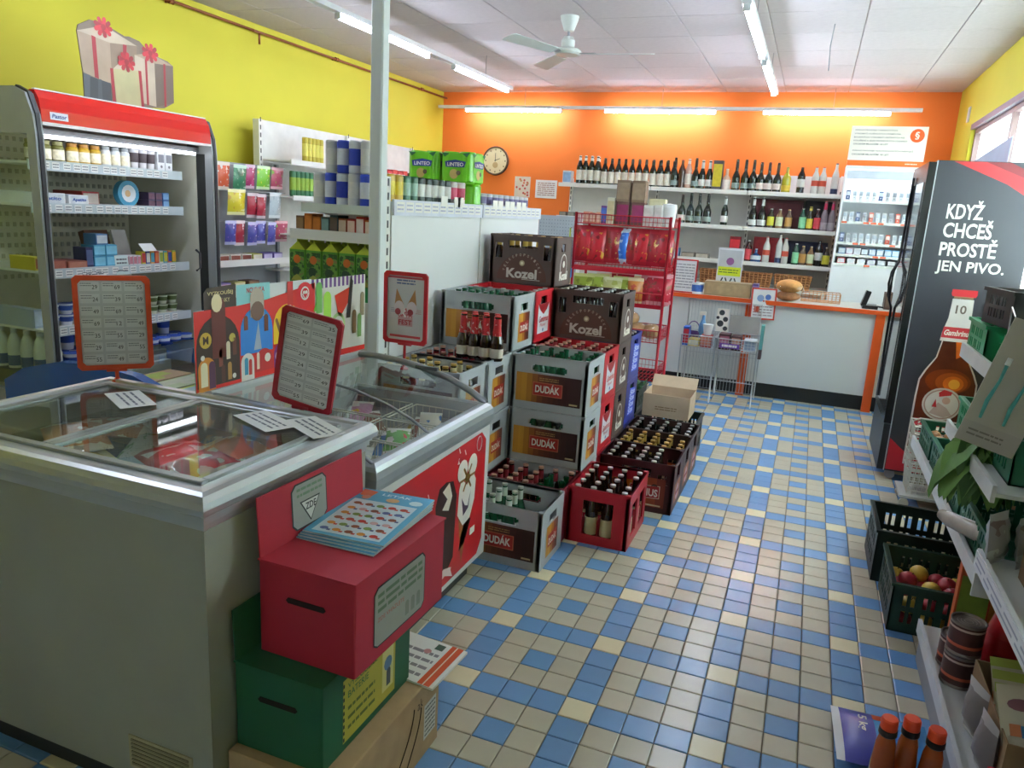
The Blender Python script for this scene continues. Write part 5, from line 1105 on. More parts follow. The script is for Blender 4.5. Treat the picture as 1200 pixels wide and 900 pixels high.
def paper_pack(label, xr, y, z, h, nr):
    xa, xb = xr; t = thing('toilet_paper_pack', label, 'toilet paper', ((xa+xb)/2, y, z), 0, 'green toilet paper packs'); L = (xb-xa)/2; b = MB(); r = L/nr
    for i in range(nr):
        for j in range(nr): b.lathe([(0, .004), (r*.85, 0), (r, .012), (r, h-.012), (r*.85, h), (0, h-.004)], GL, 14, (-L+r*(2*i+1), -L+r*(2*j+1), 0))
    if nr > 1: b.box(-L+r*.6, L-r*.6, -L+.002, L-.002, .008, h-.008, GL).box(-L+.002, L-.002, -L+r*.6, L-r*.6, .008, h-.008, GL)
    b.obj('pack_body', t)
    if nr > 1:
        for o_, u_ in (((-L, -L-.0008, 0), XU), ((L+.0008, -L, 0), (0, 1, 0))):
            b = MB().at(o_, u_, ZU); w_ = 2*L
            b.poly([(w_*.2, h*.5), (w_*.78, h*.5), (w_*.82, h*.68), (w_*.5, h*.74), (w_*.17, h*.68)], mt('2c3f8a', .4), 1); b.text('LINTEO', w_*.25, h*.53, w_*.5, h*.12, W8, 2, .02); b.disc(w_*.46, h*.28, h*.16, mt('b9a05a', .5), 1, 12); b.disc(w_*.6, h*.32, h*.08, mt('5a4a34', .5), 2, 8)
            b.poly([(w_*.06, h*.97), (w_*.3, h*.93), (w_*.16, h*.82)], mt('1f6a3a', .5), 1); b.poly([(w_*.94, h*.97), (w_*.7, h*.93), (w_*.84, h*.82)], mt('1f6a3a', .5), 1); b.obj('pack_print', t)
paper_pack('left bright green toilet paper pack resting on tins of gondola', (-2.08, -1.885), 1.12, tz+.119, .165, 2)
paper_pack('right upper bright green toilet paper pack on gondola', (-1.875, -1.68), 1.12, tz+.119, .165, 2)
paper_pack('small lower green toilet paper pack under right end of upper pack', (-1.78, -1.675), 1.14, tz, .118, 1)
# a row of tins carries the two raised packs
for i in range(3): tin['dark'].put((gx-.16-.1*i, 1.10, tz), 0, 'food tin under the green packs in back row, %s from left' % ORD[i], group='food tins on the gondola')
tin['pink'].put((gx-.05, .95, tz), 0, 'last pink food tin before the green packs', group='food tins on the gondola')
# ================================================================ BACK: COUNTER
OC = mt('d9561c', .4, 0, .04); CWH = mt('dde1e0', .4, 0, .03, 1.5)
t = thing('shop_counter', 'white shop counter with orange edges and black base in front of bottles', 'counter')
cx0, cx1, cy0, cy1 = -1.75, 1.20, 4.07, 4.70
MB().box(cx0, cx1, cy0+.02, cy0+.045, .13, .83, CWH).obj('front_panel', t)
MB().box(cx0, cx0+.02, cy0+.045, cy1, .13, .83, CWH).box(cx1-.02, cx1, cy0+.045, cy1, .13, .83, CWH).obj('side_panel', t)
MB().box(cx0+.02, cx1-.02, cy0+.05, cy0+.07, 0, .13, BLACK).obj('plinth', t)
MB().box(cx0-.02, cx1, cy0-.01, cy1, .835, .862, mt('b9b6ae', .35, 0, .05)).obj('worktop', t)
MB().box(cx0-.02, cx1, cy0-.022, cy0-.01, .83, .866, OC).obj('orange_edge', t)
for x in (-.345, .695): MB().box(x-.035, x+.035, cy0-.008, cy0+.02, 0, .83, OC).obj('orange_post', t)
WZ = .8625
# items on the counter
def stand_sign(label, x, y, z, rz, w, h, frame, draw, tilt=.1): 
    t = thing('price_sign', label, 'sign', (x, y, z), rz)
    for a, c_, e, g in ((-w/2, w/2, 0, .012), (-w/2, w/2, h-.012, h), (-w/2, -w/2+.012, .012, h-.012), (w/2-.012, w/2, .012, h-.012)): MB().at((0, 0, 0), XU, (0, tilt, 1)).box(a, c_, e, g, -.004, .004, frame).obj('frame_bar', t)
    b = MB().at((0, 0, 0), XU, (0, tilt, 1)); b.box(-w/2+.01, w/2-.01, .01, h-.01, -.001, .001, mt('d5d6d8', .5)); b.M = b.M @ Matrix.Translation((-w/2+.015, .015, .001)); draw(b, w-.03, h-.03); b.obj('price_sheet', t)
    MB().box(-.03, .03, -.01, .05, 0, .004, frame).obj('foot', t); return t
stand_sign('red framed price sheet standing at left end of the counter', -.955, 4.12, WZ, 0, .23, .30, mt('b81f24', .4), lambda m, w, h: m.lines(.01, .02, w-.01, h-.02, 9, mt('8a8c92', .6, 0, 0), 1, .35, 3))
_ps = stand_sign('red framed picture sheet leaning in front of counter edge by bread bag', -.235, 4.03, .70, .25, .21, .27, mt('c2331f', .4), lambda m, w, h: (m.lines(.01, .01, w-.01, h*.45, 4, mt('9a8a90', .6, 0, 0), 1, .4, 3), m.disc(w*.35, h*.7, .03, mt('7a90b8', .5), 1, 12), m.rect(w*.1, h*.2, w*.35, h*.4, mt('c2533a', .5), 2), m.disc(w*.7, h*.75, .025, mt('4a6ab0', .5), 1, 10)))
t = _ps; MB().tube([(0, .01, .16), (.0, .045, .162)], .008, mt('c2331f', .4)).obj('clamp', t)
pbox('long tan cardboard display box on the counter', -.76, -.36, 4.12, 4.26, WZ, .125, 'a08c6a', 'a99470', face='-y', name='display_box')
pbox('small blue and purple box at right end of tan display box', -.35, -.30, 4.12, 4.25, WZ, .13, '5a4a8a', '8a7ab0', face='-y')
t = thing('tin_can', 'white and blue tin standing left of tan display box', 'can', (-.83, 4.16, WZ)); MB().lathe([(0, 0), (.055, 0), (.055, .098), (.05, .1), (0, .1)], mt('d9dde0', .4), 16).obj('can_body', t); MB().lathe([(.0556, .02), (.0556, .08)], mt('3a62b0', .4, 0, .3, 30), 16).obj('label_wrap', t)
t = thing('flyer_holder', 'clear flyer holder with yellow-green card on the counter', 'stand', (-.58, 4.30, WZ)); MB().box(-.11, .11, 0, .006, 0, .42, mt('d8dce0', .3)).box(-.11, .11, -.06, 0, 0, .004, mt('d8dce0', .3)).obj('holder', t)
b = MB().at((-.11, -.001, 0), XU, ZU); b.rect(.01, .17, .21, .25, mt('c8d82a', .5), 1); b.rect(.01, .25, .21, .4, mt('b4b8bc', .5), 1); b.disc(.11, .3, .035, mt('8a5a8a', .5), 2, 10); b.lines(.02, .19, .19, .235, 2, mt('5a7a2a', .5), 2, .4); 
for k in range(4): b.capsule(.05+.04*k, .13, .012, .05, mt('3a3a3a', .5), 1, .4 if k % 2 else -.4)
b.obj('card_print', t)
# bread bag
t = thing('bread_bag', 'clear bag with two round loaves standing on the counter', 'bread', (-.05, 4.22, WZ))
MB().blob((0, 0, .13), .11, .09, .06, mt('c48a4a', .7, 0, .2, 20, bump=.3), 14, 8, 3, .04).obj('loaf', t); MB().blob((0, .0, .045), .105, .085, .044, mt('a86f45', .7, 0, .25, 30, bump=.3), 14, 8, 4, .05).obj('loaf', t)
MB().blob((0, 0, .095), .125, .10, .094, FILM, 14, 8, 9, .05).obj('plastic_bag', t)
# payment terminal and till things
t = thing('payment_terminal', 'black payment terminal on the counter by orange post', 'terminal', (.60, 4.25, WZ))
MB().cbox(-.05, .07, -.09, .09, 0, .03, BLACK).obj('base', t); MB().at((-.045, -.03, .02), (0, 1, 0), (.25, 0, 1)).prism([(-.05, 0), (.05, 0), (.045, .13), (-.045, .13)], -.02, .02, BLACK).obj('screen_head', t); MB().tube([(.07, 0, .02), (.14, .03, .01), (.2, -.02, .01)], .008, BLACK).obj('cable', t)
pbox('dark brown till device behind payment terminal', .72, .86, 4.25, 4.4, WZ, .14, '5a4438', '6f5a4a', face='-y', name='till_device', cat='device')
pbox('small blue bottle-shaped dispenser box behind fridge handle', .80, .85, 4.13, 4.18, WZ, .14, '2f5f9a', 'a9b8d0', face='-y')
t = thing('wire_tray', 'low orange-brown wire tray behind the bread bag', 'tray', (.22, 4.45, WZ)); b = MB(); wire_basket(b, -.16, .16, -.1, .1, 0.003, .08, mt('c48a5a', .5), .03, .002, .004, 2); b.obj('wire_mesh', t)
# ================================================================ BACK WALL SHELVING
t = thing('bottle_shelving', 'long white wall shelving of wine and spirit bottles behind counter', 'shelf')
PB = mt('cfcdc8', .5, 0, .03); by1 = 5.52
for x0_, x1_ in ((-2.60, -1.62), (-1.60, -.615), (-.595, .27)):
    MB().box(x0_, x1_, 5.90, 5.925, .1, 2.02 if x0_ > -1 else 1.86, PB).obj('back_panel', t)
for x in (-2.63, -1.62, -.615, .27):
    b = MB().box(x, x+.03, 5.86, 5.90, 0, 2.03 if x > -.7 else 1.9, SHELFW)
    for k in range(30): b.box(x+.01, x+.02, 5.859, 5.86, .1+.06*k, .135+.06*k, DARK)
    b.obj('slotted_upright', t)
for k, (z, x0_) in enumerate(((1.815, -2.66), (1.455, -2.66), (1.10, -2.60), (.86, -2.6), (.45, -2.6))):
    for a, c_ in (((x0_, -1.62), (-1.61, -.61), (-.60, .29))):
        s_ = MB().box(a, c_, by1, 5.90, z, z+.012, SHELFW).obj('shelf', t); MB().box(a, c_, by1-.012, by1, z-.022, z+.02, SHELFW).obj('price_rail', s_)
def wine(c, cap, lab, h=.30, r=.037, sh=.6, neck=None, lz=(.15, .5), nr=.014, capr=.0145): return bottle('wine_bottle', 'x', 'bottle', mt(c, .15, 0, .08, coat=.4), mt(cap, .4), mt(lab, .6, 0, .1, 40) if lab else None, h, r, None, shoulder=sh, necklab=mt(neck, .4) if neck else None, lab_z=lz, nr=nr, capr=capr, n=10)
Wd = {'whitecap': wine('1a2318', 'e3e2dc', 'd9d4c4', .31, neck='e3e2dc'), 'dark': wine('18201a', '1c2420', 'e0d8c8', .29, .036, .58, '1c2420', (.08, .5)), 'brown': wine('4a2a1c', 'b03a30', None, .3), 'rose': wine('c9a08c', 'e9e0d8', 'e6ddd0', .31, neck='e0d8cc'), 'round': wine('1c2a22', 'd8dcd8', 'e9e9e4', .3, .036, .5, 'd8dcd8', (.12, .34)),
      'champ': wine('16241c', '1a1f1c', '8a9a94', .32, .042, .42, '1a1f1c', (.1, .26)), 'champlab': wine('16241c', '5a1f24', 'e0d0c8', .30, .042, .42, '3a2a22', (.1, .3)), 'yellow': wine('a8a02a', '8a8a2a', 'd0b030', .26, .045, .55, None, (.1, .3)), 'black': wine('12100f', '1a1614', 'c9ccc9', .26, .038, .66, None, (.25, .55)), 'clear': wine('c9c8c0', 'c23a30', 'c8503a', .27, .036, .62, None, (.3, .5)), 'clearb': wine('cfd2cc', '2a2f4a', '2f3a5a', .31, .034, .6, None, (.04, .2), .013), 'pink': wine('d8b9a0', 'c9c8b9', 'e8dcd0', .22, .045, .5, None, (.05, .5)),
      'silverchamp': wine('20241f', 'd9dcd9', 'd4d6d2', .31, .042, .42, 'd9dcd9', (.08, .26)), 'grn': wine('1f4a38', 'e0e2de', '8ad0a0', .22, .034, .66, None, (.1, .6)), 'ylw': wine('3a3a2a', 'e6d65a', 'dccb4a', .24, .03, .6, 'e0d060', (.1, .5)), 'rd': wine('3a1a1c', 'e6e2de', 'c8404a', .22, .034, .66, None, (.1, .6)), 'pinktop': wine('8a7f86', 'c0305a', 'a39aa0', .30, .036, .5, 'c0305a', (.06, .3)), 'liq': wine('3a3528', 'b9b4a8', 'c9c23a', .2, .036, .6, None, (.15, .6)), 'amber': wine('9a7a5a', 'd9d2c4', 'd0d8b0', .2, .036, .6, None, (.15, .6)), 'rum': wine('6a5a50', 'cfa860', 'b98a4a', .2, .036, .6, None, (.15, .6)), 'flask': wine('2f4f80', 'a9b4c0', 'cfd8e0', .14, .055, .45, None, (.2, .5))}
LBL = {'whitecap': 'white-capped green wine bottle', 'dark': 'dark wine bottle with cream label', 'brown': 'reddish brown spirit bottle', 'rose': 'rosé bottle with pale label', 'round': 'dark bottle with round white label', 'champ': 'black-necked sparkling wine bottle', 'champlab': 'dark red-necked bottle with cream label', 'yellow': 'squat yellow-green liqueur bottle', 'black': 'black bottle with white label', 'clear': 'clear spirit bottle with red label', 'clearb': 'tall clear bottle with dark blue cap', 'pink': 'pale rounded liqueur bottle', 'silverchamp': 'silver-necked sparkling wine bottle', 'grn': 'small bottle with green label', 'ylw': 'slim bottle with yellow label', 'rd': 'small bottle with red label', 'pinktop': 'grey bottle with pink neck', 'liq': 'small bottle with yellow label and pale cap', 'amber': 'small bottle with pale green label', 'rum': 'small brown-labelled bottle', 'flask': 'round blue flask'}
def shelf_row(items, y, z, where, grp):
    for i, (k, x) in enumerate(items): Wd[k].put((x, y, z), i*1.3, '%s on %s, %s' % (LBL[k], where, ('%s from left' % ORD[i]) if i < 20 else ('%s from right' % ORD[len(items)-1-i])), group=grp)
top = [('whitecap', x) for x in (-2.45, -2.385, -2.315, -2.245)]+[('dark', x) for x in (-2.16, -2.083, -2.006, -1.93, -1.853, -1.776, -1.70, -1.62, -1.54, -1.465)]+[('champ', -1.385), ('brown', -1.31), ('rose', -1.24), ('champ', -1.165), ('round', -1.095), ('round', -1.02), ('pink', -.84), ('champ', -.745), ('champ', -.655), ('champ', -.575), ('champlab', -.50), ('champlab', -.42), ('champlab', -.335), ('yellow', -.245), ('black', -.105), ('clear', .03), ('clear', .10), ('clearb', .215)]
shelf_row(top, 5.60, 1.8275, 'top wine shelf', 'bottles on the top back shelf')
for i in range(14): Wd['dark' if i > 2 else 'whitecap'].put((-2.42+.077*i, 5.72, 1.8275), i, 'wine bottle in second row of top wine shelf, %s from left' % ORD[i], group='second row of wine bottles')
pbox('small white and blue carton at left end of top wine shelf', -2.63, -2.53, 5.55, 5.65, 1.8275, .14, 'd9dde0', '8fb0d0', face='-y')
pbox('dark gift box with yellow label on the top wine shelf', -.985, -.885, 5.56, 5.65, 1.8275, .30, '4a4448', 'c9b42a', face='-y')
mid = [('champlab', -1.27), ('champ', -1.18), ('champ', -1.09), ('champ', -1.0), ('round', -.82), ('silverchamp', -.53), ('silverchamp', -.44), ('liq', -.35), ('amber', -.265), ('rum', -.175), ('grn', -.04), ('ylw', .03), ('rd', .10), ('pinktop', .165), ('pinktop', .235)]
shelf_row(mid, 5.60, 1.4675, 'middle wine shelf', 'bottles on the middle back shelf')
pbox('dark red carton backing behind bottles on middle wine shelf', -.55, -.05, 5.78, 5.88, 1.4675, .30, '4a1820', '5a1c26', face='-y', name='gift_carton'); pbox('black carton backing behind right bottles on middle wine shelf', -.03, .25, 5.78, 5.88, 1.4675, .30, '1e1c1e', '2a282c', face='-y', name='gift_carton')
low = [('rd', -.53), ('flask', -.45), ('clear', -.35), ('clearb', -.225), ('clear', -.165), ('grn', -.06), ('rum', .01), ('amber', .085), ('black', .16), ('liq', .235)]
shelf_row(low, 5.58, 1.1125, 'lower spirits shelf', 'bottles on the lower back shelf')
pbox('glossy dark red gift box at left of lower spirits shelf', -.73, -.62, 5.56, 5.66, 1.1125, .25, '7a1018', 'c22430', face='-y', name='gift_box'); pbox('red carton behind bottles on lower spirits shelf', -.5, -.2, 5.76, 5.86, 1.1125, .26, '9a2028', 'a8282f', face='-y', name='gift_carton'); pbox('dark blue carton behind bottles on lower spirits shelf', -.17, .24, 5.76, 5.86, 1.1125, .24, '1c2440', '28304f', face='-y', name='gift_carton')
for k, (x, c, c2, nm) in enumerate(((-1.32, '5a8ab0', 'b8c8d0', 'blue bowl-shaped packet'), (-1.15, '6a6258', 'a09484', 'grey pan-like tin'), (-1.0, '7a7468', 'b0a898', 'flat brown tin'))): pbox('%s on lower back shelf left of red gift box' % nm, x-.07, x+.07, 5.55, 5.68, 1.1125, .05 if k else .09, c, c2, face='-y')
# wicker bread baskets
WK = mt('8a5a34', .8, 0, .25, 60, bump=.5)
for k, x in enumerate((-.80, -.43, -.05)):
    t = thing('wicker_basket', 'brown wicker bread basket under spirits shelf, %s from left' % ORD[k], 'basket', (x, 5.42, .8725)); b = MB()
    for j in range(6): b.tube([(-.16-.004*j, -.07, .012+.024*j), (.16+.004*j, -.07, .012+.024*j), (.16+.004*j, .09, .012+.024*j), (-.16-.004*j, .09, .012+.024*j)], .0125, WK, 5, True)
    for i in range(9): b.tube([(-.16+.04*i, -.082, 0), (-.17+.0425*i, -.084, .145)], .006, mt('a97444', .8, 0, .2, 40), 4)
    b.box(-.155, .155, -.07, .09, 0, .01, WK); b.obj('woven_body', t)
b = MB().box(-1.0, .27, 5.30, 5.50, .85, .872, SHELFW); tag(b.obj('bread_ledge'), 'white ledge carrying the wicker baskets below spirits shelf', 'shelf')
MB().box(-.99, -.96, 5.31, 5.50, 0, .85, SHELFW).obj('ledge_leg', bpy.data.objects['bread_ledge']); MB().box(.24, .27, 5.31, 5.50, 0, .85, SHELFW).obj('ledge_leg', bpy.data.objects['bread_ledge'])
# grey pegboard left of bottle shelving
t = thing('pegboard_stand', 'grey pegboard panel standing left of the red snack rack', 'stand', (-2.5, 5.1, 0)); b = MB().box(-.22, .24, 0, .02, .05, 1.47, mt('a9b4bb', .5))
for i in range(14):
    for j in range(14): b.box(-.2+.032*i, -.192+.032*i, -.001, 0, .95+.036*j, .958+.036*j, mt('6a757c', .5, 0, 0))
b.obj('pegboard', t); MB().box(-.22, .24, -.12, .12, 0, .05, GREY).obj('foot', t); MB().box(.24, .27, -.005, .025, 0, 1.49, WHITE).obj('edge_upright', t)
for k in range(2): pbox(('left', 'right')[k]+' small dark packet above grey pegboard on wine shelf end', -2.64+.1*k, -2.56+.1*k, 5.55, 5.65, 1.4675, .05, '4a4a44', '8a8474', face='-y')
# ================================================================ TOBACCO CABINET
t = thing('tobacco_cabinet', 'white lit tobacco cabinet with open shelves beside beer fridge', 'cabinet', (.615, 5.30, 0))
TW_ = mt('e9ecef', .35, 0, .02); w_ = .325
MB().box(-w_, w_, .30, .32, .0, 2.10, TW_).box(-w_, -w_+.02, 0, .30, .0, 2.10, TW_).box(w_-.02, w_, 0, .30, .0, 2.10, TW_).box(-w_+.02, w_-.02, 0, .30, 2.07, 2.10, TW_).box(-w_+.02, w_-.02, 0.02, .30, 0, 1.18, TW_).obj('cabinet_body', t)
MB().box(w_, w_+.015, 0, .28, 1.1, 2.08, mt('2a2a50', .3)).obj('dark_edge', t)
MB().at((0, .02, 2.0), XU, ZU).box(-w_+.02, w_-.02, -.02, .06, -.02, .0, mt('c9d0dc', .3)).obj('header_panel', t)
MB().box(-w_+.03, w_-.03, .06, .09, 2.03, 2.05, mt('fbfdff', .4, 0, 0, emit=14)).obj('cabinet_lamp', t)
TZ = (1.785, 1.585, 1.385, 1.27, 1.18)
for i, z in enumerate(TZ):
    s_ = MB().box(-w_+.02, w_-.02, .01, .30, z-.008, z, TW_).obj('shelf', t)
    b = MB().at((-w_+.02, .009, z-.025), XU, ZU); b.box(0, 2*w_-.04, 0, .024, -.003, 0, mt('e6eae6', .4)); rd = random.Random(i)
    for k in range(9):
        c = ('d9603a', 'e9ece9')[(k*7+i*3) % 10 < (1, 6, 4, 0, 0)[i]-0] if False else ('d9603a' if rd.random() < (.0, .6, .5, .1, .1)[i] else 'dfe6e0')
        b.rect(.01+.065*k, .003, .06+.065*k, .021, mt(c, .5), 1)
    b.obj('price_rail', s_)
cpk = {}
for nm, c, c2 in (('white', 'd6dade', 'a9b4c0'), ('blue', '4a5a80', 'c0c8d8'), ('red', 'c2503a', 'e8d8d0'), ('grey', 'b9bcc2', '8a8f98')):
    cpk[nm] = prod('box', 'cigarette_pack', 'x', 'tobacco', c, c2, .038, .022, .088)
for r, seq in enumerate((['blue', 'white', 'white', 'white', 'white', 'blue', 'grey', 'grey', 'white', 'white'], ['white', 'white', 'blue', 'grey', 'red', 'white', 'white', 'grey', 'red', 'white'], ['blue', 'grey', 'white', 'white', 'white', 'white', 'white', 'red', 'white', 'white'])):
    for i, c in enumerate(seq): cpk[c].put((.345+.058*i, 5.335, TZ[r]+.0005), 0, '%s cigarette pack on %s tobacco shelf, %s from left' % (c, ('top', 'second', 'third')[r], ORD[i]), group='cigarette packs')
for i, c in enumerate(('3f5f9a', 'c9a0b8', 'd8dce0', '30343c', '4a80b0', '6f8fb0', '5a9ac8', '5aa0cc')): pbox('%s tobacco pouch on fourth tobacco shelf, %s from left' % (('blue', 'pink', 'white', 'black', 'blue', 'grey-blue', 'sky blue', 'sky blue')[i], ORD[i]), .335+.068*i, .395+.068*i, 5.32, 5.38, TZ[3]+.0005, .06, c, 'd0d8e0', face='-y')
for i, c in enumerate(('c2303a', 'd8c8cc', 'e0e2e4', '9a90b8', '6a6f78', '50545c')): pbox('%s lighter box on lowest tobacco shelf, %s from left' % (('red', 'pinkish', 'white', 'lilac', 'grey', 'dark')[i], ORD[i]), .335+.09*i, .405+.09*i, 5.32, 5.38, TZ[4]+.0005, .05, c, 'd8dce0', face='-y')
t = thing('notice_board', 'white notice board with orange paragraph emblem above tobacco cabinet', 'sign', (.615, 5.31, 2.1015))
b = MB().box(-w_, w_, 0, .02, 0, .36, W8); b.obj('board', t); b = MB().at((-w_, -.0003, 0), XU, ZU); T2 = mt('55585c', .6, 0, 0)
b.rect(0, 0, 2*w_, .05, mt('ea6a18', .5), 1); b.text('§', .545, .245, .04, .07, W8, 4, .02); b.disc(.565, .28, .06, mt('ea5a14', .5), 2, 24); b.lines(.5, .015, .6, .035, 1, W8, 2, .4)
for i, (s_, wd) in enumerate((('ZÁKAZ PRODEJE TABÁKOVÝCH', .36), ('VÝROBKŮ, KUŘÁCKÝCH POMŮCEK,', .40), ('BYLINNÝCH VÝROBKŮ URČENÝCH KE', .43), ('KOUŘENÍ A ELEKTRONICKÝCH CIGARET', .46), ('OSOBÁM MLADŠÍM 18 LET', .30))): b.text(s_, .03, .315-.031*i, wd, .017, T2, 2, .01)
for i, (s_, wd) in enumerate((('ZÁKAZ PRODEJE ALKOHOLICKÝCH NÁPOJŮ', .52), ('OSOBÁM MLADŠÍM 18 LET', .32))): b.text(s_, .03, .13-.033*i, wd, .018, T2, 2, .01)
b.obj('board_print', t)
# ================================================================ RED SNACK RACK
t = thing('red_wire_rack', 'tall red wire rack full of crisps and bread beside beer crates', 'rack', (0, 0, 0))
RW = mt('b5162a', .3, .1, .05); ax0, ax1, ay0, ay1 = -1.60, -.885, 2.78, 3.16
for x, y in ((ax1, ay0), (ax1, ay1), (ax0, ay0), (ax0, ay1)): MB().tube([(x, y, 0), (x, y, 1.52)], .011, RW, 8).obj('upright', t)
for z0, hh in ((1.44, .07), (1.10, .05), (.855, .10), (.59, .09), (.3, .09)):
    b = MB(); wire_basket(b, ax0+.012, ax1-.012, ay0, ay1, z0, z0+hh, RW, .028, .0018, .005, 2); b.obj('wire_shelf', t)
MB().at((ax0+.01, ay0-.004, 1.09), XU, ZU).box(0, ax1-ax0-.02, 0, .035, -.002, .002, RW).obj('front_band', t); MB().at((ax0+.01, ay0-.004, .845), XU, ZU).box(0, ax1-ax0-.02, 0, .03, -.002, .002, RW).obj('front_band', t)
crisp = {k: Proto(pouch('crisp_bag', 'x', 'crisps', w, h, .06, c, c2, sd, st)) for k, (w, h, c, c2, st, sd) in {'dark red': (.13, .27, '9a1524', 'b01a2c', [(.3, .5, '6a2a1c'), (.5, .65, 'c9a05a')], 1), 'red': (.15, .27, 'c01a2c', 'a81828', [(.6, .8, '7a1a1c'), (0, 1, 'd0902c')], 2), 'blue': (.09, .26, '2f6fd0', 'c9d8f0', [(.3, .45, '6aa0e8')], 3), 'olive': (.17, .2, '98a83a', 'd0d88a', [(.3, .6, '7f8a2c')], 4), 'pale yellow': (.17, .19, 'c9cc8a', 'e4e6b8', [(.3, .6, 'b0b45a')], 5), 'orange': (.12, .2, 'd0843a', 'e8d8b0', [(.4, .7, 'c2503a')], 6), 'bright red': (.18, .23, 'c8203a', 'e8a0a8', [(.5, .7, '9a3a2c')], 7)}.items()}
for i, (k, x, z) in enumerate((('red', -1.535, 1.165), ('red', -1.43, 1.15), ('dark red', -1.31, 1.165), ('blue', -1.23, 1.17), ('dark red', -1.155, 1.165), ('red', -1.08, 1.16), ('dark red', -1.01, 1.165), ('red', -.935, 1.165))): crisp[k].put((x, ay0+.045, z-.01), label='%s crisp bag in the top crisp row of red rack, %s from left' % (k, ORD[i]), rot=(-.08, 0, .15*math.sin(i*1.7)), group='crisp bags in the red rack')
for i in range(5): crisp['red'].put((-1.5+.13*i, ay0+.15, 1.155), label='red crisp bag behind the front crisp row, %s from left' % ORD[i], rot=(-.1, 0, .1), group='crisp bags in the red rack')
crisp['dark red'].put((ax1-.02, ay0+.2, 1.155), label='dark red crisp bag facing sideways at right end of red rack', rot=(0, 0, PI/2), group='crisp bags in the red rack')
for i, (k, x, z, h_) in enumerate((('olive', -1.52, .86, 0), ('olive', -1.41, .865, 0), ('pale yellow', -1.30, .86, 0), ('olive', -1.21, .86, 0), ('orange', -1.11, .86, 0), ('bright red', -1.00, .86, 0), ('bright red', -.94, .87, 0))): crisp[k].put((x, ay0+.05+.02*(i % 2), z), label='%s snack bag on second tier of red rack, %s from left' % (k, ORD[i]), rot=(-.1, 0, .2*math.sin(i*2.1)), group='bags on second tier of red rack')
for i in range(4): crisp['bright red' if i % 2 else 'orange'].put((-1.4+.15*i, ay0+.2, .865), label='snack bag in back of the second tier of red rack, %s from left' % ORD[i], rot=(-.1, 0, .1), group='bags on second tier of red rack')
LOAF = mt('c99a6a', .75, 0, .2, 18, bump=.4)
for i, (x, z) in enumerate(((-1.46, .65), (-1.27, .65), (-1.09, .65), (-.97, .65), (-1.36, .735), (-1.17, .735))):
    tt = thing('bread_loaf', 'bagged bread loaf on third tier of red rack, %s' % (('first from left', 'second from left', 'third from left', 'rightmost', 'upper left', 'upper right')[i]), 'bread', (x, ay0+.12, z-.05), 0, 'bread on the red rack')
    MB().blob((0, 0, .045), .085 if i != 3 else .06, .1, .045, LOAF, 12, 7, i, .05).obj('loaf', tt); tt.scale = (1.15, 1.0, 1.3); MB().blob((0, 0, .047), .092 if i != 3 else .066, .106, .046, FILM, 12, 7, i+9, .05).obj('plastic_bag', tt)
# on the top tier
def rb_(label, x, w, z, h, c, c2, txt=None, dy=.1): return pbox(label, x-w/2, x+w/2, ay0+.02, ay0+.02+dy, z, h, c, c2, txt, face='-y')
z0 = 1.4455
for k in range(2):
    rb_('purple-pink coffee box in top basket of red rack, %s' % ('left', 'right')[k], -1.255+.115*k, .095, z0, .165, '6a4a42', '8a2a58')
    rb_('brown box stacked on the %s purple-pink coffee box' % ('left', 'right')[k], -1.26+.115*k, .10, z0+.1655, .155, '7a6450', '8f7a64')
rb_('tall white packet left of coffee boxes in red rack top basket', -1.345, .055, z0, .19, 'd8d4c0', 'c0b08a'); rb_('white paper packet right of coffee boxes on red rack', -1.06, .075, z0, .15, 'dcdcd6', 'c9c4c0'); rb_('second white paper packet with dark mark on red rack', -.99, .055, z0, .155, 'dcdcd6', 'c9c4c0')
pbox('yellowish cream box behind white packets on red rack', -1.09, -.97, ay0+.16, ay0+.25, z0, .2, 'cfcaa0', 'd8d4b0', face='-y')
t = thing('white_tub', 'white plastic tub at right end of red rack top basket', 'tub', (-.925, ay0+.12, z0)); MB().lathe([(0, 0), (.045, 0), (.055, .14), (.05, .165), (0, .17)], mt('e4e6e4', .4), 16).obj('tub_body', t)
for i, (x, c, h) in enumerate(((-1.53, 'd0806a', .05), (-1.48, 'c9805a', .045), (-1.43, 'd89a7a', .05))): rb_('low orange packet at left of red rack top basket, %s' % ORD[i], x, .045, z0, h+.03, c, 'e0c0a8')
rb_('purple and blue tilted packet in the red rack top basket', -1.395, .045, z0, .13, '6a3f80', '4a6ac0')
# cleaning tools hanging left of rack
t = thing('cleaning_set', 'yellow-blue cleaning brush set hanging at left end of red rack', 'brush', (-1.615, 2.70, .98)); MB().tube([(0, 0, .12), (0, 0, .42)], .006, mt('c9d84a', .4)).obj('handle', t); MB().box(-.03, .03, -.02, .02, .05, .12, mt('3a7ac0', .5)).obj('brush_head', t); MB().box(-.025, .025, -.02, .02, 0, .05, mt('c9b08a', .8)).obj('bristles', t); MB().tube([(0, 0, .42), (.0, .08, .43)], .003, STEEL).obj('hook', t)
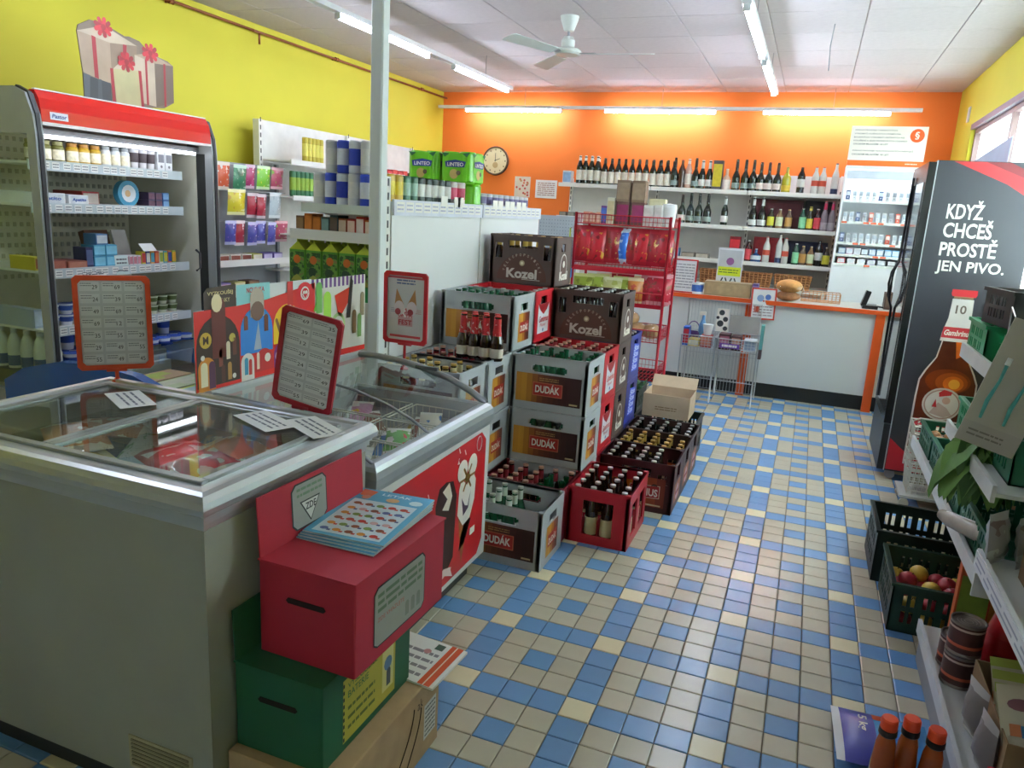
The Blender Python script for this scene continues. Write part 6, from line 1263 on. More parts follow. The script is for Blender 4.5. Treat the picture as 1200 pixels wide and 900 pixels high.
# vegetable crate with greens at rack foot
plast_crate('plastic_crate', 'dark green crate with leafy greens behind blue beer crates', -1.3, -.93, 2.40, 2.72, 0, .30, PGD)
VG = mt('5f9a2a', .6, 0, .2, 20); VD = mt('2f5f3a', .6, 0, .2, 20)
for i in range(7):
    tt = thing('cabbage', '%s leafy cabbage head in dark green crate by rack, %s' % (('bright green', 'dark green')[i % 2], ORD[i]), 'vegetable', (-1.24+.09*(i % 4), 2.48+.12*(i//4), .26+.08*(i//4)), i, 'cabbages in the crate')
    MB().blob((0, 0, .05), .055, .055, .05, (VG, VD)[i % 2], 10, 6, i, .12).obj('head', tt)
    b = MB()
    for k in range(5): a = k*1.257; b.add([(0, 0, .02), (.07*math.cos(a-.5), .07*math.sin(a-.5), .07), (.09*math.cos(a), .09*math.sin(a), .11), (.07*math.cos(a+.5), .07*math.sin(a+.5), .07)], [(0, 1, 2, 3)], (VG, VD)[i % 2], True)
    b.obj('outer_leaves', tt)
# ================================================================ WIRE BINS BY THE COUNTER
SW = mt('b9bec2', .3, .7, .04)
def bin_(label, x0, x1, y0, y1, zt, zb):
    t = thing('wire_bin', label, 'bin', (0, 0, 0)); b = MB(); wire_basket(b, x0, x1, y0, y1, zb, zt, SW, .026, .0016, .005, 4); b.obj('wire_mesh', t)
    for x in (x0, x1):
        for y in (y0, y1): MB().tube([(x, y, 0), (x, y, zt)], .006, SW, 6).obj('leg', t)
    
    for y in (y0, y1): b = MB(); wire_grid(b, (x0, y, .12), (x1-x0, 0, 0), (0, 0, zb-.12), int((x1-x0)/.026), 1, .0014, SW); b.obj('lower_mesh', t)
    return t
bin_('left silver wire bin with bargain goods in front of the counter', -.84, -.56, 3.62, 4.0, .56, .46)
bin_('right silver wire bin with biscuits in front of the counter', -.555, -.215, 3.60, 4.0, .56, .46)
t = thing('bin_back', 'tall wire back screen behind bargain bins at the counter', 'screen', (0, 0, 0)); b = MB(); wire_grid(b, (-.86, 4.02, .12), (.62, 0, 0), (0, 0, .70), 22, 3, .0018, SW); b.obj('wire_mesh', t); MB().tube([(-.86, 4.02, 0), (-.86, 4.02, .83), (-.24, 4.02, .83), (-.24, 4.02, 0)], .005, SW).obj('frame', t)
zb = .4635
for i, (x, w, dd, h, c, c2, nm) in enumerate(((-.81, .05, .1, .16, '2f5ab0', 'c02a3a', 'blue and red box'), (-.74, .09, .12, .06, 'c9b44a', 'd8d8c0', 'yellow and white packet'), (-.64, .09, .12, .1, 'a83a3a', 'c9806a', 'red box under foam cups'), (-.49, .09, .12, .13, '4a2a2c', 'b06a80', 'dark chocolate box'), (-.395, .08, .12, .12, '4a2a2c', 'c08a70', 'second dark chocolate box'), (-.28, .10, .12, .1, 'c9d0d4', '8a9ab0', 'white tray packet'))):
    pbox('%s in the wire bins, %s from left' % (nm, ORD[i]), x-w/2, x+w/2, 3.64, 3.64+dd, zb, h, c, c2, face='-y')
t = thing('sponge_pack', 'purple and white sign card on chocolate boxes in right wire bin', 'card', (-.44, 3.592, .485)); b = MB().at((-.08, 0, 0), XU, ZU); b.box(0, .16, 0, .04, -.002, 0, mt('7a4fb0', .5)); b.lines(.02, .008, .14, .032, 1, W8, 1, .8); b.obj('card', t)
sheet('grey_card', 'large grey card leaning at the back of right wire bin', 'card', (-.49, 3.93, .575), XU, (0, .1, 1), .25, .15, mt('9a9894', .6, 0, .1))
t = thing('ball_pack', 'white pack with black circles leaning in the wire bins', 'pack', (-.60, 3.90, .575)); b = MB().at((0, 0, 0), XU, (0, .1, 1)); b.box(0, .1, 0, .2, -.01, 0, W8)
for x, y, r in ((.04, .165, .024), (.075, .11, .022), (.035, .07, .028), (.08, .03, .02), (.01, .12, .014)): b.disc(x, y, r, INK, 1, 12)
b.obj('pack_print', t)
t = thing('spray_bottle', 'blue and white spray bottle standing in left wire bin', 'bottle', (-.70, 3.82, .4635)); MB().lathe([(0, 0), (.035, 0), (.035, .16), (.015, .21), (.012, .25)], mt('5a88b8', .3), 12).obj('bottle_body', t); MB().box(-.035, .015, -.01, .01, .25, .28, W8).obj('spray_head', t)
t = thing('purple_basket', 'purple plastic basket with arched handle in left wire bin', 'basket', (-.775, 3.82, .4635)); MB().lathe([(0, 0), (.05, 0), (.06, .1), (.056, .1), (.047, .006)], mt('6a4a8a', .5), 12).obj('basket_body', t); MB().tube([(.055*math.cos(a), 0, .1+.09*math.sin(a)) for a in [PI*k/8 for k in range(9)]], .005, mt('6a4a8a', .5)).obj('handle', t)
t = thing('foam_cups', 'clear-wrapped white cups standing between wire bins', 'cups', (-.64, 3.70, .5645)); MB().lathe([(0, 0), (.03, 0), (.045, .09), (0, .09)], mt('dfe2e4', .4), 12).obj('cups', t)
t = thing('hanging_cloth', 'teal and dark packet hanging at right corner of wire bins', 'pack', (-.195, 3.66, .50)); MB().box(-.012, .012, -.05, .05, 0, .2, mt('5aa0a0', .5)).obj('packet', t); MB().box(-.013, .013, -.05, .05, -.08, 0, mt('5a4a48', .5)).obj('lower_packet', t)
# ================================================================ RIGHT SIDE: BEER FRIDGE
bx0, bx1, by0, by1_, bz = .69, 1.21, 2.2, 2.92, 1.92
t = thing('beer_fridge', 'tall black beer fridge with printed beer advertising on its side', 'fridge')
BK = mt('2b2b30', .3, 0, .04); 
MB().box(bx0, bx1, by0, by1_, .06, bz, BK).obj('cabinet', t)
MB().box(bx0-.045, bx0-.003, by0, by1_, .36, bz-.01, mt('17181a', .25)).obj('door_frame', t)
MB().box(bx0-.049, bx0-.045, by0+.06, by1_-.05, .42, bz-.12, mt('5f6264', .06, .6, 0)).obj('door_glass', t)
MB().box(bx0-.04, bx0, by0+.01, by1_-.01, .06, .35, mt('1c1e20', .4)).obj('bottom_grille', t)
MB().box(bx0-.004, bx0+.002, by0-.003, by0+.002, .06, bz, mt('c9cccf', .3, .6)).obj('edge_trim', t)
for x in (bx0+.04, bx1-.06):
    for y in (by0+.05, by1_-.05): MB().at((x, y-.01, .032), XU, ZU).lathe([(0, -.012), (.03, -.012), (.03, .012), (0, .012)], GREY, 12).obj('wheel', t)
hp = [(bx0-.055, 2.74, .42), (bx0-.06, 2.74, 1.02), (bx0-.085, 2.70, 1.07), (bx0-.09, 2.66, 1.16), (bx0-.085, 2.70, 1.26), (bx0-.06, 2.74, 1.32), (bx0-.055, 2.74, 1.85)]
MB().tube(hp, .008, BLACK, 8).tube([(bx0-.06, 2.74, 1.02), (bx0-.085, 2.80, 1.09), (bx0-.09, 2.83, 1.17), (bx0-.085, 2.80, 1.25), (bx0-.06, 2.74, 1.32)], .008, BLACK, 8).obj('door_handle', t)
b = MB().at((0, by0-.0005, 0), XU, ZU); DG = mt('34343b', .32, 0, .05)
b.rect(bx0+.006, .07, bx1, bz-.004, DG, 1)
b.poly([(.77, bz-.004), (.93, bz-.004), (1.21, 1.80), (1.21, 1.70), (1.05, 1.80)], mt('b81f26', .35, 0, .1, 6), 2); b.poly([(.93, bz-.004), (1.05, bz-.004), (1.21, 1.84), (1.21, 1.80)], mt('7a1820', .35), 2)
b.poly([(bx0+.006, .07), (bx0+.006, .27), (.78, .2), (.88, .16), (.9, .07)], mt('b81f2c', .35), 2)
TWt = mt('eceade', .4, 0, 0)
for s_, x, z, w_, h_ in (('KDYŽ', .779, 1.60, .185, .105), ('CHCEŠ', .777, 1.495, .245, .105), ('PROSTĚ', .776, 1.39, .285, .105), ('JEN PIVO.', .772, 1.285, .345, .082)): b.text(s_, x, z, w_, h_ if 'J' not in s_ else .08, TWt, 3, .022)
am, am2, dkb = mt('64260f', .3, 0, .4, 5), mt('d9691c', .3, 0, .25, 9), mt('3a1812', .3)
cx = .945
def sym(pts): return [(cx-x, z) for x, z in pts]+[(cx+x, z) for x, z in reversed(pts)]
b.poly(sym([(.055, 1.15), (.06, 1.0), (.07, .9), (.085, .80), (.13, .72), (.155, .66), (.16, .55), (.16, .12)]), mt('d8cfc8', .3), 3)
b.poly(sym([(.05, 1.15), (.055, 1.0), (.064, .9), (.078, .80), (.122, .715), (.147, .655), (.15, .55), (.15, .12)]), am, 4)
b.poly([(cx+.0, .93), (cx+.045, .93), (cx+.05, .82), (cx+.02, .80)], am2, 5); b.disc(cx+.0, .66, .12, mt('84340f', .3, 0, .1), 5, 24, .075); b.disc(cx+.02, .655, .085, mt('a84a14', .3, 0, .1), 6, 24, .06); b.disc(cx+.03, .65, .055, am2, 7, 20, .045); b.disc(cx+.035, .648, .03, mt('f0a83c', .3), 8, 16)
b.poly(sym([(.05, 1.155), (.056, 1.05), (.078, .95), (.082, .90)]), mt('ddd6d0', .4), 7); b.poly(sym([(.074, .985), (.08, .92)]), mt('c2343c', .4), 8)
b.poly(sym([(.064, 1.205), (.066, 1.18), (.06, 1.165)]), mt('c2202a', .35), 8); b.rect(cx-.05, 1.15, cx+.05, 1.168, mt('8a6a4a', .4), 7)
b.text('10', cx-.03, 1.065, .055, .05, mt('6a5a50', .4, 0, 0), 9, .02); b.text('Gambrinus', cx-.07, .935, .14, .034, W8, 9, .03, .2)
b.disc(cx-.01, .52, .105, mt('d8cdc6', .4), 9, 28, .10); b.disc(cx-.01, .52, .095, mt('b8948a', .4), 10, 28, .09); b.disc(cx-.01, .52, .088, mt('e6dfda', .4), 11, 28, .083)
b.disc(cx+.01, .545, .022, mt('d8b0a0', .4), 13, 12); b.poly([(cx-.03, .565), (cx+.03, .58), (cx+.035, .6), (cx-.01, .61), (cx-.035, .59)], mt('c22a34', .4), 14); b.poly([(cx-.07, .46), (cx-.03, .53), (cx+.02, .5), (cx+.05, .46), (cx+.01, .44)], mt('c9b0a8', .4), 12); b.poly([(cx-.06, .5), (cx-.045, .55), (cx-.035, .5)], mt('c22a34', .4), 14)
b.rect(cx-.14, .36, cx+.14, .42, mt('c2343c', .4), 8); b.text('Gambrinus', cx-.12, .37, .24, .04, W8, 9, .03, .2)
b.obj('side_print', t)
# ---- basket stack
t = thing('basket_trolley', 'low wheeled base under the stacked wire shopping baskets', 'trolley', (.90, 1.83, 0))
MB().box(-.17, .17, -.13, .13, .06, .075, mt('b9bab4', .4)).obj('base_plate', t)
for x in (-.14, .14):
    for y in (-.1, .1): MB().at((x, y-.01, .027), XU, ZU).lathe([(0, -.01), (.026, -.01), (.026, .01), (0, .01)], mt('c4c0b0', .5), 12).obj('wheel', t); MB().box(x-.015, x+.015, y-.012, y+.012, .05, .062, GREY).obj('wheel_fork', t)
BS = mt('c9c8be', .35, .4, .04)
bk = thing('shopping_basket', 'x', 'basket'); b = MB()
for k in range(5):
    z = .02+.03*k; e = .012*k/4
    b.tube([(-.13-e, -.09-e, z), (.13+e, -.09-e, z), (.13+e, .09+e, z), (-.13-e, .09+e, z)], .002 if k < 4 else .004, BS, 4, True)
for i in range(12):
    for s_ in (-1, 1): x = -.13+.0236*i; b.tube([(x, s_*.09, .0), (x, s_*.102, .14)], .0014, BS, 4)
for i in range(8):
    for s_ in (-1, 1): y = -.09+.0257*i; b.tube([(s_*.13, y, .0), (s_*.142, y, .14)], .0014, BS, 4)
for i in range(11): x = -.13+.026*i; b.tube([(x, -.09, 0), (x, .09, 0)], .0014, BS, 4)
b.obj('wire_mesh', bk); MB().tube([(-.142, -.03, .14), (-.1, -.085, .155), (.1, -.085, .155), (.142, -.03, .14)], .004, mt('c9303a', .4)).obj('handle', bk); MB().tube([(-.142, .03, .14), (-.1, .085, .15), (.1, .085, .15), (.142, .03, .14)], .004, BS).obj('handle', bk)
bk = Proto(bk)
for k in range(7): bk.put((.90+.004*math.sin(k*3), 1.83+.004*math.cos(k*2), .0765+.042*k), .03*math.sin(k), 'wire shopping basket in the stack before beer fridge, %s' % ('lowest' if k == 0 else 'topmost with red handle' if k == 6 else ORD[k]+' from bottom'), group='stacked shopping baskets')
pbox('red and white leaflet lying in topmost wire basket', .80, .98, 1.78, 1.88, .335, .02, 'c9303a', 'e8dcd8', face='-y', name='leaflet_pack')
# ================================================================ PRODUCE STAND
SH2 = mt('c9ccca', .4, .2, .04)
t = thing('produce_stand', 'white tiered produce stand along the right wall', 'shelf')
MB().box(1.19, 1.21, -.43, 1.25, .05, 1.30, mt('b9bab4', .5)).obj('back_panel', t)
for y in (-.43, .4, 1.2): MB().box(1.15, 1.19, y, y+.04, 0, 1.34, SHELFW).obj('upright', t)
for z, y0_, y1_, x0_ in ((.52, -.42, 1.22, .672), (.80, -.42, .40, .66), (1.10, -.42, .40, .66)):
    s_ = MB().box(x0_+.012, 1.15, y0_, y1_, z-.012, z, SH2).obj('shelf', t); MB().box(x0_, x0_+.012, y0_, y1_, z-.03, z+.022, mt('d4d6d4', .35, .2)).obj('front_rail', s_)
MB().box(.66, 1.15, -.43, -.42, .48, .55, SHELFW).obj('end_bracket', t)
crates = [('green plastic crate with onions at far end of low produce shelf', .70, 1.08, .87, 1.2, .5205, .11, PG), ('green plastic crate with potatoes in the middle of low produce shelf', .70, 1.08, .50, .83, .5205, .12, PG), ('green crate holding onions on low produce shelf before lettuce', .70, 1.08, .13, .46, .5205, .12, PG), ('empty green crate at near end of low produce shelf', .70, 1.08, -.34, .09, .5205, .12, PG),
          ('green crate with red radishes at far end of middle tier', .69, 1.08, .06, .38, .8005, .12, PGL), ('dark green crate at near part of middle tier', .72, 1.08, -.32, .02, .8005, .14, PG), ('bright green crate on far end of the top tier', .675, 1.05, .10, .39, 1.1005, .12, PGL), ('bright green crate on near part of the top tier', .76, 1.10, -.36, .03, 1.1005, .12, PGL)]
for lb, a, b_, c, d, z, h, m in crates: plast_crate('produce_crate', lb, a, b_, c, d, z, h, m, slot=(5, 4), group='green produce crates')
plast_crate('produce_crate', 'black crate with oranges set aslant on the top green crate', .69, .96, .02, .24, 1.225, .12, mt('1c1c1c', .5), .18, (4, 4))
ON = mt('b0794a', .5, 0, .2, 30); PO = mt('8f7a58', .7, 0, .2, 30, bump=.3); RA = mt('b32a3f', .5, 0, .15, 20); ORN = mt('e07a1c', .5, 0, .1, 20); AR = mt('a82530', .35, 0, .3, 18); AY = mt('d0a83c', .35, 0, .3, 14)
def fruit(name, label, cat, m, r, stem=True, sq=.9):
    tt = thing(name, label, cat); MB().blob((0, 0, r*sq), r, r, r*sq, m, 12, 8, 3, .03).obj('fruit_body', tt)
    if stem: MB().tube([(0, 0, r*sq*1.85), (.003, 0, r*sq*2+.008)], .0018, mt('5a4428', .8), 4).obj('stem', tt)
    return Proto(tt)
f_on, f_po, f_ra, f_or, f_ar, f_ay = fruit('onion', 'x', 'vegetable', ON, .03), fruit('potato', 'x', 'vegetable', PO, .033, False, .75), fruit('radish', 'x', 'vegetable', RA, .018), fruit('orange', 'x', 'fruit', ORN, .034, False), fruit('apple', 'x', 'fruit', AR, .037), fruit('apple', 'x', 'fruit', AY, .036)
def heap(p, label, x0, x1, y0, y1, z, nx, ny, grp, lay=1, skip=0):
    rd = random.Random(len(label)); n = 0
    for l in range(lay):
        for j in range(ny):
            for i in range(nx):
                if skip and rd.random() < skip: continue
                x = x0+(x1-x0)*(i+.5+.5*(l % 2)*(i < nx-1))/nx; y = y0+(y1-y0)*(j+.5+rd.uniform(-.1, .1))/ny
                p.put((x, y, z+.05*l), label='%s, row %s from viewer, %s from left' % (label if l == 0 else label+' upper layer', ORD[j], ORD[i]), rot=(rd.uniform(-.5, .5), rd.uniform(-.5, .5), rd.uniform(0, 6)), group=grp)
heap(f_on, 'onion in crate under the lettuce', .72, 1.0, .15, .44, .555, 4, 4, 'onions in green crate')
heap(f_po, 'potato in middle crate of low produce shelf', .72, 1.0, .52, .81, .555, 4, 4, 'potatoes in green crate')
heap(f_on, 'onion in far crate of low produce shelf', .72, 1.0, .89, 1.18, .545, 4, 3, 'onions in far green crate')
heap(f_ra, 'radish in green crate on middle tier', .71, .95, .08, .36, .86, 5, 5, 'radishes in green crate')
heap(f_or, 'orange in black crate on top tier', .71, .94, .05, .22, 1.26, 3, 2, 'oranges in black crate')
# lettuce
t = thing('lettuce', 'large bunch of green lettuce hanging over edge of middle produce tier', 'vegetable', (.70, -.03, .775)); t.scale = (1.35, 1.45, 1.25); LG = [mt('55803a', .6, 0, .25, 14), mt('6f9848', .6, 0, .2, 14), mt('3d6428', .6, 0, .25, 14)]
rd = random.Random(4)
for k in range(24):
    a = -2.9+2.6*(k*7 % 24)/23+rd.uniform(-.15, .15); L = rd.uniform(.09, .15); W_ = rd.uniform(.03, .05); tw = rd.uniform(-.4, .4); vs = []; n_ = 5
    for i in range(n_+1):
        u = i/n_; r_ = L*u; z_ = .05+.03*math.sin(u*2)-.17*u*u; wdt = W_*math.sin(PI*min(u*.85+.08, 1))
        c_, s_ = math.cos(a), math.sin(a)
        for v_ in (-1, -.5, 0, .5, 1): vs.append((r_*c_*.8-v_*wdt*s_, r_*s_*.5+v_*wdt*c_, z_+.012*abs(v_)+.010*math.sin(9*u+3*v_+k)+tw*.05*v_*u))
    fs = [(i*5+j, i*5+j+1, i*5+j+6, i*5+j+5) for i in range(n_) for j in range(4)]
    MB().add(vs, fs, LG[k % 3], True).obj('leaf', t)
MB().blob((.03, .03, .05), .06, .06, .05, LG[0], 12, 7, 2, .12).obj('heart', t)
# white bag, bright against window
t = thing('white_tray_stack', 'white rounded foam packaging standing on top produce tier', 'packaging', (.86, .32, 1.225)); MB().blob((0, 0, .09), .035, .06, .085, mt('f2f2f0', .6, 0, 0), 14, 9, 2, .04).obj('foam_body', t); MB().blob((-.02, -.05, .02), .02, .03, .02, mt('f2f2f0', .6, 0, 0), 10, 6, 2, .04).obj('foam_foot', t)
# ---- black crates on floor
plast_crate('produce_crate', 'black-green slotted crate of potatoes on the floor, farther one', .525, 1.10, .635, 1.025, 0, .24, PGD, slot=(7, 4)); plast_crate('produce_crate', 'dark green slotted crate of apples on the floor, nearer one', .555, 1.12, .20, .59, 0, .20, mt('173a28', .5, 0, .08), slot=(7, 4))
heap(f_po, 'potato in the black floor crate', .55, .97, .66, 1.0, .007, 6, 4, 'potatoes in floor crate', 2)
k = 0
for j in range(4):
    for i in range(6):
        p, nm = (f_ar, 'red') if (i*3+j*2) % 4 < 2 else (f_ay, 'yellow-red'); p.put((.60+.078*i+.01*(j % 2), .25+.09*j, .008), label='%s apple in dark green floor crate, %s row back, %s from left' % (nm, ORD[j], ORD[i]), rot=(.3*math.sin(k), .3*math.cos(k), k), group='apples in floor crate'); k += 1
k = 0
for j in range(4):
    for i in range(6):
        p, nm = (f_ar, 'red') if (i+j*2) % 3 else (f_ay, 'yellow-red'); p.put((.60+.076*i+.012*((j+1) % 2), .26+.088*j, .066), label='%s apple in second layer of dark green floor crate, %s row, %s from left' % (nm, ORD[j], ORD[i]), rot=(.3*math.sin(k+1), .3*math.cos(k), k), group='apples in floor crate'); k += 1
for j, (x, y, p, nm) in enumerate(((.615, .36, f_ar, 'deep red'), (.665, .44, f_ay, 'small yellow-green'), (.70, .29, f_ay, 'yellow-red'), (.78, .27, f_ar, 'red'), (.84, .33, f_ay, 'yellow'), (.77, .38, f_ar, 'red'), (.91, .27, f_ay, 'yellow'))): p.put((x, y, .124), label='%s apple on top of the heap in dark green floor crate, %s from left' % (nm, ORD[j]), rot=(.2, .3, j), group='apples in floor crate')
# ================================================================ NEAR SHELF UNIT
t = thing('near_shelf_unit', 'white shelf unit at right foreground with cans and packets', 'shelf'); ny0, ny1 = -1.9, -.46
MB().box(1.17, 1.19, ny0, ny1, 0, 1.4, mt('a9aaa6', .5)).obj('back_panel', t)
for z, x0_, ya in ((.14, .625, .02), (.60, .66, -.40)):
    s_ = MB().box(x0_+.012, 1.14, ny0, ya, z-.015, z, SH2).obj('shelf', t); MB().box(x0_, x0_+.012, ny0, ya, z-.03, z+.02, mt('cfd2d6', .4)).obj('price_rail', s_)
    if z > .3:
        b = MB().at((x0_-.001, ya, z-.035), (0, -1, 0), ZU); b.box(0, 1.4, 0, .05, -.001, .001, mt('d9dbe2', .5)); b.lines(.02, .008, .9, .042, 2, mt('9aa0b4', .6, 0, 0), 2, .4, 3); b.obj('label_strip', s_)
MB().box(.64, 1.14, ny0, .02, 0, .11, GREY).obj('base', t)
tn = thing('food_can', 'x', 'can'); MB().lathe([(0, .004), (.047, 0), (.05, .003), (.05, .006), (.048, .01), (.048, .1), (.05, .104), (.05, .108), (.046, .108), (.044, .102), (0, .102)], mt('8a8078', .3, .7, .05), 20).obj('can_body', tn)
MB().lathe([(.0487, .012), (.0487, .098)], mt('4a2620', .4, 0, .25, 20), 20).obj('label_wrap', tn); MB().lathe([(.049, .03), (.049, .04)], mt('c25a3a', .4), 20).lathe([(.049, .085), (.049, .092)], mt('c9b0a0', .4), 20).obj('label_band', tn)
b = MB()
for r_ in (.012, .022, .032): b.tube([(r_*math.cos(a), r_*math.sin(a), .1025) for a in [PI*k/8 for k in range(16)]], .0008, mt('b0a698', .3, .7), 4, True)
b.obj('lid_rings', tn); tn = Proto(tn)
for k, (x, y, z, nm) in enumerate(((.695, -.33, .1405, 'lower near the shelf edge'), (.695, -.33, .2495, 'upper near the shelf edge'), (.70, -.22, .1405, 'behind the stacked pair'), (.97, -.34, .1405, 'right of red bottle, lower'), (.97, -.34, .2495, 'right of red bottle, upper'))): tn.put((x, y, z), k, 'dark red-brown meat can on lowest shelf, %s' % nm, group='meat cans on lowest shelf')
t = thing('ketchup_bottle', 'large red plastic bottle standing behind cans on lowest shelf', 'bottle', (.82, -.27, .1405)); b = MB(); b.lathe([(0, 0), (.055, .002), (.06, .02), (.06, .17), (.045, .23), (.02, .26), (.02, .27)], mt('b81a22', .3, 0, .08, coat=.3), 18).obj('bottle_body', t); MB().lathe([(.022, .27), (.024, .30), (0, .305)], mt('d0302a', .4), 14).obj('cap', t)
b = MB().at((-.045, -.0615, .06), XU, ZU); b.rect(.0, .0, .08, .06, mt('7a1a1c', .5), 1); b.rect(.01, .02, .035, .045, mt('d8a88a', .5), 2); b.rect(.045, .02, .07, .045, mt('c98a6a', .5), 2); b.obj('label_print', t)
pbox('colourful green and orange soup packet behind cans on lowest shelf', .70, .80, -.10, -.06, .1405, .30, 'c25a2a', '7a9a3a', face='-y'); pbox('second colourful vegetable packet at back of lowest shelf', .78, .90, -.04, .0, .1405, .32, '9a3a2a', 'd0a03a', face='-y')
t = open_box('cardboard_box', 'open brown cardboard box holding seasoning bags on lowest shelf', .70, 1.08, -.86, -.46, .1405, .30, mt('8f7250', .85, 0, .06, 14, bump=.1))
sb = Proto(pouch('spice_bag', 'x', 'bag', .15, .2, .03, 'd8cfae', 'b9c45a', 31, [(.2, .35, 'd07a5a'), (.35, .45, '6aa0c8'), (.6, .75, '7a4a5a')]))
for k in range(4): sb.put((.78+.012*k, -.80+.075*k, .16), label='cream seasoning bag in open brown box, %s from viewer' % ORD[k], rot=(-.55, 0, .05*k), group='seasoning bags')
sheet('seed_card', 'cream card reading SEMA sticking out of brown box', 'card', (.70, -.83, .27), (.9, .0, .12), (-.05, .75, .62), .17, .16, mt('d6ccb0', .6), .002, lambda m, w, h: (m.text('SEMA', .125, .03, .07, .024, INK, 2, .02, 0, PI/2), m.disc(.05, .11, .03, mt('8a5a5f', .6, 0, .2), 1, 12, .016), m.disc(.09, .085, .02, mt('6a4a50', .6), 1, 12, .012), m.rect(.02, .03, .045, .06, mt('d8865a', .5), 1), m.rect(.045, .028, .06, .058, mt('5a9ac8', .5), 1), m.rect(.06, .03, .085, .055, mt('c2604a', .5), 1)))
clr = Proto(pouch('clear_bag', 'x', 'bag', .12, .16, .05, '77706c', 'a9a6a2', 12, [(.2, .6, '5f5450')]))
for k, (x, y, z, rz) in enumerate(((.66, -.62, .142, .2), (.655, -.78, .142, .1))): clr.put((x+.03, y, z), label='crumpled clear film bag along the lowest shelf edge, %s from far' % ORD[k], rot=(0, .1, PI/2+rz), group='clear film bags')
pbox('red packet standing under front of brown box on lowest shelf', .655, .70, -.99, -.91, .1405, .12, 'b01a2a', '8a1420', face='-y')
# second shelf of near unit
t = open_box('cardboard_box', 'brown cardboard box with raised flaps on near second shelf', .74, 1.12, -.9, -.52, .6005, .72, mt('7d6346', .85, 0, .06, 14, bump=.1))
for k, (x, a) in enumerate(((.76, .25), (.90, .2))): MB().at((x-.93, -.19, .12), (.25, .05, 0), (.12, 0, 1)).box(0, .01, 0, .16, 0, .30, mt('a98a62', .85, 0, .06, 14)).obj('flap', t) if k == 0 else MB().at((-.05, -.19, .12), (1, 0, 0), (.2, -.1, 1)).box(0, .12, 0, .14, 0, .005, mt('a98a62', .85, 0, .06, 14)).obj('flap', t)
cf = Proto(pouch('rice_cake_bag', 'x', 'bag', .10, .15, .05, '8f8b88', 'a9a9a5', 15, [(.3, .55, '7a6864')]))
for k in range(5): cf.put((.70+.075*k, -.44+.01*(k % 2), .6005), label='pale film-wrapped packet at far end of near second shelf, %s from left' % ORD[k], rot=(-.1, 0, .9), group='film-wrapped packets')
t = thing('film_wrapped_root', 'pale film-wrapped roll lying over low produce rail', 'vegetable', (.665, -.10, .57)); b = MB(); b.tube([(-.035, .10, .0), (-.02, .05, .006), (.05, -.07, .012), (.10, -.16, .02)], [.018, .026, .028, .02], mt('a59a8c', .4, 0, .15, 20, coat=.4), 12); b.obj('wrapped_roll', t); MB().tube([(-.03, .06, .028), (.05, -.06, .042), (.09, -.14, .04)], .003, mt('e9e9e6', .3), 5).obj('white_string', t)
pbox('small red and yellow packet between boxes on near second shelf', .86, .93, -.50, -.46, .6005, .10, 'c2503a', 'd8b43a', face='-y')
tn.put((.97, -.60, .6205-.02), 0, 'dark jar-like can on near second shelf right of brown box', group=None)
# ---- hanging card strip
t = thing('hanging_display_card', 'slanted grey hanging card with two teal toothbrushes above produce', 'card', (.526, -.5, .966)); ux, vx = (.97, 0, -.26), (.24, 0, .97)
b = MB().at((0, 0, 0), ux, vx); b.box(0, .15, 0, .355, -.002, .002, mt('b0aca2', .5, 0, .03)); 
b.M = b.M @ Matrix.Translation((0, 0, .0025)); b.text('2-', .095, .31, .03, .02, INK, 1); b.text('TWISTER', .055, .275, .08, .022, mt('4a4a48', .6, 0, 0), 1, .01); b.lines(.02, .02, .11, .045, 2, mt('7a766e', .6, 0, 0), 1, .4, 2); b.rect(.0, .0, .15, .06, mt('a8a39c', .5), 0); b.obj('card', t)
for k, x in enumerate((.035, .095)):
    b = MB().at((0, 0, .006), ux, vx); b.tube([(x, .07, .004), (x-.004, .12, .006), (x+.002, .18, .005), (x, .225, .006)], [.004, .006, .004, .005], mt('4aa0a0', .3, 0, .2, 40), 6).tube([(x, .225, .006), (x, .245, .006)], .007, mt('dfe6e6', .3), 6); b.obj('toothbrush', t)
    MB().at((0, 0, .003), ux, vx).rect(x-.012, .25, x+.012, .254, INK, 1).obj('slot', t)
MB().tube([(.085, 0, .345), (.10, .12, .36), (.135, .25, .15)], .002, STEEL).obj('hook', t)
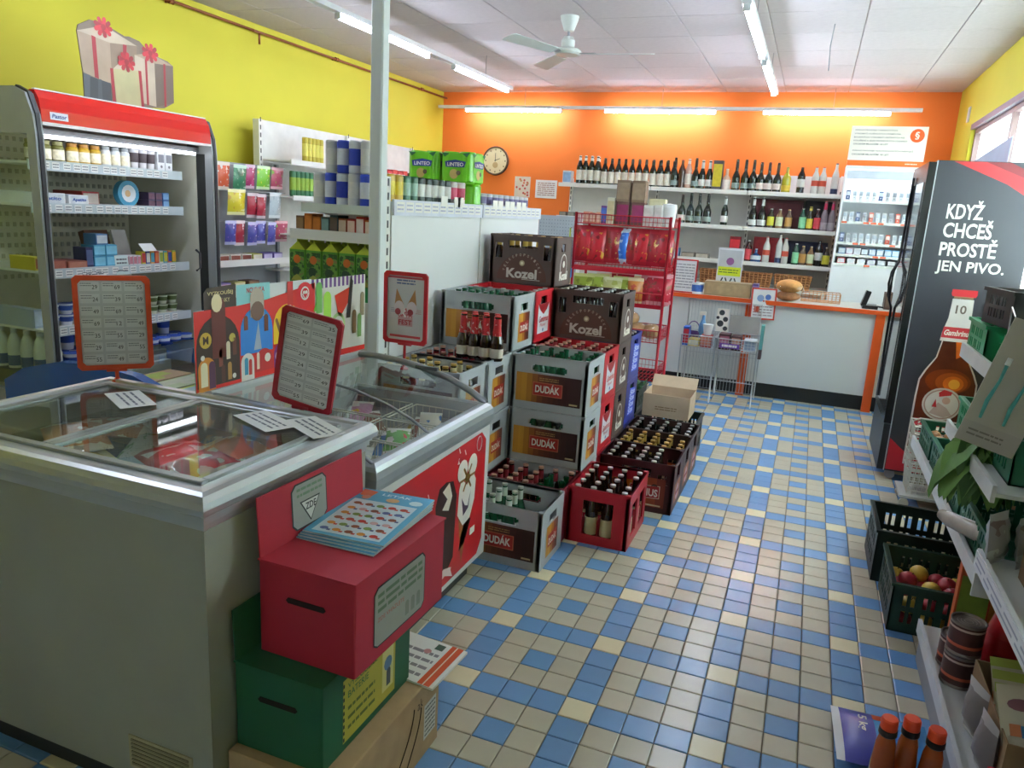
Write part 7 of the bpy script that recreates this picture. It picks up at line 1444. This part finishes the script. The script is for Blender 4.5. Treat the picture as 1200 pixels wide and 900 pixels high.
# ---- floor foreground
sc = thing('juice_bottle', 'x', 'bottle'); MB().lathe([(0, 0), (.026, .002), (.028, .012), (.028, .19), (.024, .245), (.018, .27), (.018, .285)], mt('a04a1c', .2, 0, .12, 8, coat=.4), 16).obj('bottle_body', sc)
MB().lathe([(.0185, .27), (.022, .274), (.022, .288), (.0185, .29)], mt('1c1814', .4), 16).obj('neck_ring', sc); MB().lathe([(.0195, .289), (.0205, .292), (.0205, .314), (.018, .319), (0, .32)], mt('e0451c', .4), 18).obj('cap', sc); sc = Proto(sc)
for k, (x, y) in enumerate(((.432, -.91), (.486, -.885), (.54, -.905))): sc.put((x, y, 0), 0, 'brown juice bottle with orange-red cap on the floor, %s of three' % ('left', 'middle', 'right')[k], group='orange-capped bottles')
t = thing('blue_bag', 'dark blue and light blue plastic sack lying on floor behind orange-capped bottles', 'bag', (.335, -.60, 0), .05)
vs = []; nx, ny_ = 12, 8
rd = random.Random(8)
for s_ in (1, -1):
    for j in range(ny_+1):
        for i in range(nx+1):
            u, v = i/nx, j/ny_; k_ = (math.sin(PI*min(max((u-.04)/.92, 0), 1))**.5)*(math.sin(PI*v)**.5); vs.append((.01+.27*u, (v-.5)*.26, .035+s_*.032*k_*(1+rd.uniform(-.08, .08)*(0 < i < nx and 0 < j < ny_))))
W1 = (nx+1)*(ny_+1); cb = MB(); cbl, clb, cor, cwh = mt('1c1c9c', .3, 0, .06, 10), mt('3f8fd0', .2, 0, .06, coat=.5), mt('d8531e', .3), mt('d9dcdf', .35)
def cell(i, j):
    if i == 0: return cwh
    if i < 5: return cbl
    if i in (5, 6) and j >= 6: return cor
    return clb
base = None
for s_ in (0, 1):
    for j in range(ny_):
        for i in range(nx):
            q = [s_*W1+j*(nx+1)+i, s_*W1+j*(nx+1)+i+1, s_*W1+(j+1)*(nx+1)+i+1, s_*W1+(j+1)*(nx+1)+i]
            q = q if s_ == 0 else q[::-1]
            if base is None: cb.add(vs, [tuple(q)], cell(i, j), True); base = 1
            else: cb._more([tuple(q)], cell(i, j))
cb.obj('sack_body', t)
b = MB().at((.10, .06, .0695), (0, -1, 0), (1, 0, 0)); b.text('5 kg', .0, -.03, .075, .032, W8, 2, .02); b.obj('sack_print', t)
b = MB().at((.17, .03, .071), (1, 0, 0), (0, 1, 0)); b.lines(.0, -.10, .05, .0, 6, mt('1f5fa8', .4, 0, 0), 1, .4, 4); b.obj('small_print', t)
# thin banner leaning in window
sheet('blue_banner', 'pale blue banner leaning inside the window above beer fridge', 'banner', (1.19, 4.4, 1.75), (0, -1, .05), (0, -.15, 1), 1.3, .34, mt('8fa3bd', .5, 0, .05))
